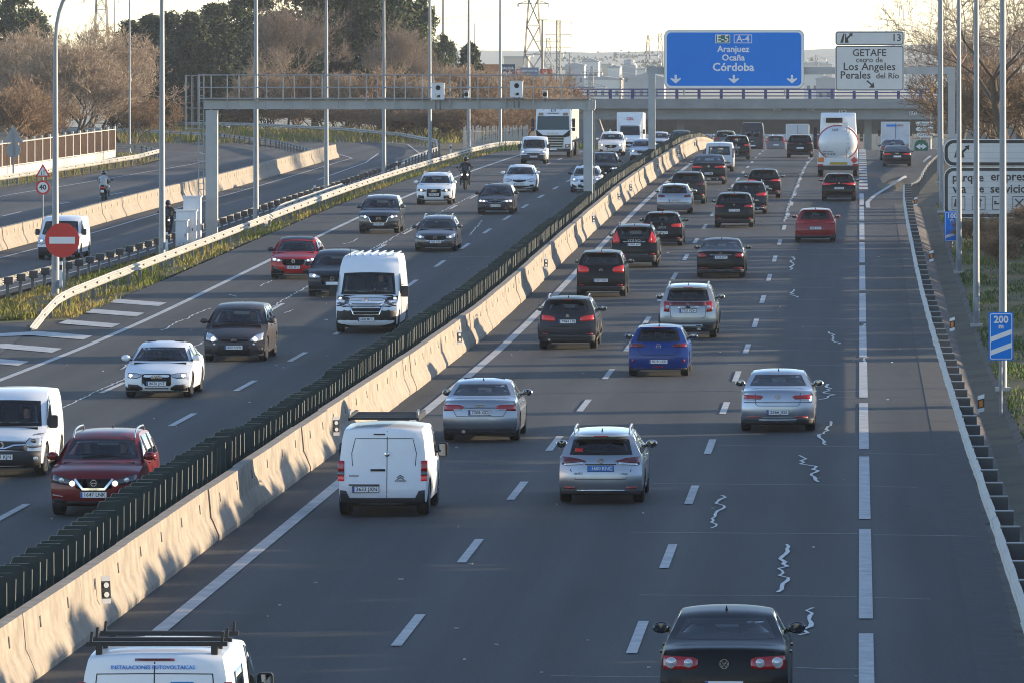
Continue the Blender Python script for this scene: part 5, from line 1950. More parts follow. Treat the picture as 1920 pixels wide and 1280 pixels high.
def wheel_meshes(R, w, dark=False):
    k = (round(R, 3), round(w, 3), dark)
    if k not in wheel_cache:
        t = MB()
        h = w / 2
        t.lathe([(-h, R * .66), (-h, R * .90), (-h * .75, R), (h * .75, R), (h, R * .90), (h, R * .66), (h * .6, R * .62), (-h * .6, R * .62), (-h, R * .66)], 'tyre', 28, 'x')
        r = MB()
        mm = 'rim_dark' if dark else 'rim'
        r.lathe([(h * .55, R * .67), (h * .9, R * .66), (h * .9, R * .60), (h * .3, R * .58)], mm, 24, 'x')
        r.lathe([(h * .25, R * .6), (h * .25, .001)], 'plastic_black', 24, 'x')
        for i in range(5):
            a = 2 * PI * i / 5
            p = (h * .78, math.cos(a) * R * .12, math.sin(a) * R * .12)
            q = (h * .78, math.cos(a) * R * .62, math.sin(a) * R * .62)
            r.bar(p, q, R * .085, mm, 4, r2=R * .10)
        r.lathe([(h * .7, R * .15), (h * .86, R * .13), (h * .88, .001)], mm, 12, 'x')
        wheel_cache[k] = (t.mesh('tyre', True), r.mesh('rim', True))
    return wheel_cache[k]


seat_cache = {}


def seat_mesh():
    if 'f' not in seat_cache:
        b = MB()
        b.box((0, 0, .18), (.5, .5, .2), 'seat_cloth')
        b.box((0, -.24, .52), (.48, .14, .62), 'seat_cloth', rx=.2, taper=.86)
        b.box((0, -.33, .93), (.26, .1, .2), 'seat_cloth', rx=.15, taper=.9)
        seat_cache['f'] = b.mesh('seat')
        b = MB()
        b.box((0, 0, .15), (1.25, .45, .2), 'seat_cloth')
        b.box((0, -.22, .45), (1.3, .14, .55), 'seat_cloth', rx=.25)
        for x in (-.42, .42):
            b.box((x, -.30, .79), (.26, .09, .14), 'seat_cloth', taper=.9)
        b.box((0, -.30, .76), (.2, .09, .10), 'seat_cloth', taper=.9)
        seat_cache['r'] = b.mesh('rear_bench')
    return seat_cache['f'], seat_cache['r']


class Shell:
    def __init__(s, L, W_, H, sty, wr):
        st = STY[sty]
        s.L, s.W, s.H, s.st, s.wr = L, W_, H, st, wr
        s.hz, s.hv = np.array(st['hw']).T
        P = np.array(st['prof'], float)
        for _ in range(2):                                # corner cutting keeps the outline taut but rounded
            Q_ = np.empty((2 * len(P) - 2, 2))
            Q_[0::2] = P[:-1] * .80 + P[1:] * .20
            Q_[1::2] = P[:-1] * .20 + P[1:] * .80
            P = np.vstack([P[:1], Q_, P[-1:]])
        P = np.stack([L / 2 - P[:, 0] * L, P[:, 1] * H], 1)
        d = np.r_[0, np.cumsum(np.hypot(*np.diff(P, axis=0).T))]
        n = 96
        u = np.linspace(0, d[-1], n)
        s.y, s.z = np.interp(u, d, P[:, 0]), np.interp(u, d, P[:, 1])
        ty, tz = np.gradient(s.y), np.gradient(s.z)
        ln = np.hypot(ty, tz)
        s.ny, s.nz = tz / ln, -ty / ln
        s.top = int(np.argmax(s.z))
        s.cend = .17 if sty not in ('smallvan', 'bigvan') else .10

    def hw(s, z, y):
        pl = 1 - .055 * np.clip((np.abs(y) / (s.L / 2) - .55) / .45, 0, 1) ** 2
        return s.W / 2 * np.interp(np.asarray(z) / s.H, s.hz, s.hv) * pl

    def c(s, t):
        e = np.where(np.arange(len(s.y)) < s.top, s.cend * 1.15, s.cend * .8)
        return (e * np.abs(s.ny) ** 1.3 + .045 * np.abs(s.nz)) * np.abs(t) ** 3

    def surf(s, end, x, z):
        """y of the front (end=1) or rear (end=-1) skin at (x, z)"""
        y = end * s.L * .46
        for _ in range(2):
            t = min(abs(x) / float(s.hw(z, y)), 1.0)
            cc = s.c(t)
            yc, zc = s.y - s.ny * cc, s.z - s.nz * cc
            if end > 0:
                a, b = zc[:s.top + 1], yc[:s.top + 1]
            else:
                a, b = zc[s.top:][::-1], yc[s.top:][::-1]
            y = float(np.interp(z, np.maximum.accumulate(a + np.arange(len(a)) * 1e-6), b))
        return y

    def body(s, m, cuts):
        T = np.linspace(-1, 1, 31)
        n = len(s.y)
        G = np.empty((n, len(T), 3))
        for j, t in enumerate(T):
            cc = s.c(t)
            y, z = s.y - s.ny * cc, s.z - s.nz * cc
            G[:, j] = np.stack([t * s.hw(z, y), y, z], 1)
        idx = np.arange(n * len(T)).reshape(n, len(T))
        F = np.stack([idx[:-1, :-1], idx[:-1, 1:], idx[1:, 1:], idx[1:, :-1]], -1).reshape(-1, 4)
        V = G.reshape(-1, 3)
        C = V[F].mean(1)
        keep = np.ones(len(F), bool)
        row = F[:, 0] // len(T)
        for end, (zb, zt, xb, xt) in cuts:
            q = (C[:, 2] / s.H - zb) / (zt - zb)
            ok = (q > -.02) & (q < 1.02) & (np.abs(C[:, 0]) < s.W / 2 * (xb + (xt - xb) * q) + .01) & ((row < s.top) if end > 0 else (row >= s.top))
            keep &= ~ok
        F = F[keep]
        E = G[:, -1, 1:]                                   # outline of the flank
        zs = float(E[-1, 1])
        R = s.wr + .055
        und = []
        for ya in (s.L / 2 - s.st['ax'][1] * s.L, s.L / 2 - s.st['ax'][0] * s.L):
            hx = math.sqrt(max(R * R - (s.wr - zs) ** 2, .01))
            a0 = math.atan2(zs - s.wr, -hx)
            a0 = a0 if a0 > 0 else a0 + 2 * PI
            a1 = math.atan2(zs - s.wr, hx)
            for k in range(15):
                a = a0 + (a1 - a0) * k / 14
                und.append((ya + R * math.cos(a), s.wr + R * math.sin(a)))
        loop = np.vstack([E, und])
        sy_ = np.clip(loop[:, 0], -s.L / 2 + .55, s.L / 2 - .75)
        sp = np.stack([sy_, np.full(len(loop), s.H * .53)], 1)
        rs = (0, .06, .15, .3, .55, .8, 1)
        m_ = len(loop)
        Vs, Fs = [V], [F]
        k0 = len(V)
        for sg in (1, -1):
            for r in rs:
                p = loop + (sp - loop) * r
                Vs.append(np.stack([sg * s.hw(p[:, 1], p[:, 0]), p[:, 0], p[:, 1]], 1))
            i = np.arange(m_)
            j = (i + 1) % m_
            for k in range(len(rs) - 1):
                a, b = k0 + k * m_, k0 + (k + 1) * m_
                q = np.stack([a + i, a + j, b + j, b + i], 1)
                Fs.append(q if sg < 0 else q[:, ::-1])
            k0 += m_ * len(rs)
        me = np_mesh('body', np.vstack(Vs), np.vstack(Fs)[:, ::-1], [m], fsize=4, smooth=True)
        try:
            me.set_sharp_from_angle(angle=math.radians(40))
        except Exception:
            pass
        return me

    # fitted pieces -------------------------------------------------------
    def grid_obj(s, name, grid, yf, m, parent, depth=.025, mats=None):
        """grid[i][j] = (x, z); yf(x, z) gives the outer skin; edges turned inwards for thickness"""
        nu, nv = len(grid), len(grid[0])
        V = [yf(*grid[i][j]) for i in range(nu) for j in range(nv)]
        F = [(i * nv + j, (i + 1) * nv + j, (i + 1) * nv + j + 1, i * nv + j + 1) for i in range(nu - 1) for j in range(nv - 1)]
        rim = [i * nv for i in range(nu)] + [(nu - 1) * nv + j for j in range(1, nv)] + [i * nv + nv - 1 for i in range(nu - 2, -1, -1)] + [j for j in range(nv - 2, 0, -1)]
        k = len(V)
        inn = s._inward
        V += [tuple(V[q][a] + inn[a] * depth for a in range(3)) for q in rim]
        r = len(rim)
        F += [(rim[a], k + a, k + (a + 1) % r, rim[(a + 1) % r]) for a in range(r)]
        me = np_mesh(name, V, F, [m], fsize=4, smooth=False)
        return link(name, me, parent)

    def patch(s, name, end, cols, m, parent, lift=.006, n=6, rows=3):
        """cols: (x, zlo, zhi) in metres, from left to right"""
        X = np.array([c[0] for c in cols])
        xs = np.unique(np.concatenate([X, np.linspace(X[0], X[-1], n)]))
        lo, hi = np.interp(xs, X, [c[1] for c in cols]), np.interp(xs, X, [c[2] for c in cols])
        g = [[(xs[i], lo[i] + (hi[i] - lo[i]) * j / rows) for j in range(rows + 1)] for i in range(len(xs))]
        s._inward = (0, -end, 0)
        return s.grid_obj(name, g, lambda x, z: (x, s.surf(end, x, z) + end * lift, z), m, parent)

    def trap(s, name, end, spec, m, parent, lift, inset=0.0, n=9, rows=5, ring=None):
        zb, zt, xb, xt = spec
        zb, zt, xb, xt = zb * s.H, zt * s.H, xb * s.W / 2, xt * s.W / 2
        s._inward = (0, -end, 0)
        ar = .012 * s.H

        def pt(u, v, i):
            z = zb + i + (zt - zb - 2 * i) * v
            x = u * ((xb + (xt - xb) * v) - i)
            return x, z - ar * (u * u) * (v if end > 0 else (.6 * v - .2))
        f = lambda x, z: (x, s.surf(end, x, z) + end * lift, z)
        if ring is None:
            g = [[pt(-1 + 2 * a / n, b / rows, inset) for b in range(rows + 1)] for a in range(n + 1)]
            return s.grid_obj(name, g, f, m, parent, .012)
        per = [(-1 + 2 * a / n, 0) for a in range(n)] + [(1, b / rows) for b in range(rows)] + [(1 - 2 * a / n, 1) for a in range(n)] + [(-1, 1 - b / rows) for b in range(rows)]
        V, F = [], []
        for u, v in per:
            V.append(f(*pt(u, v, 0)))
            V.append(f(*pt(u, v, ring)))
        k = len(per)
        for a in range(k):
            b = (a + 1) % k
            F.append((2 * a, 2 * b, 2 * b + 1, 2 * a + 1))
        return link(name, np_mesh(name, V, F, [m], fsize=4), parent)

    def line(s, name, end, pts, w, m, parent, lift=.004):
        V, F = [], []
        P = []
        for a, b in zip(pts[:-1], pts[1:]):
            n = max(1, int(math.dist(a, b) / .12))
            P += [(a[0] + (b[0] - a[0]) * k / n, a[1] + (b[1] - a[1]) * k / n) for k in range(n)]
        P.append(pts[-1])
        for k, p in enumerate(P):
            a, b = P[max(k - 1, 0)], P[min(k + 1, len(P) - 1)]
            dx, dz = b[0] - a[0], b[1] - a[1]
            l = math.hypot(dx, dz) or 1
            for q in (-1, 1):
                x, z = p[0] - q * dz / l * w / 2, p[1] + q * dx / l * w / 2
                V.append((x, s.surf(end, x, z) + end * lift, z))
            if k:
                F.append((2 * k - 2, 2 * k - 1, 2 * k + 1, 2 * k))
        return link(name, np_mesh(name, V, F, [m], fsize=4), parent)

    def side_patch(s, name, sg, cols, m, parent, lift=.004, rows=3):
        Y = np.array([c[0] for c in cols])
        o = np.argsort(Y)
        ys = np.linspace(Y.min(), Y.max(), 7)
        lo, hi = np.interp(ys, Y[o], np.array([c[1] for c in cols])[o]), np.interp(ys, Y[o], np.array([c[2] for c in cols])[o])
        g = [[(ys[i], lo[i] + (hi[i] - lo[i]) * j / rows) for j in range(rows + 1)] for i in range(7)]
        s._inward = (-sg, 0, 0)
        return s.grid_obj(name, g, lambda y, z: (sg * (float(s.hw(z, y)) + lift), y, z), m, parent, .01)


def strokes(name, s, end, cx, cz, lines, r, m, parent, lift=.015):
    b = MB()
    y0 = s.surf(end, cx, cz) + end * lift
    for ln in lines:
        for p, q in zip(ln[:-1], ln[1:]):
            b.bar((cx + p[0] * -end, y0, cz + p[1]), (cx + q[0] * -end, y0, cz + q[1]), r, m, 4)
    return b.obj(name, parent)


def circ(cx, cz, rx, rz_=None, n=16):
    rz_ = rz_ or rx
    return [(cx + rx * math.cos(2 * PI * k / n), cz + rz_ * math.sin(2 * PI * k / n)) for k in range(n + 1)]


def badge(s, end, kind, z, k, parent, x=0.0, m='chrome'):
    """emblem k metres across"""
    r = k * .05
    h = k / 2
    if kind == 'rings':
        L_ = [circ(q * h * .48, 0, h * .34, n=14) for q in (-1.5, -.5, .5, 1.5)]
    elif kind == 'vw':
        L_ = [circ(0, 0, h), [(-h * .55, h * .75), (-h * .18, -h * .05), (h * 0, h * .25), (h * .18, -h * .05), (h * .55, h * .75)], [(-h * .85, h * .25), (-h * .42, -h * .8), (0, -h * .05), (h * .42, -h * .8), (h * .85, h * .25)]]
    elif kind == 'chevrons':
        L_ = [[(-h, -h * .1), (0, h * .55), (h, -h * .1)], [(-h, -h * .75), (0, -h * .1), (h, -h * .75)]]
        r *= 1.6
    elif kind == 'lozenge':
        L_ = [[(0, h), (h * .62, 0), (0, -h), (-h * .62, 0), (0, h)]]
        r *= 2.6
    elif kind == 'ovals':
        L_ = [circ(0, 0, h, h * .68), circ(0, 0, h * .38, h * .66, 12), circ(0, h * .28, h * .7, h * .34, 12)]
    elif kind == 'bow':
        L_ = [[(-h, h * .22), (h, h * .22)], [(-h, -h * .1), (h, -h * .1)], [(-h * .35, h * .4), (h * .2, h * .4)], [(-h * .35, -h * .3), (h * .3, -h * .3)]]
        r *= 1.8
    elif kind == 'star':
        L_ = [circ(0, 0, h), [(0, 0), (0, h)], [(0, 0), (h * .87, -h * .5)], [(0, 0), (-h * .87, -h * .5)]]
    elif kind == 'roundel':
        L_ = [circ(0, 0, h), circ(0, 0, h * .55), [(-h * .5, 0), (h * .5, 0)], [(0, -h * .5), (0, h * .5)]]
    elif kind == 'bolt':
        L_ = [circ(0, 0, h), [(-h, 0), (h * .1, h * .1), (-h * .1, -h * .1), (h, 0)]]
        r *= 1.3
    elif kind == 'bar_ring':
        L_ = [circ(0, 0, h * .8), [(-h, 0), (h, 0)]]
        r *= 1.5
    elif kind == 'arrow_ring':
        L_ = [circ(0, 0, h), [(-h * .9, -h * .9), (h * .9, h * .9)]]
        r *= 1.3
    elif kind == 'wing_ring':
        L_ = [circ(0, 0, h, h * .8), [(-h * .7, h * .4), (0, -h * .1), (h * .7, h * .4)]]
    elif kind == 'oval':
        L_ = [circ(0, 0, h, h * .42), [(-h * .6, 0), (h * .6, 0)]]
    elif kind == 'slash':
        L_ = [[(h * .6, h * .7), (-h * .6, h * .5), (h * .5, -.0), (-h * .6, -h * .5), (h * .6, -h * .7)]]
        r *= 1.4
    else:
        L_ = [circ(0, 0, h)]
        r *= 1.5
    return strokes('badge', s, end, x, z, L_, max(r, .006), m, parent)


def plate(s, end, z, txt, parent, x=0.0, kind='white', lift=.02, w=.52):
    y = s.surf(end, x, z) + end * lift
    y = max(y, s.surf(end, x, z - .05) + .012) if end > 0 else min(y, s.surf(end, x, z - .05) - .012)
    p = link('number_plate', _plate_mesh(kind, w), parent, (x, y, z), (0, 0, 0 if end < 0 else PI))
    if txt:
        me = text_mesh(txt, 1.0, 'plate_ink' if kind != 'taxi' else 'sign_white', 'CENTER', .008)
        xs = [v.co.x for v in me.vertices]
        k = w * .80 / max(max(xs) - min(xs), 1e-6)
        o = link('plate_text', me, p, (.022, -.012, 0), (PI / 2, 0, 0))
        o.scale = (k, .105, 1)
    return p


_pm = {}


def _plate_mesh(kind, w):
    if (kind, w) not in _pm:
        b = MB()
        b.box((0, 0, 0), (w + .02, .012, .13), 'seal_black')
        b.box((0, -.004, 0), (w, .012, .11), {'white': 'plate_white', 'taxi': 'plate_taxi', 'yellow': 'plate_yellow'}[kind])
        if kind == 'white':
            b.box((-w / 2 + .022, -.006, 0), (.04, .012, .105), 'plate_blue')
        _pm[(kind, w)] = b.mesh('number_plate')
    return _pm[(kind, w)]


_driver = {}


def person_mesh(kind):
    """seated figure as one continuous skin"""
    if kind in _driver:
        return _driver[kind]
    if kind == 'driver':
        J = [((0, 0, .1), .16), ((0, -.05, .32), .165), ((0, -.08, .50), .17), ((0, -.09, .60), .075), ((0, -.07, .68), .085), ((0, -.05, .78), .10), ((0, -.05, .86), .07),
             ((.20, -.06, .53), .07), ((.24, .14, .33), .05), ((.16, .40, .38), .04), ((-.20, -.06, .53), .07), ((-.24, .14, .33), .05), ((-.16, .40, .38), .04)]
        E = [(0, 1), (1, 2), (2, 3), (3, 4), (4, 5), (5, 6), (2, 7), (7, 8), (8, 9), (2, 10), (10, 11), (11, 12)]
    else:
        J = [((0, -.15, .0), .17), ((0, -.10, .25), .17), ((0, .02, .46), .185), ((0, .08, .58), .08), ((0, .11, .66), .09), ((0, .12, .75), .11), ((0, .11, .83), .07),
             ((.23, .03, .48), .075), ((.33, .22, .26), .058), ((.30, .52, .24), .045), ((-.23, .03, .48), .075), ((-.33, .22, .26), .058), ((-.30, .52, .24), .045),
             ((.13, -.1, -.03), .10), ((.24, .30, .02), .085), ((.20, .22, -.36), .062), ((.20, .34, -.44), .05), ((-.13, -.1, -.03), .10), ((-.24, .30, .02), .085), ((-.20, .22, -.36), .062), ((-.20, .34, -.44), .05)]
        E = [(0, 1), (1, 2), (2, 3), (3, 4), (4, 5), (5, 6), (2, 7), (7, 8), (8, 9), (2, 10), (10, 11), (11, 12), (0, 13), (13, 14), (14, 15), (15, 16), (0, 17), (17, 18), (18, 19), (19, 20)]
    me = bpy.data.meshes.new('person')
    me.from_pydata([j[0] for j in J], E, [])
    o = bpy.data.objects.new('person', me)
    COL.objects.link(o)
    md = o.modifiers.new('skin', 'SKIN')
    for i, j in enumerate(J):
        me.skin_vertices[0].data[i].radius = (j[1], j[1])
    me.skin_vertices[0].data[0].use_root = True
    o.modifiers.new('sub', 'SUBSURF').levels = 1
    dg = bpy.context.evaluated_depsgraph_get()
    out = bpy.data.meshes.new_from_object(o.evaluated_get(dg))
    bpy.data.objects.remove(o)
    out.name = 'body'
    out.materials.clear()
    for m in ('cloth_dark', 'skin', 'hair_dark', 'cloth_light'):
        out.materials.append(M[m])
    for p in out.polygons:
        c = p.center
        p.use_smooth = True
        if c.z > .62:
            p.material_index = 2 if (c.z > .82 or c.y < (-.10 if kind == 'driver' else .06)) else 1
        elif kind == 'driver' and c.y > .33:
            p.material_index = 1
    _driver[kind] = out
    return out


def place_on_road(t, x, y, L, ax, heading):
    """rest a vehicle on the road along its wheelbase"""
    a, b = (.5 - ax[0]) * L, (.5 - ax[1]) * L
    ya, yb = (y + a, y + b) if heading > 0 else (y - a, y - b)
    za, zb = gz(x, ya), gz(x, yb)
    pitch = math.atan2(za - zb, a - b)
    t.location = (x, y, za - math.sin(pitch) * a + .004)
    t.rotation_euler = (pitch, 0, 0 if heading > 0 else PI)


def add_wheels(t, s, L, W_, wr, ax, ww=.21, dark=False, extra=()):
    tm, rm = wheel_meshes(wr, ww, dark)
    for f in tuple(ax) + tuple(extra):
        for sg in (1, -1):
            w = bpy.data.objects.new('wheel', None)
            COL.objects.link(w)
            w.parent = t
            w.location = (sg * (W_ / 2 - ww / 2 - .015), L / 2 - f * L, wr)
            w.rotation_euler = (random.uniform(0, 6), 0, 0) if sg > 0 else (random.uniform(0, 6), 0, PI)
            link('tyre', tm, w)
            link('rim', rm, w)


def mirrors(t, s, y, z, m, k=1.0, tall=False):
    for sg in (1, -1):
        x = sg * (float(s.hw(z, y)) + .115 * k)
        b = MB()
        w, h = (.10, .14) if tall else (.125, .085)
        if tall:
            b.prism(rrect(-w * k, w * k, -h * k, h * k, .05), -.06, .05, m)
        else:
            b.ball((0, 0, 0), 1.0, m, (w * k, .085, h * k), 12, 8)
        o = b.obj('door_mirror', t, smooth=not tall, loc=(x, y, z + .045))
        g = MB()
        if tall:
            g.prism(rrect(-w * k * .85, w * k * .85, -h * k * .85, h * k * .85, .04), -.072, -.062, 'mirror_glass')
            g.obj('mirror_glass', o)
        else:
            g.lathe([(-.02, 1), (-.036, .92), (-.038, .0001)], 'mirror_glass', 16, 'y')
            go = g.obj('mirror_glass', o)
            go.scale = (w * k * .84, 1, h * k * .82)
            go.location = (0, -.056, 0)
        a = MB()
        a.bar((-sg * .17 * k, 0, -.055), (-sg * .03, 0, -.04), .022, 'plastic_black')
        a.obj('mirror_arm', o)


def car(name, label, style, dims, col, X, Yend, heading, **k):
    """heading +1 drives away from the camera, -1 comes towards it; Yend is where the near end stands"""
    L, W_, H = dims
    wr = k.get('wr', .325 if style in ('hatch', 'sedan', 'wagon') else .35)
    s = Shell(L, W_, H, style, wr)
    st = STY[style]
    ax = st['ax']
    t = thing(name, label, k.get('cat', 'van' if 'van' in style else 'car'), group=k.get('group', 'vehicles driving away' if heading > 0 else 'oncoming vehicles'))
    place_on_road(t, X, Yend + L / 2, L, ax, heading)
    if k.get('rz'):
        t.rotation_euler.z += k['rz']
    near = -1 if heading > 0 else 1
    pm = paint(col, k.get('rough', .32), k.get('metal', 0.0))
    hwid = W_ / 2
    rw = k.get('rw', st['rw'])
    ws = k.get('ws', st['ws'])
    has_rw = k.get('rear_glass', style not in ('smallvan', 'bigvan'))
    br = .05 if H < 1.75 else .06
    ins = lambda q: (q[0] + br / H, q[1] - br / H, q[2] - br / hwid, q[3] - br / hwid)
    cuts = [(1, ins(ws))] + ([(-1, ins(rw))] if has_rw else [])
    link('body', s.body(pm, cuts), t)
    yz_ = lambda f: L / 2 - f * L
    b = MB()
    zu = .125 * H if H < 1.8 else .2
    b.box((0, 0, (zu + .42 * H) / 2), (W_ * .70, L * .90, .42 * H - zu), 'interior')
    for ya_, yb_ in ((L * .455, yz_(ax[0]) + wr + .12), (yz_(ax[0]) - wr - .12, yz_(ax[1]) + wr + .12), (yz_(ax[1]) - wr - .12, -L * .455)):
        b.box((0, (ya_ + yb_) / 2, zu + .06), (W_ * .90, abs(ya_ - yb_), .12), 'interior')
    b.obj('underbody', t)
    dark = k.get('privacy', False)
    for end, q, ok in ((1, ws, True), (-1, rw, has_rw)):
        if not ok:
            continue
        s.trap('window_seal', end, q, M['seal_black'], t, .008, ring=br + .02)
        g = 'car_glass_dark' if (dark and end < 0) else 'car_glass'
        s.trap('windscreen' if end > 0 else 'rear_window', end, q, M[g], t, .005, inset=br * .8)
    # flank windows follow the roof line
    yz = lambda f: L / 2 - f * L
    zup = lambda f: float(np.interp(yz(f), s.y[::-1], np.maximum(s.z, .0)[::-1]))
    belt = .665 if style not in ('smallvan', 'bigvan') else (.60 if style == 'smallvan' else .50)
    for sg in (1, -1):
        for a, c in st['side']:
            fa = a + .02
            cols = []
            for q in np.linspace(a, c, 5):
                zt_ = min(zup(q) - .085, H * (.925 if style != 'bigvan' else .76))
                zl = belt * H + .03 * (q - .3)
                cols.append((yz(q), zl, max(zt_, zl + .02)))
            s.side_patch('side_window', sg, cols, M['side_glass'], t)
        if k.get('detail', True):
            b = MB()
            for f in [c[0] - .008 for c in st['side'][1:2]] + [st['side'][0][0] + .0, ] + ([st['side'][1][1] + .008] if len(st['side']) > 1 else [.44, .70]):
                V = [(sg * (float(s.hw(z, yz(f))) + .003), yz(f) + d, z) for z in np.linspace(.25 * H, .64 * H, 5) for d in (-.007, .007)]
                b.add(V, [(2 * i, 2 * i + 1, 2 * i + 3, 2 * i + 2) for i in range(4)], 'seam')
            b.obj('door_gap', t)
            for f in ((.47, .70) if len(st['side']) > 1 else (.42,)):
                b = MB()
                b.box((sg * (float(s.hw(.60 * H, yz(f))) + .015), yz(f), .60 * H), (.03, .19, .028), k.get('handle', pm))
                b.obj('door_handle', t)
        # dark arch lips and sill
        b = MB()
        b.box((sg * (float(s.hw(.19 * H, 0)) - .015), (yz(ax[0]) + yz(ax[1])) / 2, .185 * H), (.03, (ax[1] - ax[0]) * L - 2 * wr - .16, .05 * H), 'plastic_black' if k.get('clad') else pm)
        b.obj('sill', t)
        if k.get('clad'):
            for f in ax:
                b = MB()
                pts = [(sg * (float(s.hw(wr + (wr + .07) * math.sin(a), yz(f))) + .006), yz(f) + (wr + .085) * math.cos(a), wr + (wr + .085) * math.sin(a)) for a in np.linspace(-.15, PI + .15, 13)]
                b.tube(pts, .035, 'plastic_black', 4)
                b.obj('arch_trim', t)
    add_wheels(t, s, L, W_, wr, ax, k.get('ww', .24), k.get('dark_rim', False))
    mirrors(t, s, yz(st['side'][0][0] + .03), belt * H + .02, 'plastic_black' if k.get('dark_mirror') else pm, k.get('mk', 1.0), tall='van' in style)
    # seats and whoever sits there
    fs, rs_ = seat_mesh()
    fy = yz(.47 if style not in ('smallvan', 'bigvan') else (.37 if style == 'smallvan' else .28))
    sz = .22 * H if style != 'bigvan' else .33 * H
    for sg in (1, -1):
        link('seat', fs, t, (sg * .37, fy, sz + .08))
    if has_rw and style not in ('smallvan', 'bigvan'):
        link('rear_bench', rs_, t, (0, yz(.70 if style != 'sedan' else .68), sz + .05))
    b = MB()
    b.box((0, yz(st['side'][0][0] + .01), belt * H - .12), (W_ * .78, .5, .16), 'interior')
    sx_ = -.37
    for i in range(12):
        a, c = 2 * PI * i / 12, 2 * PI * (i + 1) / 12
        b.bar((sx_ + .18 * math.cos(a), fy + .42, belt * H - .06 + .16 * math.sin(a)), (sx_ + .18 * math.cos(c), fy + .42, belt * H - .06 + .16 * math.sin(c)), .014, 'plastic_black', 4)
    b.obj('dashboard', t)
    for side_, plab in k.get('people', ()):
        p = thing('person', plab, 'person')
        me = person_mesh('driver')
        link('body', me, p)
        p.location = t.matrix_basis @ Vector((-.37 * side_, fy + .02, sz + .19))
        p.rotation_euler = t.rotation_euler
    # ends ---------------------------------------------------------------
    S_ = lambda cols: [(x * hwid, a * H, c * H) for x, a, c in cols]
    mir = lambda cols: [(-x, a, c) for x, a, c in reversed(cols)]
    r = dict(k.get('rear', {}))
    f = dict(k.get('front', {}))
    det = lambda e: e == near
    # rear
    lamp = r.get('lamp', [(.42, .615, .64), (.6, .565, .665), (.90, .545, .66)])
    parts = r.get('parts') or [('tail_light', r.get('lamp_m', 'tail_red'), lamp)]
    for nm, m, cols in parts:
        for cc in (cols, mir(cols)):
            s.patch(nm, -1, S_(cc), M[m], t, lift=.014 if nm != 'lens' else .019)
    low = r.get('low', .235)
    lm = M[r.get('low_m', 'plastic_grey')]
    s.patch('bumper', -1, S_([(-.93, .15, low + r.get('corner', 0)), (-.80, .145, low + r.get('corner', 0) * .9), (-.72, .145, low), (.72, .145, low), (.80, .145, low + r.get('corner', 0) * .9), (.93, .15, low + r.get('corner', 0))]), lm, t, .012, n=13)
    if near < 0:
        if r.get('plate', .48):
            plate(s, -1, r.get('plate', .48) * H, k.get('plate', ''), t, r.get('plate_x', 0), r.get('plate_kind', 'white'))
        for cols in r.get('refl', ([(.66, low + .01, low + .035), (.86, low + .01, low + .035)],)):
            for cc in (cols, mir(cols)):
                s.patch('reflector', -1, S_(cc), M['tail_red'], t, lift=.016, n=3, rows=1)
        for pts in r.get('gaps', ([(-.80, .655), (-.78, .50), (-.66, .36), (.66, .36), (.78, .50), (.80, .655)],)):
            s.line('lid_gap', -1, [(x * hwid, z * H) for x, z in pts], .014, M['seam'], t)
        if 'crease' in r:
            for z in r['crease']:
                s.line('crease', -1, [(-.9 * hwid, z * H), (.9 * hwid, z * H)], .018, M['seam'], t)
        for x0, x1, z0, z1, m in r.get('trims', ()):
            s.patch('trim', -1, S_([(x0, z0, z1), (x1, z0, z1)]), M[m], t, .016, n=5, rows=1)
        if r.get('badge'):
            badge(s, -1, r['badge'], r.get('badge_z', .60) * H, r.get('badge_k', .11), t, r.get('badge_x', 0), r.get('badge_m', 'chrome'))
        for tx, x, z, w in r.get('texts', ()):
            fit_text(tx, w, r.get('text_m', 'silver_trim'), t, x * hwid, s.surf(-1, x * hwid, z * H) - .012, z * H, .0, name='lettering')
        for x in r.get('exhaust', ()):
            b = MB()
            b.lathe([(-.03, .035), (-.05, .042), (.08, .042)], 'chrome', 12, 'y', (x * hwid, s.surf(-1, x * hwid, .2 * H), .185 * H))
            b.obj('exhaust_pipe', t)
        if has_rw and style in ('hatch', 'suv', 'wagon', 'mpv'):
            b = MB()
            zt_ = rw[1] * H + .05
            y_ = s.surf(-1, 0, zt_)
            b.box((0, y_ - .07, zt_ + .02), (W_ * rw[3] * .98, .24, .035), pm)
            b.obj('spoiler', t)
            b = MB()
            b.box((0, y_ - .195, zt_ + .018), (.3, .012, .022), 'tail_red')
            b.obj('brake_light', t)
            b = MB()
            z_ = rw[0] * H + .03
            b.bar((0, s.surf(-1, 0, z_) - .03, z_), (-.32, s.surf(-1, .3, z_ + .07) - .03, z_ + .07), .011, 'plastic_black')
            b.obj('wiper', t)
    # front
    hl = f.get('lamp', [(.50, .405, .46), (.72, .39, .475), (.90, .40, .49)])
    for cc in (hl, mir(hl)):
        s.patch('headlight', 1, S_(cc), M[f.get('lamp_m', 'lens_clear')], t, .015)
        if near > 0:
            q = S_(cc)
            s.patch('lamp_housing', 1, [(q[0][0] - .014, q[0][1] - .012, q[0][2] + .012)] + [(a, b_ - .014, c_ + .014) for a, b_, c_ in q[1:-1]] + [(q[-1][0] + .014, q[-1][1] - .012, q[-1][2] + .012)], M['seam'], t, .009)
    fl = f.get('low', .17)
    s.patch('front_bumper', 1, S_([(-.93, st['prof'][0][1] + .008, fl), (.93, st['prof'][0][1] + .008, fl)]), M[f.get('low_m', 'plastic_grey')], t, .012, n=9)
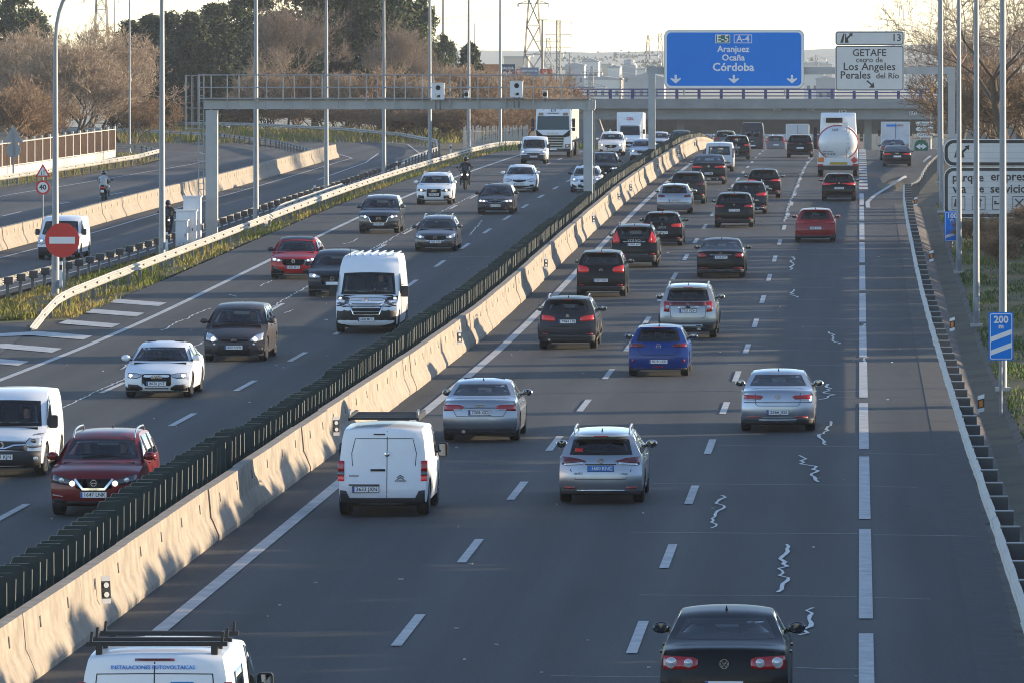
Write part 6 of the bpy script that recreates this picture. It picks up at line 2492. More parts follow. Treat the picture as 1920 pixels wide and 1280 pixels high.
    if near > 0:
        for m, cols in f.get('grille', (('gloss_black', [(-.42, .36, .45), (0, .33, .455), (.42, .36, .45)]), ('plastic_black', [(-.62, .185, .25), (0, .18, .26), (.62, .185, .25)]))):
            s.patch('grille', 1, S_(cols), M[m], t, .012, n=9)
        for x0, x1, z0, z1 in f.get('bars', ()):
            s.patch('grille_bar', 1, S_([(x0, z0, z1), (x1, z0, z1)]), M['silver_trim'], t, .02, n=5, rows=1)
        for pts in f.get('chrome', ()):
            s.line('chrome_strip', 1, [(x * hwid, z * H) for x, z in pts], f.get('chrome_w', .03), M['chrome'], t, .022)
        for x, z, rr, m in f.get('bulbs', ()):
            for sg in (1, -1):
                xx = sg * x * hwid
                b = MB()
                b.lathe([(.0, rr), (.02, rr), (.03, rr * .7), (.032, .0001)], m, 14, 'y', (xx, s.surf(1, xx, z * H) + .012, z * H))
                b.obj('lamp_bulb', t)
        for m, cols in f.get('fogs', (('plastic_black', [(.62, .20, .27), (.86, .20, .285)]),)):
            for cc in (cols, mir(cols)):
                s.patch('fog_surround', 1, S_(cc), M[m], t, .014)
        if f.get('plate', .30):
            plate(s, 1, f.get('plate', .30) * H, k.get('plate', ''), t, f.get('plate_x', 0))
        if f.get('badge'):
            badge(s, 1, f['badge'], f.get('badge_z', .42) * H, f.get('badge_k', .13), t, 0, f.get('badge_m', 'chrome'))
        for tx, x, z, w in f.get('texts', ()):
            o = fit_text(tx, w, 'sign_black', t, x * hwid, s.surf(1, x * hwid, z * H) + .012, z * H, .0)
            o.rotation_euler = (PI / 2, 0, PI)
        for sg in (1, -1):
            b = MB()
            z_ = ws[0] * H + .03
            b.bar((sg * .05 + .3, s.surf(1, .3, z_) + .035, z_), (sg * .25 - .35, s.surf(1, .3, z_ + .06) + .03, z_ + .07), .011, 'plastic_black')
            b.obj('wiper', t)
        s.line('bonnet_gap', 1, [(-.84 * hwid, (ws[0] - .14) * H), (-.80 * hwid, (hl[0][2] + .015) * H), (-.4 * hwid, (hl[0][2] + .012) * H), (.4 * hwid, (hl[0][2] + .012) * H), (.80 * hwid, (hl[0][2] + .015) * H), (.84 * hwid, (ws[0] - .14) * H)], .012, M['seam'], t)
    # roof furniture
    top = lambda f, x=0: float(np.interp(yz(f), s.y[::-1], s.z[::-1])) - .045 * (abs(x) / hwid) ** 2
    if k.get('fin', True):
        b = MB()
        y_ = yz(.80 if style not in ('sedan', 'coupe') else .64)
        z_ = top(.80 if style not in ('sedan', 'coupe') else .64)
        b.add([(-.02, y_ + .1, z_ - .01), (.02, y_ + .1, z_ - .01), (.02, y_ - .05, z_ - .01), (-.02, y_ - .05, z_ - .01), (0, y_ - .05, z_ + .07), (0, y_ - .02, z_ + .07)], [(0, 1, 5), (1, 2, 4, 5), (2, 3, 4), (3, 0, 5, 4)], 'gloss_black')
        b.obj('antenna', t)
    if k.get('rails'):
        for sg in (1, -1):
            b = MB()
            x = sg * float(s.hw(.955 * H, 0)) * .93
            fs_ = np.linspace(.42, .84, 9)
            pts = [(x, yz(q), top(q) - .03 + (.075 if 0 < i < 8 else -.0)) for i, q in enumerate(fs_)]
            b.tube(pts, .02, k['rails'], 6)
            b.obj('roof_rail', t, smooth=True)
    if k.get('roof'):
        # contrasting roof skin laid on the shell
        fs_ = np.linspace(k['roof'][1], k['roof'][2], 9)
        V, F = [], []
        for q in fs_:
            for u in np.linspace(-1, 1, 9):
                V.append((u * float(s.hw(.975 * H, 0)) * .97, yz(q), top(q) - .045 * abs(u) ** 3 + .006))
        F = [(i * 9 + j, (i + 1) * 9 + j, (i + 1) * 9 + j + 1, i * 9 + j + 1) for i in range(8) for j in range(8)]
        link('roof', np_mesh('roof', V, F, [paint(k['roof'][0], .3)], fsize=4, smooth=True), t)
    return t, s

# ------------------------------------------------------------------ the traffic: vehicles driving away (rear view)
BLACK, DARK, SILVER, WHITE = (.006, .006, .007), (.022, .024, .03), (.42, .44, .46), (.74, .75, .76)
RG = 'vehicles driving away'
pers_r = ((1, 'driver seen from behind through the rear window of %s'),)


def xr(u, Y):
    return (u - 1612) * Y / 12500


def away(u, Y, name, label, style, dims, col, **k):
    return car(name, label, style, dims, col, xr(u, Y), Y - .8, 1, **k)


T, s = away(1360, 92.2, 'saloon_car', 'black saloon with round white tail lamps at the bottom of the picture', 'sedan', (4.77, 1.82, 1.47), BLACK,
     rear=dict(parts=[('tail_light', 'tail_red', [(.40, .535, .605), (.48, .515, .625), (.92, .51, .635)])], plate=.37, badge='vw', badge_z=.565, badge_k=.125, low=.2,
               gaps=([(-.62, .66), (-.60, .50), (-.56, .455), (.56, .455), (.60, .50), (.62, .66)],)), people=((1, 'driver in dark clothes in the black saloon at the bottom of the picture'),), plate='')
for x, rr in ((.54, .062), (.80, .078)):
    for sg in (1, -1):
        xx, zz = sg * x * .91, .572 * 1.47
        b = MB()
        b.lathe([(0, rr), (-.02, rr), (-.026, rr * .78), (-.018, rr * .72), (-.03, rr * .4), (-.034, .001)], 'lens_clear', 20, 'y', (xx, s.surf(-1, xx, zz) - .016, zz))
        b.obj('reverse_light', T, smooth=True)
T, s = away(300, 81.8, 'work_van', 'white van with black roof bars and blue photovoltaic lettering at the bottom of the picture', 'smallvan', (4.6, 1.92, 1.93), WHITE, handle=M['plastic_black'], dark_mirror=True, clad=True, fin=False,
            rear=dict(lamp=[(.88, .42, .80), (.98, .40, .80)], plate=.28, low=.2, gaps=([(0, .93), (0, .2)],)))
hwid, H = 1.92 / 2, 1.93
o = fit_text('INSTALACIONES FOTOVOLTAICAS', 1.02, 'sign_blue', T, -.02, s.surf(-1, 0, .895 * H) - .012, .895 * H, .015)
b = MB()
for k in range(6):
    w = .14 + .05 * k if k < 4 else .3 - .06 * (k - 4)
    b.box((.34, s.surf(-1, .34, (.80 - k * .026) * H) - .012, (.80 - k * .026) * H), (w * 2, .008, .022), 'sign_blue')
b.obj('emblem_print', T)
s.trap('panel_press', -1, (.56, .86, .80, .74), M['seam'], T, .004, ring=.012)
s.patch('brake_light', -1, [(-.24, .935 * H, .95 * H), (.24, .935 * H, .95 * H)], M['tail_dark'], T, .012)
for y in (-1.85, -1.25, -.35):
    b = MB()
    b.box((0, y, 1.99), (1.72, .09, .055), 'plastic_black')
    for x in (-.8, .8):
        b.box((x, y, 2.06), (.03, .06, .16), 'plastic_black', ry=.1)
        b.box((x * .88, y, 1.93), (.08, .10, .14), 'plastic_black')
    b.obj('roof_bar', T)
s.side_patch('rear_quarter_window', 1, [(-.3, 1.13, 1.62), (-1.35, 1.15, 1.60)], M['side_glass'], T)

T, s = away(722, 133.2, 'delivery_van', 'white windowless delivery van with a black roof rack near the barrier', 'smallvan', (4.38, 1.81, 1.80), WHITE, handle=M['plastic_black'], dark_mirror=True, fin=False, plate='3633 JXN',
            rear=dict(parts=[('tail_light', 'tail_red', [(.845, .50, .615), (.985, .50, .62)]), ('lens', 'lens_dark', [(.845, .455, .50), (.985, .455, .50)]), ('tail_light', 'tail_lit', [(.845, .395, .455), (.985, .395, .455)])], plate=.305, plate_x=-.33, low=.21, corner=.085,
                      gaps=([(.10, .94), (.10, .21)], [(-.66, .56), (-.68, .70), (-.60, .86), (.66, .86), (.74, .70), (.72, .56)]), badge='chevrons', badge_x=.36, badge_z=.44, badge_k=.13, badge_m='plastic_grey', refl=(), text_m='plastic_grey',
                      texts=(('citroën', .40, .40, .22), ('berlingo', -.62, .455, .20)), trims=((-.26, .06, .503, .527, 'plastic_black'), (-.20, .05, .90, .913, 'plastic_black'), (-.74, -.06, .345, .36, 'plastic_grey'))))
b = MB()
for y in (-1.75, -1.6, -1.3, -1.0, -.6, -.2, .2):
    b.box((0, y, 1.93), (1.36, .09, .05), 'plastic_black')
for x in (-.68, .68):
    b.box((x, -.8, 1.94), (.05, 2.1, .12), 'plastic_black')
b.obj('roof_rack', T)
for x in (-.68, .68):
    b = MB()
    b.box((x, -1.75, 2.03), (.035, .34, .11), 'galvanised', rx=.15)
    b.obj('rack_bracket', T)
b = MB()
b.lathe([(0, .05), (-.02, .05), (-.035, .02)], 'chrome', 14, 'y', (.10 * .905, s.surf(-1, .09, .69 * 1.8) - .005, .69 * 1.8))
b.obj('lock', T)

away(903, 158.5, 'saloon_car', 'silver saloon with angular red tail lights beside the barrier', 'sedan', (4.70, 1.83, 1.43), (.33, .35, .38), metal=.75, plate='7208 GDJ', wr=.33,
     rear=dict(parts=[('tail_light', 'tail_red', [(.40, .575, .59), (.52, .535, .62), (.93, .52, .625)]), ('lens', 'lens_clear', [(.46, .535, .55), (.68, .53, .548)])], plate=.495, low=.245, badge='rings', badge_z=.60, badge_k=.24, badge_m='silver_trim',
               gaps=([(-.68, .68), (-.68, .52), (-.60, .43), (.60, .43), (.68, .52), (.68, .68)],), trims=((-.40, .40, .568, .578, 'seam'),), exhaust=(-.42,), refl=()), people=((1, 'driver in dark clothes in the silver saloon beside the barrier'),))
T, s = away(1129, 136.8, 'taxi_estate', 'silver estate car with roof rails and a blue number plate', 'wagon', (4.6, 1.76, 1.485), (.36, .39, .43), metal=.75, rails='silver_trim', privacy=True, plate='3600 KNC', dark_rim=True,
            rear=dict(parts=[('tail_light', 'tail_dark', [(.34, .585, .60), (.60, .575, .64), (.90, .545, .655)]), ('lens', 'lens_clear', [(.42, .55, .585), (.62, .545, .572), (.86, .53, .56)])], plate=.495, plate_kind='taxi', low=.195, badge='ovals', badge_z=.595, badge_k=.14,
                      gaps=([(-.72, .62), (-.70, .47), (-.58, .345), (.58, .345), (.70, .47), (.72, .62)],), trims=((-.56, .56, .183, .198, 'chrome'), (-.36, .36, .548, .557, 'seam')), refl=([(.60, .215, .24), (.86, .22, .243)],),
                      texts=(('AURIS', -.52, .425, .18), ('HYBRID', .54, .42, .16)), text_m='plastic_grey'))
s.patch('sticker', -1, [(-.53, .72 * 1.485, .765 * 1.485), (-.37, .72 * 1.485, .765 * 1.485)], M['sign_red'], T, .012)
away(1459, 162.6, 'saloon_car', 'bright silver saloon in the near lane with a wide boot lid', 'sedan', (4.77, 1.83, 1.46), (.40, .43, .47), metal=.75, plate='2566 JGS',
     rear=dict(parts=[('tail_light', 'tail_red', [(.385, .59, .60), (.46, .555, .62), (.90, .55, .625)]), ('lens', 'lens_clear', [(.60, .54, .555), (.88, .535, .552)])], plate=.34, low=.235, badge='vw', badge_z=.595, badge_k=.125, crease=(.50,),
               gaps=([(-.60, .66), (-.59, .48), (-.53, .445), (.53, .445), (.59, .48), (.60, .66)],), trims=((-.50, .50, .185, .225, 'silver_trim'), (-.80, .80, .243, .25, 'silver_trim')), refl=([(.42, .25, .27), (.80, .25, .27)],)))
away(1236, 190.5, 'hatchback_car', 'bright blue hatchback in the middle lane', 'hatch', (4.06, 1.745, 1.435), (.003, .034, .19), plate='9019 LXD',
     rear=dict(parts=[('tail_light', 'tail_dark', [(.44, .60, .625), (.56, .58, .655), (.92, .585, .66)]), ('lens', 'tail_red', [(.70, .595, .615), (.90, .60, .625)])], plate=.30, low=.165, badge='bolt', badge_z=.60, badge_k=.13, refl=([(.81, .28, .345), (.86, .28, .345)],),
               gaps=([(-.66, .58), (-.62, .48), (-.52, .43), (.52, .43), (.62, .48), (.66, .58)],), trims=((-.16, .16, .185, .205, 'tail_red'),)))
away(1066, 207.2, 'crossover_car', 'dark grey crossover with roof rails on the inner lane line', 'suv', (4.44, 1.82, 1.60), (.03, .032, .038), plate='7984 LPJ', rails='silver_trim', clad=True,
     rear=dict(parts=[('tail_light', 'tail_lit', [(.43, .545, .60), (.52, .545, .635), (.88, .555, .66)])], plate=.535, low=.275, badge='roundel', badge_z=.64, badge_k=.09, exhaust=(-.62,), gaps=([(-.60, .55), (-.56, .45), (-.50, .43), (.50, .43), (.56, .45), (.60, .55)],),
               trims=((-.6, .6, .44, .447, 'seam'),)))
T, s = away(1291, 214, 'crossover_car', 'silver off-roader with a dark red band under its rear window', 'suv', (4.64, 1.85, 1.72), (.38, .38, .37), metal=.7, plate='7727 FZH', rails='silver_trim', privacy=True, clad=True,
            rear=dict(parts=[('tail_light', 'tail_red', [(.64, .495, .685), (.84, .505, .695)]), ('band', 'tail_dark', [(.0, .615, .685), (.63, .615, .685)])], plate=.52, low=.30, badge='bow', badge_z=.585, badge_k=.15, badge_m='gloss_black', exhaust=(.42, .36), refl=(),
                      gaps=([(-.62, .60), (-.60, .42), (-.54, .385), (.54, .385), (.60, .42), (.62, .60)],), trims=((-.36, .36, .565, .60, 'chrome'), (-.5, .5, .20, .27, 'silver_trim'))))
for x in (-.66, .66):
    b = MB()
    zz = .585 * 1.72
    b.lathe([(0, .065), (-.02, .06), (-.03, .03)], 'lens_clear', 16, 'y', (x * .925 + .05 * (x > 0) - .05 * (x < 0), s.surf(-1, x * .95, zz) - .014, zz))
    b.obj('reverse_light', T)
away(1128, 243, 'people_carrier', 'black people carrier with bulging red tail lights near the barrier', 'mpv', (4.47, 1.83, 1.67), BLACK, plate='3277 GND', privacy=True,
     rear=dict(parts=[('tail_light', 'tail_lit', [(.47, .565, .62), (.55, .54, .66), (.90, .535, .70)])], plate=.37, low=.24, badge='chevrons', badge_z=.60, badge_k=.14, crease=(.31,), gaps=([(-.74, .54), (-.70, .46), (.70, .46), (.74, .54)],)))
away(1190, 267, 'crossover_car', 'black crossover with tall tail lights climbing beside the rear window', 'suv', (4.63, 1.89, 1.71), BLACK, plate='9787 JVF', rails='gloss_black', rw=(.66, .905, .64, .58), clad=True,
     rear=dict(parts=[('tail_light', 'tail_lit', [(.62, .60, .66), (.70, .585, .80), (.74, .59, .885)]), ('tail_light', 'tail_lit', [(.74, .585, .86), (.80, .58, .80), (.90, .585, .70)])], plate=.545, low=.30, texts=(('VOLVO', 0, .635, .52),), trims=((-.48, .48, .60, .612, 'chrome'), (-.6, .6, .315, .325, 'silver_trim'))))
away(1242, 288, 'hatchback_car', 'black hatchback with short red tail lights next to the tall-lamped crossover', 'hatch', (4.28, 1.82, 1.46), BLACK, plate='2843 KCH',
     rear=dict(parts=[('tail_light', 'tail_lit', [(.42, .60, .63), (.56, .56, .66), (.90, .56, .665)])], plate=.40, low=.22, badge='slash', badge_z=.635, badge_k=.12, texts=(('LEON', 0, .55, .35),)))
away(1352, 258, 'saloon_car', 'long black luxury saloon in the middle lane', 'sedan', (5.25, 1.90, 1.49), BLACK, plate='9444 MYY', wr=.35,
     rear=dict(parts=[('tail_light', 'tail_red', [(.58, .565, .60), (.66, .545, .635), (.90, .54, .65)])], plate=.545, low=.235, badge='star', badge_z=.65, badge_k=.08, trims=((-.44, .44, .595, .607, 'chrome'), (-.85, .85, .20, .21, 'chrome')), refl=([(.52, .245, .27), (.86, .25, .275)],),
               gaps=([(-.56, .66), (-.55, .48), (-.48, .445), (.48, .445), (.55, .48), (.56, .66)],)))
away(1377, 309, 'crossover_car', 'black crossover with thin tail lights in the middle lane', 'suv', (4.45, 1.84, 1.62), BLACK, plate='9377 JGX', privacy=True,
     rear=dict(parts=[('tail_light', 'tail_red', [(.50, .60, .63), (.62, .58, .65), (.90, .585, .655)])], plate=.50, low=.25, badge='wing_ring', badge_z=.655, badge_k=.08))
away(1404, 327, 'crossover_car', 'dark slate crossover with raised roof rails and wide red lights', 'suv', (4.36, 1.84, 1.61), (.02, .024, .032), plate='1704 LJZ', rails='silver_trim',
     rear=dict(parts=[('tail_light', 'tail_lit', [(.42, .575, .61), (.55, .56, .65), (.92, .565, .66)])], plate=.47, low=.24, badge='slash', badge_z=.635, badge_k=.1, trims=((-.8, -.3, .20, .215, 'silver_trim'), (.3, .8, .20, .215, 'silver_trim')), exhaust=(.5,)))
away(1432, 353, 'hatchback_car', 'black tall hatchback ahead of the slate crossover', 'hatch', (4.35, 1.82, 1.55), BLACK, plate='4827 LKD', privacy=True,
     rear=dict(parts=[('tail_light', 'tail_lit', [(.40, .59, .615), (.52, .575, .64), (.92, .58, .65)])], plate=.40, low=.24, badge='wing_ring', badge_z=.60, badge_k=.1))
away(1529, 292, 'hatchback_car', 'red hatchback in the near lane', 'hatch', (4.35, 1.80, 1.465), (.26, .012, .016), plate='5086 GNV', privacy=False,
     rear=dict(parts=[('tail_light', 'tail_red', [(.48, .585, .605), (.58, .565, .635), (.90, .56, .645)])], plate=.43, low=.21, badge='ring', badge_z=.63, badge_k=.1))
away(1573, 348, 'hatchback_car', 'black hatchback with wide curved tail lights behind the tanker', 'hatch', (4.36, 1.81, 1.445), BLACK, plate='6895 KJF', privacy=True,
     rear=dict(parts=[('tail_light', 'tail_lit', [(.16, .635, .655), (.40, .615, .645), (.60, .575, .655), (.92, .58, .665)])], plate=.47, low=.2, badge='lozenge', badge_z=.64, badge_k=.11, refl=([(.74, .27, .295), (.88, .275, .30)],)))
away(1265, 328, 'hatchback_car', 'silver rounded hatchback beside the barrier', 'hatch', (4.24, 1.74, 1.45), (.38, .40, .43), metal=.7, plate='7289 FGV',
     rear=dict(parts=[('tail_light', 'tail_dark', [(.54, .57, .61), (.66, .55, .635), (.92, .555, .64)])], plate=.44, low=.13, low_m='plastic_grey', badge='slash', badge_z=.60, badge_k=.1, crease=(.38,)))
away(1290, 343, 'crossover_car', 'dark bronze crossover between the silver hatchback and the coupe-backed crossover', 'suv', (4.48, 1.85, 1.66), (.03, .028, .026), plate='3321 KMB', rails='gloss_black', privacy=True,
     rear=dict(parts=[('tail_light', 'tail_dark', [(.46, .60, .62), (.60, .58, .65), (.92, .585, .66)])], plate=.46, low=.28, badge='oval', badge_z=.64, badge_k=.12))
away(1329, 381, 'coupe_crossover', 'black coupe-backed crossover with a sloping tail near the barrier', 'coupe', (4.85, 2.0, 1.73), (.012, .012, .016), plate='3874 MMC',
     rear=dict(parts=[('tail_light', 'tail_lit', [(.36, .565, .60), (.50, .56, .615), (.92, .555, .625)])], plate=.37, low=.24, badge='star', badge_z=.60, badge_k=.13, trims=((-.8, .8, .215, .228, 'chrome'),), exhaust=(-.5, .5)))
away(1349, 415, 'delivery_van', 'white van with two rear windows near the barrier', 'smallvan', (4.3, 1.83, 1.83), (.50, .53, .56), plate='', rear_glass=True, rw=(.56, .86, .74, .70), fin=False,
     rear=dict(lamp=[(.90, .48, .78), (.99, .48, .80)], lamp_m='tail_dark', plate=.30, low=.2, gaps=([(.0, .93), (.0, .2)],)))
away(1381, 455, 'crossover_car', 'dark family crossover with boxy red lamps ahead of the white van', 'suv', (4.6, 1.84, 1.68), BLACK, plate='8808 KFT',
     rear=dict(parts=[('tail_light', 'tail_lit', [(.60, .575, .62), (.70, .55, .65), (.92, .555, .655)])], plate=.50, low=.26, badge='vw', badge_z=.60, badge_k=.1))
away(1411, 572, 'panel_van', 'tall dark blue van with two small rear windows', 'bigvan', (5.9, 1.99, 2.6), (.022, .026, .04), rear_glass=False, fin=False, dark_mirror=True,
     rear=dict(lamp=[(.90, .32, .52), (.98, .32, .52)], plate=.22, low=.12, gaps=([(0, .93), (0, .15)],), trims=((-.62, -.12, .52, .74, 'side_glass'), (.12, .62, .52, .74, 'side_glass'))))
away(1455, 598, 'crossover_car', 'grey off-roader with upright tail lights far ahead', 'suv', (4.55, 1.80, 1.70), (.12, .13, .14),
     rear=dict(lamp=[(.74, .56, .84), (.86, .56, .80)], lamp_m='tail_lit', plate=.48, low=.26))
away(1500, 463, 'crossover_car', 'black crossover with a pale plate far ahead behind the white box lorry', 'suv', (4.45, 1.84, 1.62), BLACK, privacy=True,
     rear=dict(parts=[('tail_light', 'tail_dark', [(.50, .60, .63), (.62, .58, .65), (.90, .585, .655)])], plate=.42, low=.25, badge='ring', badge_k=.1))
away(1682, 431, 'saloon_car', 'black low saloon on the exit lane', 'coupe', (4.7, 1.86, 1.38), BLACK, plate='', wr=.34,
     rear=dict(parts=[('tail_light', 'tail_lit', [(.42, .58, .60), (.56, .55, .635), (.92, .55, .64)])], plate=.48, low=.235, badge='rings', badge_z=.62, badge_k=.2))
away(1675, 452, 'saloon_car', 'dark blue saloon just ahead of the black one on the exit lane', 'sedan', (4.6, 1.80, 1.44), (.03, .04, .06), rear=dict(plate=.48))
away(1360, 500, 'hatchback_car', 'grey car half hidden ahead of the dark family crossover', 'hatch', (4.3, 1.8, 1.5), (.10, .11, .12))
away(1541, 560, 'saloon_car', 'black saloon glimpsed left of the tanker', 'sedan', (4.6, 1.82, 1.45), BLACK, rear=dict(lamp_m='tail_lit'))
away(1527, 640, 'hatchback_car', 'small silver car far ahead beside the box lorry', 'hatch', (4.2, 1.78, 1.5), SILVER, metal=.6)
away(1472, 735, 'hatchback_car', 'pale hatchback under the overbridge', 'hatch', (4.2, 1.78, 1.5), SILVER, metal=.5)

# ------------------------------------------------------------------ oncoming vehicles (front view)


def onc(u, Y, name, label, style, dims, col, **k):
    return car(name, label, style, dims, col, xr(u, Y), Y - .8, -1, **k)


onc(10, 145.5, 'delivery_van', 'white delivery van with a bare grey bumper, cut by the edge of the frame', 'smallvan', (4.28, 1.83, 1.82), WHITE, plate='4713 KJN', dark_mirror=True, handle=M['plastic_black'], fin=False, people=((1, 'driver in dark clothes in the white delivery van at the frame edge'),),
    front=dict(lamp=[(.60, .375, .42), (.74, .355, .50), (.93, .37, .51)], low=.315, low_m='plastic_grey', grille=(('plastic_grey', [(-.62, .315, .42), (0, .33, .425), (.62, .315, .42)]),), chrome=([(-.60, .395), (-.30, .385), (-.10, .35), (.10, .35), (.30, .385), (.60, .395)],), badge='lozenge', badge_z=.385, badge_k=.19,
               bulbs=((.76, .43, .06, 'lens_dark'), (.82, .225, .05, 'lens_clear')), fogs=(), plate=.245))
onc(184, 133.2, 'crossover_car', 'dark red crossover with a chrome V grille beside the green screen', 'suv', (4.39, 1.81, 1.60), (.14, .010, .012), plate='1647 LNK', rails='silver_trim', people=((1, 'driver in grey clothes in the dark red crossover'), (-1, 'passenger in dark clothes in the dark red crossover')),
    front=dict(lamp=[(.44, .395, .44), (.60, .40, .475), (.92, .43, .52)], lamp_m='lens_dark', bulbs=((.47, .415, .055, 'lamp_lit'), (.72, .455, .05, 'lens_clear')), grille=(('gloss_black', [(-.40, .36, .47), (-.2, .32, .47), (.2, .32, .47), (.40, .36, .47)]),),
               chrome=([(-.42, .47), (-.24, .345), (.24, .345), (.42, .47)],), chrome_w=.045, badge='bar_ring', badge_z=.42, badge_k=.15, plate=.275, low=.19, fogs=(('plastic_black', [(.62, .16, .21), (.90, .17, .22)]), ('silver_trim', [(.68, .245, .255), (.92, .262, .275)]))))
onc(299, 178.8, 'saloon_car', 'white saloon with a large dark grille and two people in front', 'sedan', (4.46, 1.79, 1.42), (.73, .75, .77), plate='8626 JNT', people=((1, 'driver in dark clothes in the white saloon'), (-1, 'passenger in dark clothes in the white saloon')),
    front=dict(lamp=[(.47, .41, .43), (.60, .375, .455), (.86, .385, .46)], bulbs=((.78, .42, .045, 'lamp_lit'),), grille=(('gloss_black', [(-.44, .26, .445), (-.34, .17, .455), (.34, .17, .455), (.44, .26, .445)]),), badge='rings', badge_z=.395, badge_k=.26, plate=.275, low=.115,
               fogs=(('plastic_black', [(.42, .15, .20), (.56, .145, .25), (.86, .155, .26)]),)))
onc(443, 199.3, 'people_carrier', 'dark brown people carrier with bright headlights and two people', 'mpv', (4.77, 1.88, 1.66), (.062, .054, .055), plate='8053 HVW', people=((1, 'driver in dark clothes in the brown people carrier'), (-1, 'passenger in dark clothes in the brown people carrier')),
    front=dict(lamp=[(.52, .375, .41), (.66, .35, .47), (.90, .39, .52)], bulbs=((.66, .40, .07, 'lamp_lit'), (.62, .315, .035, 'lens_clear')), grille=(('gloss_black', [(-.46, .37, .395), (0, .355, .41), (.46, .37, .395)]), ('plastic_black', [(-.62, .14, .17), (-.50, .12, .30), (.50, .12, .30), (.62, .14, .17)])),
               badge='oval', badge_z=.383, badge_k=.16, plate=.26, low=.11, fogs=(('plastic_grey', [(.72, .18, .25), (.90, .19, .26)]),)))
T, s = onc(690, 217.5, 'panel_van', 'large white panel van with chrome grille bars and a black bumper', 'bigvan', (5.55, 2.07, 2.5), (.73, .75, .77), plate='6408 MCC', dark_mirror=True, fin=False, handle=M['plastic_black'], mk=1.25, people=((1, 'driver in a light shirt in the large white panel van'),),
           front=dict(lamp=[(.57, .40, .445), (.70, .375, .455), (.93, .355, .47)], lamp_m='lens_dark', bulbs=((.86, .44, .06, 'lamp_soft'), (.74, .40, .05, 'lens_clear')), low=.36, low_m='plastic_black',
                      grille=(('gloss_black', [(-.60, .40, .44), (-.42, .255, .45), (.42, .255, .45), (.60, .40, .44)]),), bars=((-.56, -.12, .418, .428), (.12, .56, .418, .428), (-.50, .50, .37, .38), (-.46, .46, .325, .335), (-.42, .42, .28, .29)),
                      chrome=([(-.62, .39), (-.54, .375), (-.40, .245), (.40, .245), (.54, .375), (.62, .39)],), chrome_w=.035, badge='lozenge', badge_z=.42, badge_k=.24, plate=.185, fogs=(), texts=()))
for k in range(7):
    b = MB()
    b.box((-.75 + k * .25, -.9, 2.5 - .045 * (abs(-.75 + k * .25) / 1.03) ** 2), (.06, 3.4, .03), paint((.73, .75, .77)))
    b.obj('roof_rib', T)
for y in (1.0, -.1, -1.2, -2.2):
    for sg in (1, -1):
        b = MB()
        V = [(sg * (float(s.hw(z, y)) + .004), y + d, z) for z in np.linspace(.35, 2.2, 7) for d in (-.012, .012)]
        b.add(V, [(2 * i, 2 * i + 1, 2 * i + 3, 2 * i + 2) for i in range(6)], 'seam')
        b.obj('panel_gap', T)
for x, l, m in ((.15, .42, 'sign_white'), (-.62, .2, 'sign_white'), (-.55, .12, 'cabinet_white')):
    b = MB()
    z = 1.30 if m == 'sign_white' else 1.42
    b.box((x, s.surf(1, x, z) - .12, z), (l, .16, .02), m)
    b.obj('paper', T)
b = MB()
b.tube([(.62, 1.45, 2.42), (.62, 1.35, 2.75)], .012, 'plastic_black', 5)
b.obj('antenna', T)
onc(626, 243.5, 'crossover_car', 'dark compact crossover half hidden behind the large white panel van', 'suv', (4.4, 1.84, 1.62), (.03, .035, .045), people=((1, 'driver in pale clothes in the half-hidden compact crossover'),),
    front=dict(lamp=[(.50, .43, .46), (.70, .41, .51), (.92, .43, .52)], bulbs=((.72, .47, .06, 'lamp_soft'),), low=.13, grille=(('gloss_black', [(-.44, .34, .48), (-.40, .28, .49), (.40, .28, .49), (.44, .34, .48)]),), badge='star', badge_z=.40, badge_k=.15))
onc(553, 257, 'crossover_car', 'bright red coupe crossover with bright headlights near the hatched nose', 'coupe', (4.57, 1.82, 1.57), (.42, .014, .016), plate='4897 MCZ', dark_mirror=True, roof=((.01, .01, .011), .42, .70), people=((1, 'driver in dark clothes in the bright red coupe crossover'),),
    front=dict(lamp=[(.48, .45, .47), (.66, .43, .50), (.92, .46, .53)], bulbs=((.80, .485, .05, 'lamp_lit'), (.62, .465, .045, 'lamp_soft')), grille=(('gloss_black', [(-.48, .40, .48), (-.36, .345, .49), (.36, .345, .49), (.48, .40, .48)]),), badge='lozenge', badge_z=.445, badge_k=.19, plate=.30, low=.13,
               fogs=(('plastic_black', [(.40, .15, .22), (.66, .15, .27), (.90, .16, .34)]),), chrome=([(.42, .2), (.86, .3)], [(-.42, .2), (-.86, .3)])))
onc(712, 302, 'crossover_car', 'dark grey crossover with lit headlights on the slow lane line', 'suv', (4.55, 1.84, 1.68), (.08, .08, .085), metal=.5, plate='9380 MPG', people=((1, 'driver in dark clothes in the dark grey crossover on the slow lane line'),),
    front=dict(lamp=[(.48, .43, .45), (.66, .425, .485), (.90, .44, .50)], bulbs=((.66, .45, .055, 'lamp_lit'),), grille=(('gloss_black', [(-.50, .38, .47), (-.38, .31, .475), (.38, .31, .475), (.50, .38, .47)]),), badge='wing_ring', badge_z=.40, badge_k=.18, plate=.255, low=.17, chrome=([(-.5, .45), (-.38, .305), (.38, .305), (.5, .45)],), chrome_w=.03))
onc(818, 282.3, 'hatchback_car', 'dark brown-grey hatchback with a ring badge in the middle lane', 'hatch', (4.37, 1.80, 1.46), (.085, .08, .078), metal=.5, plate='9025 KZR', rails='silver_trim',
    front=dict(lamp=[(.52, .40, .44), (.68, .38, .48), (.92, .42, .54)], bulbs=((.70, .43, .05, 'lamp_soft'),), grille=(('gloss_black', [(-.52, .39, .46), (-.44, .33, .46), (.44, .33, .46), (.52, .39, .46)]),), badge='arrow_ring', badge_z=.40, badge_k=.15, plate=.29, low=.2, chrome=([(-.5, .46), (-.44, .33), (.44, .33), (.5, .46)],), chrome_w=.02))
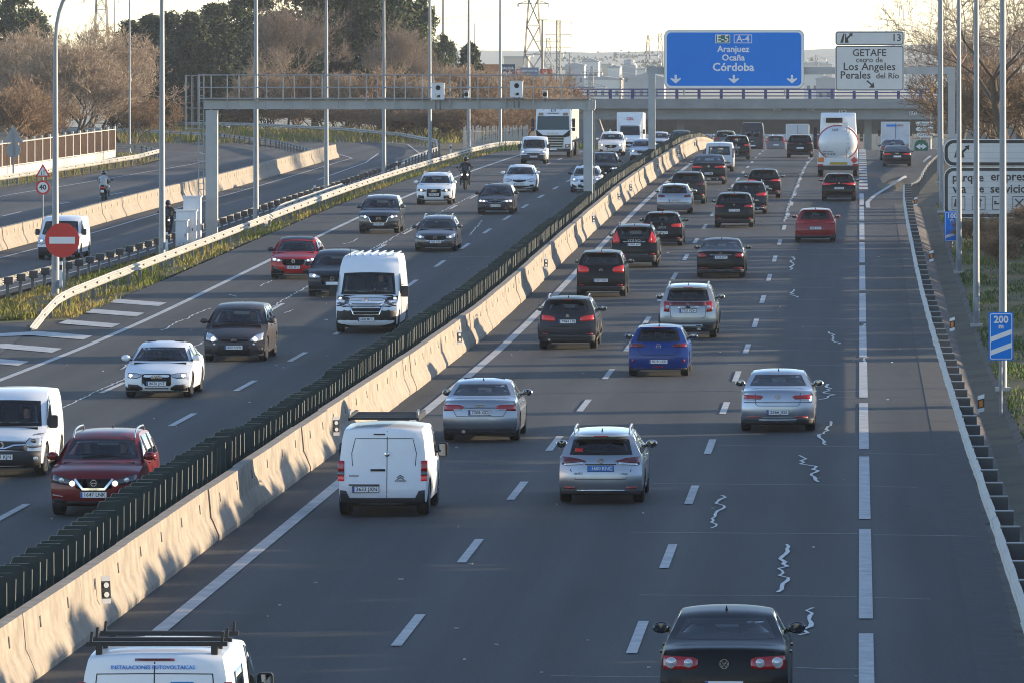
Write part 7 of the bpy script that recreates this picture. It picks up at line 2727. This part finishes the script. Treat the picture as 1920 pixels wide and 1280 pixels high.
onc(815, 342, 'crossover_car', 'white urban SUV under the first camera box', 'suv', (4.39, 1.83, 1.60), (.73, .75, .77), plate='7898 JHN', rails='silver_trim',
    front=dict(lamp=[(.44, .43, .45), (.62, .42, .49), (.90, .44, .50)], lamp_m='lens_dark', bulbs=((.70, .46, .055, 'lamp_lit'),), grille=(('gloss_black', [(-.40, .30, .49), (-.36, .25, .50), (.36, .25, .50), (.40, .30, .49)]),), badge='rings', badge_z=.445, badge_k=.26, plate=.325, low=.14,
               fogs=(('plastic_black', [(.55, .19, .29), (.88, .20, .30)]),)))
onc(930, 327, 'estate_car', 'dark grey estate car with split grille under the second camera box', 'wagon', (4.63, 1.81, 1.44), (.035, .037, .042), plate='4195 LSN', people=((1, 'driver in dark clothes in the dark grey estate car'), (-1, 'passenger in red in the dark grey estate car')),
    front=dict(lamp=[(.40, .43, .46), (.60, .41, .485), (.90, .43, .49)], bulbs=((.62, .445, .05, 'lamp_lit'), (.80, .455, .05, 'lamp_lit')), grille=(('gloss_black', [(-.34, .40, .475), (-.03, .385, .48)]), ('gloss_black', [(.03, .385, .48), (.34, .40, .475)]), ('plastic_black', [(-.66, .17, .22), (0, .16, .24), (.66, .17, .22)])),
               badge='roundel', badge_z=.50, badge_k=.1, plate=.30, low=.13, chrome=([(-.34, .40), (-.34, .475), (-.04, .48), (-.04, .385), (-.34, .40)], [(.34, .40), (.34, .475), (.04, .48), (.04, .385), (.34, .40)]), chrome_w=.02))
onc(975, 365, 'hatchback_car', 'white hatchback with a low dark smile of an air intake', 'hatch', (4.25, 1.80, 1.46), (.73, .75, .77), plate='5061 JYM',
    front=dict(lamp=[(.46, .43, .45), (.66, .39, .49), (.92, .41, .52)], grille=(('gloss_black', [(-.40, .40, .45), (0, .36, .455), (.40, .40, .45)]), ('plastic_black', [(-.62, .20, .235), (0, .14, .235), (.62, .20, .235)])), badge='wing_ring', badge_z=.49, badge_k=.13, badge_m='silver_trim', plate=.30, low=.1, chrome=([(-.40, .455), (0, .46), (.40, .455)],)))
onc(1001, 440, 'delivery_van', 'white small van with a dark bumper in front of the lorry', 'smallvan', (4.14, 1.74, 1.80), WHITE, dark_mirror=True, plate='5022 GXL', fin=False,
    front=dict(lamp=[(.54, .39, .44), (.72, .37, .50), (.92, .40, .51)], bulbs=((.78, .44, .07, 'lamp_soft'),), low=.335, low_m='plastic_grey', grille=(('plastic_black', [(-.50, .345, .40), (0, .335, .415), (.50, .345, .40)]),), fogs=(), badge='wing_ring', badge_z=.39, badge_k=.12, plate=.27))
onc(1099, 364, 'hatchback_car', 'white hatchback partly behind the camera gantry post', 'hatch', (4.06, 1.70, 1.44), (.73, .75, .77), dark_mirror=True,
    front=dict(lamp=[(.50, .45, .48), (.66, .42, .54), (.92, .44, .57)], bulbs=((.74, .49, .06, 'lamp_soft'),), grille=(('gloss_black', [(-.34, .40, .47), (0, .37, .48), (.34, .40, .47)]), ('plastic_black', [(-.5, .20, .30), (0, .17, .31), (.5, .20, .30)])), badge='slash', badge_z=.44, badge_k=.14, low=.1, fogs=(('plastic_black', [(.58, .18, .24), (.90, .19, .34)]),)))
onc(1130, 388, 'crossover_car', 'black crossover just beyond the camera gantry post', 'suv', (4.6, 1.86, 1.68), (.012, .012, .013), rails='gloss_black',
    front=dict(lamp=[(.48, .44, .46), (.66, .43, .49), (.90, .44, .50)], bulbs=((.66, .46, .05, 'lamp_soft'),), badge='ring', low=.17))
onc(1146, 470, 'crossover_car', 'white crossover in front of the white box lorry', 'suv', (4.55, 1.84, 1.71), (.73, .75, .77),
    front=dict(lamp=[(.52, .42, .45), (.70, .42, .49), (.92, .45, .52)], bulbs=((.68, .455, .07, 'lamp_lit'),), grille=(('gloss_black', [(-.44, .37, .45), (0, .31, .46), (.44, .37, .45)]),), badge='wing_ring', badge_z=.39, badge_k=.18, low=.2, low_m='plastic_black', plate=.29))
onc(1206, 452, 'saloon_car', 'silver-white saloon by the sign gantry leg', 'sedan', (4.7, 1.83, 1.46), (.45, .48, .52), metal=.3,
    front=dict(lamp=[(.50, .42, .45), (.68, .40, .49), (.92, .42, .50)], bulbs=((.72, .45, .07, 'lamp_lit'),), low=.2, low_m='plastic_black', badge='vw', badge_k=.13))
onc(1236, 540, 'hatchback_car', 'white car farther behind the silver-white saloon', 'hatch', (4.2, 1.78, 1.5), (.55, .57, .6))
onc(1276, 520, 'hatchback_car', 'dark car peeping over the green screen', 'hatch', (4.3, 1.8, 1.5), (.04, .045, .05))
onc(1190, 610, 'hatchback_car', 'pale car behind the white box lorry', 'hatch', (4.3, 1.8, 1.5), SILVER, metal=.5)
onc(112, 305.5, 'panel_van', 'white low-roofed van on the ramp behind the no-entry sign', 'smallvan', (5.0, 1.95, 1.97), WHITE, dark_mirror=True, fin=False, cat='van',
    front=dict(lamp=[(.56, .40, .44), (.74, .36, .49), (.94, .38, .50)], bulbs=((.78, .44, .06, 'lamp_soft'),), low=.30, low_m='plastic_grey', grille=(('plastic_black', [(-.52, .36, .42), (0, .35, .43), (.52, .36, .42)]),), fogs=(), badge='lozenge', badge_z=.40, badge_k=.17, plate=.22))
T, s = car('hatchback_car', 'dark navy car crossing the overbridge', 'hatch', (4.3, 1.8, 1.48), (.012, .018, .05), 0, 0, 1, group='cars on the overbridge', detail=False)
T.location = (xr(1047, 725), 725.5, 4.2)
T.rotation_euler = (0, 0, PI / 2)

# ------------------------------------------------------------------ lorries


def cab_light(t, x, y, z, w, h, m, name='headlight', d=.05):
    b = MB()
    b.box((x, y, z), (w, d, h), m)
    return b.obj(name, t)


def truck_wheels(t, ys, W_, R, dual=True):
    tm, rm = wheel_meshes(R, .30)
    for y in ys:
        for sg in (1, -1):
            w = bpy.data.objects.new('wheel', None)
            COL.objects.link(w)
            w.parent = t
            w.location = (sg * (W_ / 2 - .19), y, R)
            w.rotation_euler = (0, 0, 0 if sg > 0 else PI)
            link('tyre', tm, w)
            link('rim', rm, w)


def skin_box(name, t, pts, w0, w1, m, bev=.06):
    """cab or body: a side outline swept across the width with softened edges"""
    b = MB()
    n = len(pts)
    zs = [p[1] for p in pts]
    zlo, zhi = min(zs), max(zs)
    hw = lambda z: (w0 + (w1 - w0) * (z - zlo) / (zhi - zlo)) / 2
    cy_ = sum(p[0] for p in pts) / n
    cz_ = sum(p[1] for p in pts) / n
    sh = lambda p, k: (cy_ + (p[0] - cy_) * (1 - k), cz_ + (p[1] - cz_) * (1 - k))
    rings = []
    for f, k in ((-1, .035), (-.965, .008), (-.9, 0), (.9, 0), (.965, .008), (1, .035)):
        rings.append([(f * hw(p[1]), *sh(p, k)) for p in pts])
    vs = [v for r_ in rings for v in r_]
    fs = [(k * n + i, k * n + (i + 1) % n, (k + 1) * n + (i + 1) % n, (k + 1) * n + i) for k in range(5) for i in range(n)]
    fs += [tuple(range(n)), tuple(range(6 * n - 1, 5 * n - 1, -1))]
    b.add(vs, fs, m)
    return b.obj(name, t, smooth=True)


def big_mirror(t, x, y, z):
    b = MB()
    b.box((x, y, z), (.20, .14, .62), 'plastic_black')
    b.box((x, y, z - .45), (.20, .14, .22), 'plastic_black')
    b.bar((x * .86, y, z + .2), (x, y, z + .2), .03, 'plastic_black')
    b.bar((x * .86, y, z - .4), (x, y, z - .4), .03, 'plastic_black')
    b.obj('door_mirror', t)


# white articulated lorry, front view (local front = +y, turned round to face the camera)
Yt, xt_ = 463, xr(1037, 463)
T = thing('articulated_lorry', 'large white lorry cab with a tall pale trailer on the slow lane', 'truck', group='lorries')
place_on_road(T, xt_, Yt + 6, 12, (.1, .8), -1)
pw = paint((.73, .75, .77))
skin_box('cab', T, [(6, .45), (6.02, 1.0), (5.95, 1.9), (5.72, 2.95), (5.5, 3.42), (4.6, 3.55), (3.9, 3.5), (3.9, .5)], 2.5, 2.36, pw)
b = MB()
b.add([(-1.12, 5.965, 1.93), (1.12, 5.965, 1.93), (1.08, 5.755, 2.88), (-1.08, 5.755, 2.88), (-1.12, 5.92, 1.93), (1.12, 5.92, 1.93), (1.08, 5.70, 2.88), (-1.08, 5.70, 2.88)], [(0, 1, 2, 3), (4, 7, 6, 5), (0, 4, 5, 1), (1, 5, 6, 2), (2, 6, 7, 3), (3, 7, 4, 0)], 'lorry_glass' if 'lorry_glass' in M else mat('lorry_glass', (.02, .05, .045), .06, coat=.6).name)
b.obj('windscreen', T)
for x, z, w, h, m, nm in ((0, 3.08, .8, .05, 'gloss_black', 'sun_visor'), (-.85, 3.02, .32, .2, 'lens_dark', 'roof_light'), (.85, 3.02, .32, .2, 'lens_dark', 'roof_light')):
    cab_light(T, x, 5.72 - (z - 2.95) * .45, z, w, h, m, nm, .12)
b = MB()
b.prism([(-1.2, 1.95), (-.7, 1.55), (.7, 1.55), (1.2, 1.95), (1.15, 1.5), (.75, 1.40), (-.75, 1.40), (-1.15, 1.5)], 5.99, 6.05, 'gloss_black')
b.obj('grille_frame', T)
for k, (z, h) in enumerate(((1.30, .10), (1.12, .10), (.94, .10), (.76, .10))):
    cab_light(T, 0, 6.03, z, 1.5 - k * .06, h, 'gloss_black', 'grille_slot', .05)
for z in (1.21, 1.03, .85):
    cab_light(T, 0, 6.045, z, 1.5, .05, 'silver_trim', 'grille_bar', .05)
o = fit_text('SCANIA', .85, 'silver_trim', T, 0, 6.09, 1.68, .02)
o.rotation_euler = (PI / 2, 0, PI)
b = MB()
lp = circ(0, 3.27, .15, .12, 14)
for p, q in zip(lp[:-1], lp[1:]):
    b.bar((p[0], 5.60, p[1]), (q[0], 5.60, q[1]), .03, 'sign_black')
b.obj('emblem', T)
for sg in (1, -1):
    cab_light(T, sg * 1.02, 6.03, .82, .38, .26, 'lens_dark')
    cab_light(T, sg * .98, 6.055, .82, .16, .12, 'lens_clear', 'lamp_bulb')
    big_mirror(T, sg * 1.42, 5.7, 2.4)
cab_light(T, 0, 6.03, .52, 2.4, .22, 'plastic_black', 'front_bumper', .06)
plate(type('S', (), {'surf': staticmethod(lambda e, x, z: 6.06)}), 1, .58, '', T)
skin_box('trailer', T, [(3.3, 1.15), (3.3, 3.75), (-7.2, 3.75), (-7.2, 1.15)], 2.52, 2.5, paint((.50, .50, .47)))
b = MB()
b.box((0, -1.8, .95), (1.0, 10.5, .28), 'post_steel')
b.box((1.1, -.2, .75), (.12, 3.0, .5), 'galvanised')
b.box((-1.1, -.2, .75), (.12, 3.0, .5), 'galvanised')
b.obj('chassis', T)
truck_wheels(T, (4.9, 1.9, -3.6, -4.9, -6.2), 2.5, .5)

# white box lorry, front view
Yt = 568
T = thing('box_lorry', 'white box lorry with a wind deflector and dark red lettering', 'truck', group='lorries')
place_on_road(T, xr(1180, Yt), Yt + 3.6, 7.2, (.15, .8), -1)
skin_box('cab', T, [(3.6, .35), (3.6, .95), (3.5, 1.15), (2.75, 1.42), (2.15, 2.25), (1.6, 2.32), (1.6, .4)], 2.0, 1.8, pw)
b = MB()
b.add([(-.86, 2.755, 1.45), (.86, 2.755, 1.45), (.8, 2.19, 2.22), (-.8, 2.19, 2.22)], [(0, 1, 2, 3)], 'side_glass')
b.add([(-.86, 2.70, 1.42), (.86, 2.70, 1.42), (.8, 2.13, 2.2), (-.8, 2.13, 2.2)], [(3, 2, 1, 0)], 'side_glass')
b.obj('windscreen', T)
skin_box('wind_deflector', T, [(2.0, 2.3), (1.55, 3.3), (1.45, 3.3), (1.45, 2.3)], 1.7, 2.2, pw)
skin_box('box_body', T, [(1.4, .8), (1.4, 3.42), (-3.6, 3.42), (-3.6, .8)], 2.3, 2.3, pw)
b = MB()
b.box((0, 3.62, .78), (1.2, .05, .2), 'gloss_black')
b.box((0, 3.63, .5), (1.9, .06, .2), 'plastic_black')
b.obj('grille', T)
for sg in (1, -1):
    cab_light(T, sg * .78, 3.55, .86, .3, .24, 'lens_clear')
    b = MB()
    b.box((sg * 1.2, 2.4, 1.75), (.18, .12, .4), 'plastic_black')
    b.bar((sg * .9, 2.4, 1.7), (sg * 1.2, 2.4, 1.7), .03, 'plastic_black')
    b.obj('door_mirror', T)
o = fit_text('CBL', .62, 'ad_red', T, 0, 1.93, 2.86, .03)
o.rotation_euler = (PI / 2 - .42, 0, PI)
truck_wheels(T, (2.6, -2.2), 2.1, .36)


def rear_box(label, u, Y, W_, zt, L, m, name='box_lorry', zb=.85):
    T = thing(name, label, 'truck', group='lorries')
    place_on_road(T, xr(u, Y), Y + L / 2, L, (.14, .78), 1)
    skin_box('box_body', T, [(L / 2 - 2.2, zb), (L / 2 - 2.2, zt), (-L / 2, zt), (-L / 2, zb)], W_, W_, m)
    skin_box('cab', T, [(L / 2, .4), (L / 2, 1.2), (L / 2 - .5, 2.4), (L / 2 - 2.1, 2.45), (L / 2 - 2.1, .5)], W_ * .92, W_ * .85, m)
    b = MB()
    for sg in (1, -1):
        b.box((sg * (W_ / 2 - .05), -L / 2 - .01, (zb + zt) / 2), (.09, .04, zt - zb), 'cabinet_white')
    b.box((0, -L / 2 - .01, zt - .05), (W_, .04, .1), 'cabinet_white')
    b.obj('door_frame', T)
    b = MB()
    b.box((0, -L / 2 - .005, (zb + zt) / 2), (.03, .02, zt - zb - .2), 'seam')
    b.obj('door_gap', T)
    for sg in (1, -1):
        cab_light(T, sg * (W_ / 2 - .2), -L / 2 - .02, zb - .12, .3, .14, 'tail_red', 'tail_light')
        b = MB()
        b.box((sg * (W_ / 2 + .14), L / 2 - 1.0, 2.0), (.18, .12, .5), 'plastic_black')
        b.bar((sg * W_ * .4, L / 2 - 1.0, 2.0), (sg * (W_ / 2 + .1), L / 2 - 1.0, 2.0), .03, 'plastic_black')
        b.obj('door_mirror', T)
    b = MB()
    b.box((0, -L / 2 + .1, .55), (W_ * .9, .1, .14), 'plastic_black')
    b.obj('bumper', T)
    b = MB()
    b.box((0, 0, .75), (W_ * .5, L * .9, .25), 'post_steel')
    b.obj('chassis', T)
    truck_wheels(T, (L / 2 - 1.0, -L / 2 + 1.6), W_, .45)
    return T


rear_box('pale grey box lorry with framed rear doors far ahead', 1495, 668, 2.32, 3.7, 8.0, paint((.46, .49, .52)))
T = rear_box('white parcel lorry with a blue and red mark on the exit lane', 1679, 579, 2.5, 2.95, 7.5, paint((.50, .54, .60)), zb=.55)
fit_text('GEUR', .55, 'ad_red', T, .42, -3.79, 2.62, .03)
b = MB()
b.box((-.35, -3.78, 2.62), (.9, .01, .17), 'sign_blue')
b.obj('stripe', T)
for sg in (1, -1):
    b = MB()
    b.box((sg * .98, -3.79, 1.95), (.46, .02, .34), 'sign_grey')
    b.obj('hatch', T)

# tanker lorry, rear view
Yt, L = 400, 11.0
T = thing('tanker_lorry', 'white tanker lorry with a hazard diamond and an orange warning plate', 'truck', group='lorries')
place_on_road(T, xr(1571, Yt), Yt - .4 + L / 2, L, (.12, .8), 1)
b = MB()
prof = [(-5.36, .001), (-5.36, .55), (-5.30, .86), (-5.12, 1.08), (-4.95, 1.15), (-2, 1.17), (2.2, 1.17), (2.5, 1.05), (2.62, .001)]
b.lathe(prof, 'tank_white', 40, 'y')
o = b.obj('tank', T, smooth=True, loc=(0, 0, 2.02))
o.scale = (1.04, 1, .90)
b = MB()
ring = [(1.19 * math.cos(a) * 1.03, -4.96, 2.02 + 1.06 * math.sin(a)) for a in np.linspace(0, 2 * PI, 33)]
b.tube(ring, .035, 'ad_red', 5)
b.obj('tank_band', T)
skin_box('cab', T, [(5.5, .5), (5.5, 1.8), (5.2, 3.3), (4.6, 3.72), (3.3, 3.74), (3.0, 3.5), (3.0, .6)], 2.46, 2.12, paint((.73, .75, .77)))
for x, z, w, h, m, nm in ((-.25, 3.28, 1.0, .3, 'gloss_black', 'cab_rear_slot'), (.42, 3.05, .34, .55, 'tank_white', 'valve_cover')):
    cab_light(T, x, 2.9 if nm == 'cab_rear_slot' else -5.0, z if nm == 'cab_rear_slot' else 2.98, w, h, m, nm, .2)
b = MB()
for x in (.52, .68):
    b.bar((x, -5.38, 1.1), (x, -5.2, 3.0), .022, 'galvanised')
for z in np.arange(1.2, 3.0, .27):
    b.bar((.52, -5.37, z), (.68, -5.37, z), .015, 'galvanised')
b.obj('ladder', T)
for sg in (1, -1):
    big_mirror(T, sg * 1.42, 5.0, 2.5)
b = MB()
b.box((0, -5.2, .92), (2.46, .3, .46), 'tank_white')
b.obj('rear_frame', T)
b = MB()
b.box((0, -5.28, .52), (2.4, .16, .26), 'plastic_black')
b.obj('bumper', T)
cab_light(T, -1.02, -5.37, 1.02, .36, .28, 'sign_orange', 'hazard_plate', .02)
cab_light(T, .05, -5.37, .80, 1.05, .15, 'plate_yellow', 'reflective_strip', .02)
for sg in (1, -1):
    cab_light(T, sg * 1.05, -5.37, .70, .32, .13, 'tail_red', 'tail_light', .04)
b = MB()
b.box((.98, -5.375, 1.0), (.30, .012, .30), 'sign_red', ry=PI / 4)
b.obj('hazard_diamond', T)
b = MB()
b.box((.72, -5.38, 1.40), (.24, .012, .24), 'sign_white', ry=PI / 4)
b.obj('hazard_diamond', T)
fit_text('C278', .34, 'sign_black', T, -.18, -5.36, 2.82, .02)
fit_text('900 76 10 90', .75, 'sign_black', T, -.55, -5.39, 1.36, .02)
fit_text('EMERGENCIAS', .62, 'sign_black', T, -.6, -5.39, 1.52, .01)
b = MB()
b.box((0, 0, .9), (1.0, 10.4, .3), 'post_steel')
b.obj('chassis', T)
truck_wheels(T, (4.4, -1.6, -2.9, -4.2), 2.5, .52)

# ------------------------------------------------------------------ motorcycles and riders


def motorbike(label, rider_label, u, Y, heading, scooter=True, jacket=None, X=None):
    t = thing('scooter' if scooter else 'motorcycle', label, 'motorcycle', group='motorcycles')
    x = xr(u, Y) if X is None else X
    place_on_road(t, x, Y, 2.1, (.15, .85), heading)
    tm, rm = wheel_meshes(.30, .14)
    for y in (.75, -.70):
        w = bpy.data.objects.new('wheel', None)
        COL.objects.link(w)
        w.parent = t
        w.location = (0, y, .30)
        link('tyre', tm, w)
        link('rim', rm, w)
    b = MB()
    b.tube([(0, .86, .50), (0, .80, .85), (0, .55, 1.0), (0, .42, .62), (0, -.1, .48), (0, -.5, .58), (0, -.95, .86)], .2, 'gloss_black', 10, rads=[.10, .20, .16, .15, .22, .24, .12])
    b.box((0, .84, .72), (.42, .14, .42), 'gloss_black', taper=.6)
    b.box((.24, .5, .45), (.06, .30, .4), 'gloss_black')
    b.box((-.24, .5, .45), (.06, .30, .4), 'gloss_black')
    b.obj('fairing', t, smooth=True)
    b = MB()
    b.box((0, -.42, .83), (.32, .85, .12), 'seat_cloth', taper=.85)
    b.obj('seat', t)
    b = MB()
    b.tube([(-.37, .38, 1.08), (-.12, .50, 1.03), (.12, .50, 1.03), (.37, .38, 1.08)], .022, 'plastic_black', 6)
    b.obj('handlebar', t)
    b = MB()
    b.add([(-.2, .72, 1.0), (.2, .72, 1.0), (.15, .55, 1.38), (-.15, .55, 1.38), (-.2, .70, 1.0), (.2, .70, 1.0), (.15, .53, 1.38), (-.15, .53, 1.38)], [(0, 1, 2, 3), (7, 6, 5, 4)], 'side_glass')
    b.obj('windshield', t)
    for sg in (1, -1):
        b = MB()
        b.ball((sg * .42, .45, 1.22), .075, 'plastic_black', (1, .5, .75), 8, 6)
        b.bar((sg * .3, .42, 1.08), (sg * .42, .45, 1.2), .012, 'plastic_black')
        b.obj('mirror', t)
        b = MB()
        b.box((sg * .13, .90, .84), (.16, .05, .09), 'lamp_lit', ry=sg * .3)
        b.obj('headlight', t)
        b = MB()
        b.bar((sg * .1, .75, .3), (sg * .1, .6, .95), .03, 'galvanised')
        b.obj('fork', t)
    b = MB()
    b.box((.0, -1.04, .80), (.26, .05, .09), 'tail_lit')
    b.obj('tail_light', t)
    b = MB()
    b.box((0, -1.06, .58), (.2, .015, .16), 'plate_white')
    b.obj('number_plate', t)
    p = thing('person', rider_label, 'person', group='riders')
    p.matrix_basis = t.matrix_basis @ Matrix.Translation((0, -.32, .92))
    me = person_mesh('rider')
    if jacket:
        me = me.copy()
        me.materials[0] = M[jacket]
    link('body', me, p)
    b = MB()
    b.ball((0, .12, .76), .145, 'helmet', (1, 1.12, 1.08), 14, 10)
    b.box((0, .245, .76), (.19, .06, .09), 'side_glass', rx=-.1)
    b.obj('helmet', p, smooth=True)
    return t


motorbike('black three-wheel style scooter with two bright headlights on the slow lane', 'rider in black with a dark helmet on the slow lane scooter', 873, 370, -1)
motorbike('black motorcycle on the ramp half hidden by the second lamp post', 'rider in black on the ramp motorcycle behind the second lamp post', 318, 340, -1, False, X=-35.3)
motorbike('dark scooter with red tail light on the far ramp', 'rider in a grey jacket and backpack on the far ramp scooter', 203, 405, 1, True, 'cloth_light', X=-45.9)
